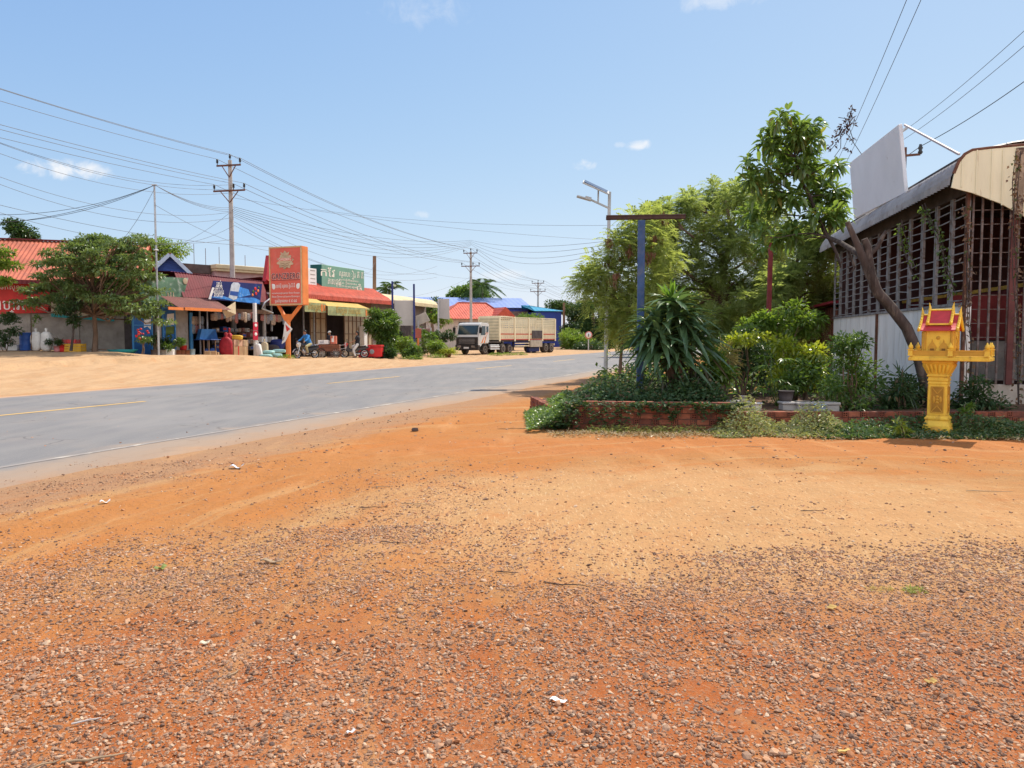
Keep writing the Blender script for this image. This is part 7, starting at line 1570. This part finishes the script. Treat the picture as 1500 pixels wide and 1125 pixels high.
# weeds at the foot of the low wall
L_WD = leafmat('pale_weed_leaf', (.14, .19, .06), (.34, .36, .17), .4, .04, brown=(.42, .34, .18), bfrac=.15)
L_WG = leafmat('green_weed_leaf', (.045, .10, .035), (.10, .17, .055), .4, .04)
def weeds(xa, xb, ya, yb, hmax, thr, seed):
    def f(n):
        x_ = rng.uniform(xa, xb, n); y_ = rng.uniform(ya, yb, n); k = fbm(x_, y_, 1.7, 4, seed); e = np.clip(np.minimum((x_-xa)/.5, (xb-x_)/.5), 0, 1)*np.clip((y_-ya)/.45, .1, 1)
        z = rng.random(n)*hmax*np.clip((k-.25)*2., 0, 1)*e+.01
        return np.stack([x_, y_, z], 1)[k > thr]
    return f
cover('pale_weeds', 'pale sunlit weeds growing in front of the low brick wall', 6500, weeds(3.3, 5.7, 12.15, 13.2, .62, .3, 41), L_WD, .075, .03)
cover('green_weeds', 'green weeds along the low wall around the golden shrine', 9000, weeds(4.9, 9.8, 12.05, 13.0, .32, .3, 43), L_WG, .085, .035)
cover('dry_weeds', 'dry pale weeds at the right edge beside the shrine', 2600, weeds(7.3, 9.8, 12.0, 12.9, .36, .36, 47), L_WD, .07, .022)
def litter(n):
    x_ = rng.uniform(.6, 9.8, n); f = fbm(x_, x_*0, .8, 3, 51); y_ = 12.55-(x_-1)*.06+rng.normal(0, .17, n)+(f-.5)*.5
    return np.stack([x_, y_, ground_z(x_, y_)+.012+rng.random(n)*.02], 1)
cover('leaf_litter', 'dry leaves and straw lying along the edge of the weeds', 4200, litter, leafmat('straw_leaf', (.36, .25, .13), (.52, .42, .26), .15, .03, brown=(.14, .08, .04), bfrac=.25), .085, .022, 'leaf litter')
def edge(n):
    x_ = rng.uniform(.3, 9.8, n); f = fbm(x_, x_*0, 1.1, 3, 57); y_ = 12.9-(x_-1)*.06+rng.normal(0, .14, n)
    return np.stack([x_, y_, rng.random(n)**2*.10*(f > .4)+.012], 1)[f > .33]
cover('edge_grass', 'short thin grass fringing the brick planter', 5200, edge, leafmat('short_grass', (.10, .15, .04), (.30, .32, .12), .4, .03), .10, .010, 'grass')
def under(xa, xb, ya, yb, hm, thr, seed):
    def f(n):
        x_ = rng.uniform(xa, xb, n); y_ = rng.uniform(ya, yb, n); k = fbm(x_, y_, 1.1, 4, seed); k2 = (x_*N[0]+y_*N[1] > -6.2) & (x_ < 8.9+(y_-15.4)*.19)
        return np.stack([x_, y_, rng.random(n)*hm*np.clip(k*1.8-.3, .1, 1)+.03], 1)[(k > thr) & k2]
    return f
cover('planter_undergrowth', 'green undergrowth filling the planter between the shrubs', 7000, under(3.7, 9.2, 13.6, 18., .55, .3, 61), L_IVY, .10, .055)
cover('back_undergrowth', 'tall green undergrowth beneath the feathery trees', 9000, under(2.6, 11.5, 17.5, 34., 1.0, .25, 63), L_MID, .24, .10)
# ---------------------------------------------------------------- strap leaved plant and planter shrubs
p = Vector((W(1005, HZ, 14.9).x, 14.9, .40)); t = thing('strap_leaved_plant', 'large plant with long drooping dark green strap leaves in front of the blue post', 'plant', p)
heads = [(984, 446, 15.0), (1000, 470, 14.8), (962, 474, 14.8), (1016, 494, 14.9), (966, 502, 14.6), (992, 516, 14.6), (950, 498, 14.8)]; mb = MB(); A = []; Bd = []; Cn = []; Ls = []; Ws = []
for hx, hy, hY in heads:
    c = W(hx, hy, hY)-p; mb.tube(limb((rng.uniform(-.1, .1), 0, -.05), c, 0, 4, .04), [.05, .045, .04, .035, .03], 8)
    for k in range(62):
        el = rng.uniform(-.45, 1.05); a = rng.uniform(0, 6.283); A.append(np.array(c)+np.array([0, 0, rng.uniform(-.18, .12)])); Bd.append([math.cos(a)*math.cos(el), math.sin(a)*math.cos(el), math.sin(el)]); Cn.append([0, 0, 1.]); Ls.append(rng.uniform(.55, .92)); Ws.append(rng.uniform(.085, .135))
mb.build('stem', BARK, t); A = np.array(A); n = len(A)
L_ST = leafmat('strap_leaf', (.05, .11, .045), (.12, .20, .085), .35, .07, .35)
V, Q = leaves(A, np.array(Bd), np.array(Cn)+rdir(n)*.25, np.array(Ls), np.array(Ws), .42, .16, 6); npmesh('foliage', V, Q, L_ST, t)
c = np.array(W(984, 436, 15.)-p); n = 30; V, Q = leaves(np.tile(c, (n, 1))+rdir(n)*.05, rdir(n, .6, 1.), rdir(n)+np.array([0, 0, .5]), rng.uniform(.3, .48, n), .055, .1, .2, 5); npmesh('young_leaves', V, Q, leafmat('young_strap_leaf', (.08, .19, .025), (.16, .28, .04), .5, .08), t)
n = 70; A = np.stack([rng.normal(0, .32, n), rng.normal(-.1, .2, n), rng.uniform(.25, .95, n)], 1); V, Q = leaves(A, rdir(n, -1, -.5), rdir(n), rng.uniform(.3, .6, n), .05, .2, .15, 4); npmesh('dry_leaves', V, Q, leafmat('withered_strap_leaf', (.10, .075, .04), (.06, .07, .03), .2, .04), t)
def sh(name, label, px, Y, cl, n, ll, lw, lm, z0=.25, K=2, group=None, sub=.2, per=6, stems=6):
    p = Vector((W(px, HZ, Y).x, Y, z0)); return bush(name, label, 'shrub', p, pxclumps(cl, Y, p, .25), n, ll, lw, lm, group, stems, BARK, K=K, per=per, sub=sub)
L_YG = leafmat('yellow_green_leaf', (.12, .21, .02), (.34, .38, .04), .55, .06, .3)
L_WSH = leafmat('bright_bush_leaf', (.07, .15, .025), (.18, .27, .045), .5, .06, .3)
sh('sunlit_bush', 'sunlit bright green bush behind the dark creeper bower', 1130, 18.5, [(1130, 462, 30, 18), (1165, 462, 24, 18), (1105, 475, 22, 14), (1150, 485, 36, 18), (1180, 475, 20, 18), (1135, 510, 40, 20)], 3000, .14, .065, L_WSH, .2)
sh('dark_bower', 'rounded dark bush with a bright green top left of the yellow shrub', 1095, 17.2, [(1095, 505, 28, 20), (1080, 500, 20, 16), (1115, 510, 26, 22), (1090, 535, 32, 20), (1120, 545, 24, 16)], 2600, .10, .05, L_DARK, .2)
sh('bower_top', 'bright green creeper lying over the dark rounded bush', 1090, 16.8, [(1075, 500, 12, 6), (1090, 496, 18, 5), (1110, 492, 14, 6), (1066, 515, 5, 14)], 600, .10, .055, L_YG, .2, per=5, sub=.12)
sh('yellow_shrub', 'bushy shrub with glossy yellow and green leaves behind the white ledge', 1165, 15.4, [(1155, 530, 24, 18), (1180, 530, 22, 18), (1140, 545, 16, 14), (1190, 545, 20, 16), (1165, 555, 28, 14), (1150, 510, 14, 12), (1195, 520, 12, 12)], 1700, .13, .06, L_YG, .22, K=3)
sh('yellow_shrub', 'mixed dark green shrub beside the yellow leaved one', 1180, 15.0, [(1175, 550, 24, 16), (1195, 560, 20, 12), (1160, 560, 16, 12), (1190, 535, 12, 12)], 1000, .12, .055, L_MID, .22)
p = Vector((W(1140, HZ, 14.9).x, 14.9, .25)); t = thing('fan_palm', 'small plant with bright fan like leaves left of the yellow shrub', 'plant', p)
A = []; Bd = []
for k in range(13):
    a = rng.uniform(0, 6.28); e = np.array([math.cos(a)*.35, math.sin(a)*.35, rng.uniform(.35, 1.0)]); 
    for j in range(9): q = a+(j-4)*.24; A.append(e); Bd.append([math.cos(q), math.sin(q), rng.uniform(-.1, .35)])
n = len(A); V, Q = leaves(np.array(A), np.array(Bd), np.tile([0, 0, 1.], (n, 1))+rdir(n)*.2, rng.uniform(.22, .34, n), .04, .35, .15, 3); npmesh('foliage', V, Q, L_WSH, t)
mb = MB()
for k in range(13): mb.tube(limb((0, 0, 0), A[k*9], .05, 3), .008, 4)
mb.build('stem', L_WSH, t)
sh('croton_bush', 'tall dark green leafy bush against the white panels of the workshop', 1245, 14.2, [(1245, 510, 14, 14), (1235, 530, 18, 14), (1258, 530, 16, 16), (1240, 560, 26, 18), (1265, 565, 20, 16), (1225, 575, 22, 14), (1250, 588, 34, 10), (1262, 500, 8, 10), (1232, 500, 8, 8)], 2400, .10, .05, L_MID, .2)
sh('low_dark_shrub', 'low dark shrub with dry leaves at the foot of the leaning tree', 1325, 14.3, [(1315, 580, 24, 14), (1345, 575, 22, 16), (1300, 592, 20, 8), (1335, 595, 28, 8), (1325, 562, 16, 10)], 1900, .10, .045, L_IVY, .2)
sh('low_dark_shrub', 'low dark shrub below the end dado right of the golden shrine', 1425, 14.2, [(1415, 575, 16, 14), (1440, 585, 20, 12), (1408, 595, 14, 8), (1455, 597, 18, 8), (1430, 565, 10, 10)], 1500, .10, .045, L_IVY, .2)
sh('seedling', 'small bright green seedling on top of the low wall right of the shrine', 1418, 13.25, [(1416, 602, 9, 8), (1420, 592, 7, 6)], 130, .09, .05, L_WSH, .25, per=3, sub=.06, stems=3)
sh('seedling', 'small yellow green seedling in the weeds left of the shrine', 1322, 12.3, [(1322, 628, 12, 6), (1318, 624, 8, 6)], 120, .12, .035, L_YG, 0., per=3, sub=.06, stems=3)
sh('grass_tussock', 'tall dry grass stems beside the dark rounded bush', 1062, 16.5, [(1062, 520, 8, 22), (1070, 530, 10, 18)], 260, .3, .012, leafmat('dry_grass', (.28, .24, .10), (.40, .34, .16), .4, .02), .25, per=0)
sh('leafy_climber', 'broad leaved climber at the right of the strap leaved plant', 1055, 15.5, [(1050, 535, 16, 14), (1060, 550, 18, 12), (1042, 550, 12, 12), (1045, 525, 8, 10)], 520, .15, .10, L_WSH, .3, per=5, sub=.15)
sh('creeper_tangle', 'dark tangle of creepers under the strap leaved plant', 985, 14.4, [(960, 590, 40, 14), (1000, 590, 40, 14), (1040, 580, 36, 16), (920, 590, 36, 14), (890, 590, 30, 12), (1010, 570, 34, 16)], 3600, .09, .06, L_IVY, .35, per=8, sub=.2)
sh('agave', 'dark spiky stems sticking up beside the leaning trunk', 1322, 14.0, [(1318, 560, 8, 14)], 40, .38, .035, L_DARK, .3, per=0, K=4)
for k, (px, Y_, w_, lb) in enumerate(((1075, 14.2, .55, 'pale concrete planter block left of the white ledge'), (1168, 14.0, .55, 'white concrete ledge under the yellow shrub'), (1198, 13.9, .75, 'longest white concrete ledge with a pale blue bucket on it'))):
    p = Vector((W(px, HZ, Y_).x, Y_, .22)); mb = MB(); mb.box(-w_/2, w_/2, -.12, .12, 0, .16); mb.box(-w_/2-.02, w_/2+.02, -.14, .14, .163, .21); o = mb.build('concrete_ledge', CONCP, None, .012); o.location = p; tag(o, lb, 'ledge')
def free_tub(label, nm, cat, px, Y_, z, r_, h_, m):
    mb = MB(); mb.lathe([(r_*.8, 0), (r_*.9, h_*.5), (r_, h_*.96), (r_*1.08, h_*.96), (r_*1.08, h_), (r_*.95, h_), (r_*.85, h_*.4)], 18); o = mb.build(nm, m); o.location = (W(px, HZ, Y_).x, Y_, z); tag(o, label, cat)
free_tub('pale blue bucket at the end of the white ledge', 'bucket', 'bucket', 1203, 13.6, .24, .11, .17, mat('pale_blue_bucket', (.35, .45, .55), .5))
free_tub('dark plastic pot on the ledge between the shrubs', 'flower_pot', 'pot', 1153, 14.1, .40, .14, .22, DARK)
free_tub('white pot half hidden in the creepers', 'flower_pot', 'pot', 1110, 13.7, .28, .10, .15, WHITE)
free_tub('small grey pot tipped among the creepers', 'flower_pot', 'pot', 1090, 13.9, .42, .07, .12, CONCP)
# dry vines on the workshop corner
def vine(label, pts, n, m, Y):
    o_ = W(*pts[0][:2], pts[0][2]); t = thing('wall_vine', label, 'vine', o_); mb = MB(); w_ = [W(*q)-o_ for q in pts]
    for k in range(3): mb.tube([q+Vector(rdir(1)[0]*.06) for q in w_], .008, 4)
    mb.build('stem', BARKD, t); A = []
    for i in range(len(w_)-1):
        for _ in range(n//(len(w_)-1)): A.append(np.array(w_[i].lerp(w_[i+1], rng.random()))+rdir(1)[0]*rng.uniform(.02, .16)*np.array([1, .4, 1]))
    A = np.array(A); k = len(A); V, Q = leaves(A, rdir(k, -1, .3), rdir(k)+np.array([0, -.8, .4]), rng.uniform(.05, .11, k), .05, .2, .25, 2); npmesh('foliage', V, Q, m, t)
DRYL = leafmat('dry_vine_leaf', (.13, .075, .05), (.26, .16, .10), .2, .03, brown=(.07, .10, .03), bfrac=.15)
vine('dry brown vine climbing the corner of the workshop', [(1418, 575, 15.2), (1420, 520, 15.2), (1415, 460, 15.2), (1420, 400, 15.2), (1417, 340, 15.2), (1412, 300, 15.2)], 170, DRYL, 15.2)
vine('dry vine hanging over the stained strip at the right edge', [(1492, 600, 14.9), (1494, 500, 14.9), (1488, 400, 14.9), (1490, 330, 14.8), (1487, 270, 14.8), (1490, 222, 14.8)], 230, DRYL, 14.9)
vine('green vine hanging across the window grilles', [(1395, 430, 15.6), (1385, 390, 15.8), (1378, 350, 15.9), (1362, 320, 16.2), (1352, 300, 16.4)], 150, L_MID, 15.8)
vine('thin green vine at the middle of the window grilles', [(1340, 400, 16.9), (1325, 360, 17.4), (1318, 325, 17.6)], 70, L_LITE, 17)
# ---------------------------------------------------------------- golden spirit house
GOLD = mat('golden_yellow_paint', (.82, .52, .06), .5, .10, 6, c2=(.46, .25, .04), c2t=(.5, .78), bump=.12, bscale=70, stretch=(1, 1, .45))
GOLD2 = mat('golden_relief', (.56, .30, .035), .55, .12, 5); SRED = mat('shrine_red', (.50, .045, .05), .5, .12, 6); BRN = mat('relief_groove', (.22, .10, .02), .7)
Ys = 12.55; p = Vector((W(1378, HZ, Ys).x, Ys, 0)); p.z = float(ground_z(np.array([p.x]), np.array([p.y]))[0])-.02
t = thing('spirit_house', 'golden spirit house shrine with a red tiled roof on a carved column', 'shrine', p, R(-38)); t.scale = (.955,)*3
mb = MB(); mb.sqlathe([(.215, 0), (.215, .08), (.205, .10), (.20, .20), (.17, .27), (.165, .29), (.18, .30), (.18, .335), (.16, .345), (.155, .37)]); bs = mb.build('plinth', GOLD, t, .006)
for s_ in range(4):
    m_ = MB(); m_.M = Matrix.Rotation(R(90*s_), 4, 'Z'); m_.ball((0, -.205, .12), (.10, .02, .07)); m_.ball((0, -.212, .12), (.05, .02, .04)); m_.build('plinth_flower', GOLD2, bs)
cm = MB(); cm.sqlathe([(.148, .372), (.142, .90), (.150, .905), (.150, .93), (.142, .935), (.142, .955), (.155, .96), (.155, .99), (.145, .995), (.145, 1.03)]); cm = cm.build('column', GOLD, t, .005)
for s_ in range(4):
    m_ = MB(); m_.M = Matrix.Rotation(R(90*s_), 4, 'Z')
    for (a, b_) in (((-.095, .42), (-.095, .86)), ((.095, .42), (.095, .86)), ((-.095, .86), (.095, .86)), ((-.095, .42), (.095, .42))): m_.bar((a[0], -.149, a[1]), (b_[0], -.149, b_[1]), .016, .014, (0, 1, 0))
    for (a, b_) in (((-.085, .85), (0, .74)), ((.085, .85), (0, .74)), ((-.085, .43), (0, .54)), ((.085, .43), (0, .54))): m_.bar((a[0], -.148, a[1]), (b_[0], -.148, b_[1]), .014, .012, (0, 1, 0))
    for z_ in (.64, .69, .59): m_.ball((0, -.146, z_), (.03, .012, .026), 8, 6)
    for x_ in (-.05, .05): m_.ball((x_, -.146, .64), (.024, .012, .06), 8, 6)
    m_.build('relief', GOLD2, cm)
    m_ = MB(); m_.M = Matrix.Rotation(R(90*s_), 4, 'Z'); m_.box(-.085, .085, -.1475, -.1455, .43, .85); m_.build('relief_ground', mat('relief_shade', (.40, .20, .025), .6) if s_ == 0 else bpy.data.materials['relief_shade'], cm)
cp_ = MB(); cp_.sqlathe([(.165, 1.032), (.165, 1.06), (.155, 1.065), (.16, 1.10), (.18, 1.16), (.205, 1.22), (.225, 1.26), (.235, 1.265), (.235, 1.30)]); cp_ = cp_.build('capital', GOLD, t, .005)
for s_ in range(4):
    m_ = MB(); m_.M = Matrix.Rotation(R(90*s_), 4, 'Z')
    for k in range(6): x_ = -.15+k*.06; m_.tube([(x_*.85, -.158, 1.085), (x_*.95, -.185, 1.16), (x_*1.1, -.212, 1.225), (x_*1.15, -.225, 1.25)], [.016, .024, .026, .012], 8)
    m_.build('lotus_petal', GOLD, cp_)
pf = MB().box(-.43, .76, -.33, .33, 1.303, 1.365).build('platform', GOLD, t, .008)
mb = MB(); mb.box(-.415, .745, -.315, .315, 1.367, 1.385); mb.build('platform_moulding', GOLD, pf)
rl = MB()
for (xa, xb, ya, yb) in ((-.39, .72, -.31, -.285), (-.39, .72, .285, .31), (-.40, -.375, -.285, .285), (.705, .73, -.285, .285)): rl.box(xa, xb, ya, yb, 1.387, 1.405); rl.box(xa, xb, ya, yb, 1.455, 1.475); rl.box(xa+(.004 if xb-xa > .1 else .004), xb-.004, ya+.004, yb-.004, 1.405, 1.455)
rl = rl.build('railing', GOLD2, t)
for (x_, y_) in ((-.40, -.30), (.20, -.31), (.72, -.30), (.72, .30), (-.40, .30), (.72, .10)):
    m_ = MB(); m_.sqlathe([(.042, 1.387), (.036, 1.40), (.034, 1.48), (.045, 1.485), (.045, 1.50)], (x_, y_, 0)); m_.lathe([(.022, 1.50), (.04, 1.525), (.034, 1.555), (.016, 1.58), (.006, 1.61)], 10, (x_, y_, 0)); m_.build('finial_post', GOLD, rl)
hb_ = MB(); hb_.sqlathe([(.275, 1.387), (.275, 1.41), (.25, 1.44), (.235, 1.48), (.232, 1.80), (.25, 1.815), (.25, 1.835)]); hb_ = hb_.build('shrine_body', GOLD, t, .005)
for s_ in range(4):
    m_ = MB(); m_.M = Matrix.Rotation(R(90*s_), 4, 'Z')
    for sx in (-.2, .2): m_.tube([(sx, -.235, 1.47), (sx, -.235, 1.80)], .022, 8)
    for x_ in (-.085, .085):
        for (w_, h0, h1) in ((.055, 1.45, 1.52), (.065, 1.52, 1.54)): m_.box(x_-w_, x_+w_, -.25, -.233, h0, h1)
        m_.prism([(x_-.065, 1.54), (x_+.065, 1.54), (x_+.03, 1.60), (x_+.015, 1.61), (x_, 1.665), (x_-.015, 1.61), (x_-.03, 1.60)], -.248, -.233)
    m_.ball((0, -.24, 1.69), (.03, .012, .03), 8, 6); m_.build('niche_relief', GOLD2, hb_)
    m_ = MB(); m_.M = Matrix.Rotation(R(90*s_), 4, 'Z')
    for x_ in (-.085, .085): m_.box(x_-.028, x_+.028, -.2535, -.2505, 1.455, 1.512)
    m_.build('niche', BRN, hb_)
def gable(mb, x0_, x1_, yh, ze_, zr_, cv=.35):     # concave two sided roof along x
    for s_ in (-1, 1):
        pts = [(s_*yh*(1-k/6), ze_+(zr_-ze_)*((k/6)*(1-cv)+cv*(k/6)**2)) for k in range(7)]
        vs = [(x_, y_, z_) for x_ in (x0_, x1_) for y_, z_ in pts]+[(x_, y_, z_-.02) for x_ in (x0_, x1_) for y_, z_ in pts]
        fs = [(i, i+1, i+8, i+7) for i in range(6)]+[(i+14, i+21, i+22, i+15) for i in range(6)]+[(0, 7, 21, 14)]; mb.add(vs, fs)
    return mb
r1 = gable(MB(), -.27, .27, .29, 1.825, 2.07).build('roof', SRED, t)
mb = MB(); mb.prismx([(-.26, 1.837), (.26, 1.837), (.12, 1.93), (0, 2.04), (-.12, 1.93)], -.24, .24); mb.build('gable_core', GOLD, r1)
r2 = gable(MB(), -.165, .165, .20, 1.935, 2.155).build('upper_roof', SRED, r1)
mb = MB(); mb.prismx([(-.17, 1.95), (.17, 1.95), (.08, 2.03), (0, 2.12), (-.08, 2.03)], -.145, .145); mb.build('upper_gable', GOLD, r1)
for (x_, yh, z0, z1, sp_, par) in ((-.285, .30, 1.82, 2.085, .13, r1), (.285, .30, 1.82, 2.085, .13, r1), (-.175, .205, 1.925, 2.17, .12, r1), (.175, .205, 1.925, 2.17, .12, r1)):
    mb = MB()
    for s_ in (-1, 1):
        pts = [(x_, s_*yh*(1-k/6), z0+(z1-z0)*((k/6)*.65+.35*(k/6)**2)+.012) for k in range(7)]; mb.tube(pts, [.028, .026, .026, .025, .024, .022, .02], 8)
        mb.tube([pts[0], (x_, s_*(yh+.03), z0-.01), (x_, s_*(yh+.05), z0+.05)], [.026, .022, .006], 8)
        for k in range(1, 6): mb.ball((x_, pts[k][1]+s_*.012, pts[k][2]+.022), (.014, .014, .022), 6, 5)
    mb.tube([(x_, 0, z1), (x_, 0, z1+sp_*.45), (x_+math.copysign(.012, x_), 0, z1+sp_)], [.026, .016, .004], 8)
    mb.build('bargeboard', GOLD, par)
mb = MB(); mb.tube([(-.27, 0, 2.082), (-.17, 0, 2.082)], .016, 8); mb.tube([(.17, 0, 2.082), (.27, 0, 2.082)], .016, 8); mb.tube([(-.165, 0, 2.165), (.165, 0, 2.165)], .016, 8); mb.build('ridge', GOLD, r1)
for s_ in (-1, 1): mb = MB(); mb.box(-.2, .2, s_*.205-.012, s_*.205+.012, 1.905, 1.935); mb.build('eave_board', GOLD, r1)
# ---------------------------------------------------------------- litter in the yard
def gpos(px, py): 
    r_ = ray(px, py); k = -CZ/r_.z; x_, y_ = r_.x*k, r_.y*k; return Vector((x_, y_, float(ground_z(np.array([x_]), np.array([y_]))[0])))
def scrap(name, label, cat, px, py, L, w_, m, rz, curl=.01, thick=.002):
    mb = MB(); n_ = 6; vs = []
    for i in range(n_+1):
        x_ = -L/2+L*i/n_; z_ = .008+curl*math.sin(i*1.3)+curl
        vs += [(x_, -w_/2*(1-.15*math.sin(i*2.)), z_), (x_, w_/2, z_+curl*.4*math.cos(i)), (x_, w_/2, z_+curl*.4*math.cos(i)+thick), (x_, -w_/2*(1-.15*math.sin(i*2.)), z_+thick)]
    fs = [(i*4+j, i*4+(j+1) % 4, (i+1)*4+(j+1) % 4, (i+1)*4+j) for i in range(n_) for j in range(4)]+[(3, 2, 1, 0), tuple(n_*4+j for j in range(4))]
    mb.add(vs, fs); o = mb.build(name, m); o.location = gpos(px, py); o.rotation_euler = (0, 0, rz); tag(o, label, cat)
PAPER = mat('white_paper', (.78, .75, .72), .7, .05); TWIG = mat('dry_twig', (.34, .24, .15), .9, .25, 10); STRW = mat('straw_yellow', (.58, .38, .12), .8, .15, 8); LEAFY = mat('fallen_leaf', (.36, .40, .12), .7, .2, 9)
scrap('paper_scrap', 'white paper scrap lying on the gravel near the bottom centre', 'litter', 818, 1028, .075, .028, PAPER, R(-32), .003)
scrap('paper_scrap', 'tiny torn white scrap on the red soil', 'litter', 514, 1068, .035, .015, PAPER, R(40), .004)
scrap('plastic_scrap', 'crumpled pale plastic scrap beside the road shoulder', 'litter', 347, 684, .16, .09, mat('pale_plastic', (.55, .56, .62), .5), R(10), .02)
scrap('plastic_scrap', 'small white scrap on the gravel left of the orange track', 'litter', 154, 737, .09, .05, PAPER, R(30), .012)
scrap('fallen_leaf', 'yellow green fallen leaf on the orange soil at the left', 'leaf', 235, 832, .075, .04, LEAFY, R(60), .012)
scrap('fallen_leaf', 'yellow dry leaf at the lower right of the yard', 'leaf', 1363, 1000, .05, .03, STRW, R(20), .006)
scrap('fallen_leaf', 'pale dry leaf on the bare crust right of centre', 'leaf', 1218, 891, .055, .04, STRW, R(50), .006)
scrap('wood_chip', 'yellow wood chip at the bottom right', 'litter', 1236, 1101, .05, .012, STRW, R(15), .002, .006)
scrap('wood_splinter', 'pale splinter of wood on the gravel at the left', 'litter', 398, 831, .16, .035, TWIG, R(-12), .008, .008)
scrap('wood_chip', 'pale chip of wood near the lower left stones', 'litter', 300, 943, .05, .03, mat('pale_chip', (.6, .5, .36), .8), R(10), .004, .006)
def twig(label, px, py, L, rz, r_=.004, m=TWIG):
    pts = []; z = 0
    for i in range(6): pts.append((-L/2+L*i/5, rng.normal(0, L*.025), .010+rng.random()*.008))
    mb = MB(); mb.tube(pts, [r_, r_*1.1, r_, r_*.9, r_*.8, r_*.5], 6); o = mb.build('twig', m); o.location = gpos(px, py); o.rotation_euler = (0, 0, rz); tag(o, label, 'twig')
twig('straight grey stick lying in the gravel at the lower left', 127, 1058, .11, R(22), .004, mat('grey_stick', (.5, .45, .42), .8))
twig('long curved brown stick at the bottom left corner', 138, 1110, .22, R(20), .005)
twig('thin reddish stick at the bottom edge', 66, 1120, .1, R(40), .004)
for k, (px, py, L, a, lb) in enumerate(((742, 847, .14, -8, 'dark twig on the gravel edge left of centre'), (560, 715, .22, 15, 'twig on the crust where the gravel begins'), (830, 863, .3, -15, 'long thin twig on the pale crust'), (1450, 723, .45, -5, 'dark branchlet on the soil at the right'), (1190, 751, .22, 3, 'twig on the pale crust in the middle'), (1110, 657, .35, -2, 'reddish twig on the orange track before the wall'), (545, 743, .25, 5, 'crooked twig left of the pale crust'), (610, 741, .3, -10, 'thin straggling twig on the pale crust edge'), (575, 797, .2, -12, 'short dark twig among the left stones'), (343, 985, .08, 75, 'short pale twig standing among the stones'))): twig(lb, px, py, L, R(a), .004, BARKD if k % 2 == 0 else TWIG)
for k, (px, py, s_, lb) in enumerate(((608, 631, .055, 'lone dark stone on the orange track near the road'), (1340, 858, .12, 'x'))):
    if k == 0:
        mb = MB(); lump(mb, (0, 0, s_*.5), (s_, s_*.8, s_*.6), 3, .2); o = mb.build('stone', mat('dark_stone', (.10, .07, .06), .9, .2, 12)); o.location = gpos(px, py); tag(o, lb, 'stone')
    else:
        p_ = gpos(px, py); t = thing('grass_tuft', 'small pale green grass tuft growing alone in the dry yard', 'grass', p_); n = 90; V, Q = leaves(rdir(n)*np.array([.06, .04, 0]), rdir(n, .3, 1.), rdir(n)+np.array([0, 0, .5]), rng.uniform(.04, .10, n), .006, .4, .1, 3); npmesh('foliage', V, Q, leafmat('tuft_blade', (.16, .22, .06), (.40, .40, .15), .4, .02), t)
p_ = gpos(1290, 857); t = thing('grass_tuft', 'nearly dry grass tuft left of the green one', 'grass', p_); n = 60; V, Q = leaves(rdir(n)*np.array([.08, .04, 0]), rdir(n, .1, 1.), rdir(n)+np.array([0, 0, .5]), rng.uniform(.03, .07, n), .005, .4, .1, 3); npmesh('foliage', V, Q, leafmat('dry_blade', (.40, .32, .14), (.5, .42, .2), .3, .02), t)
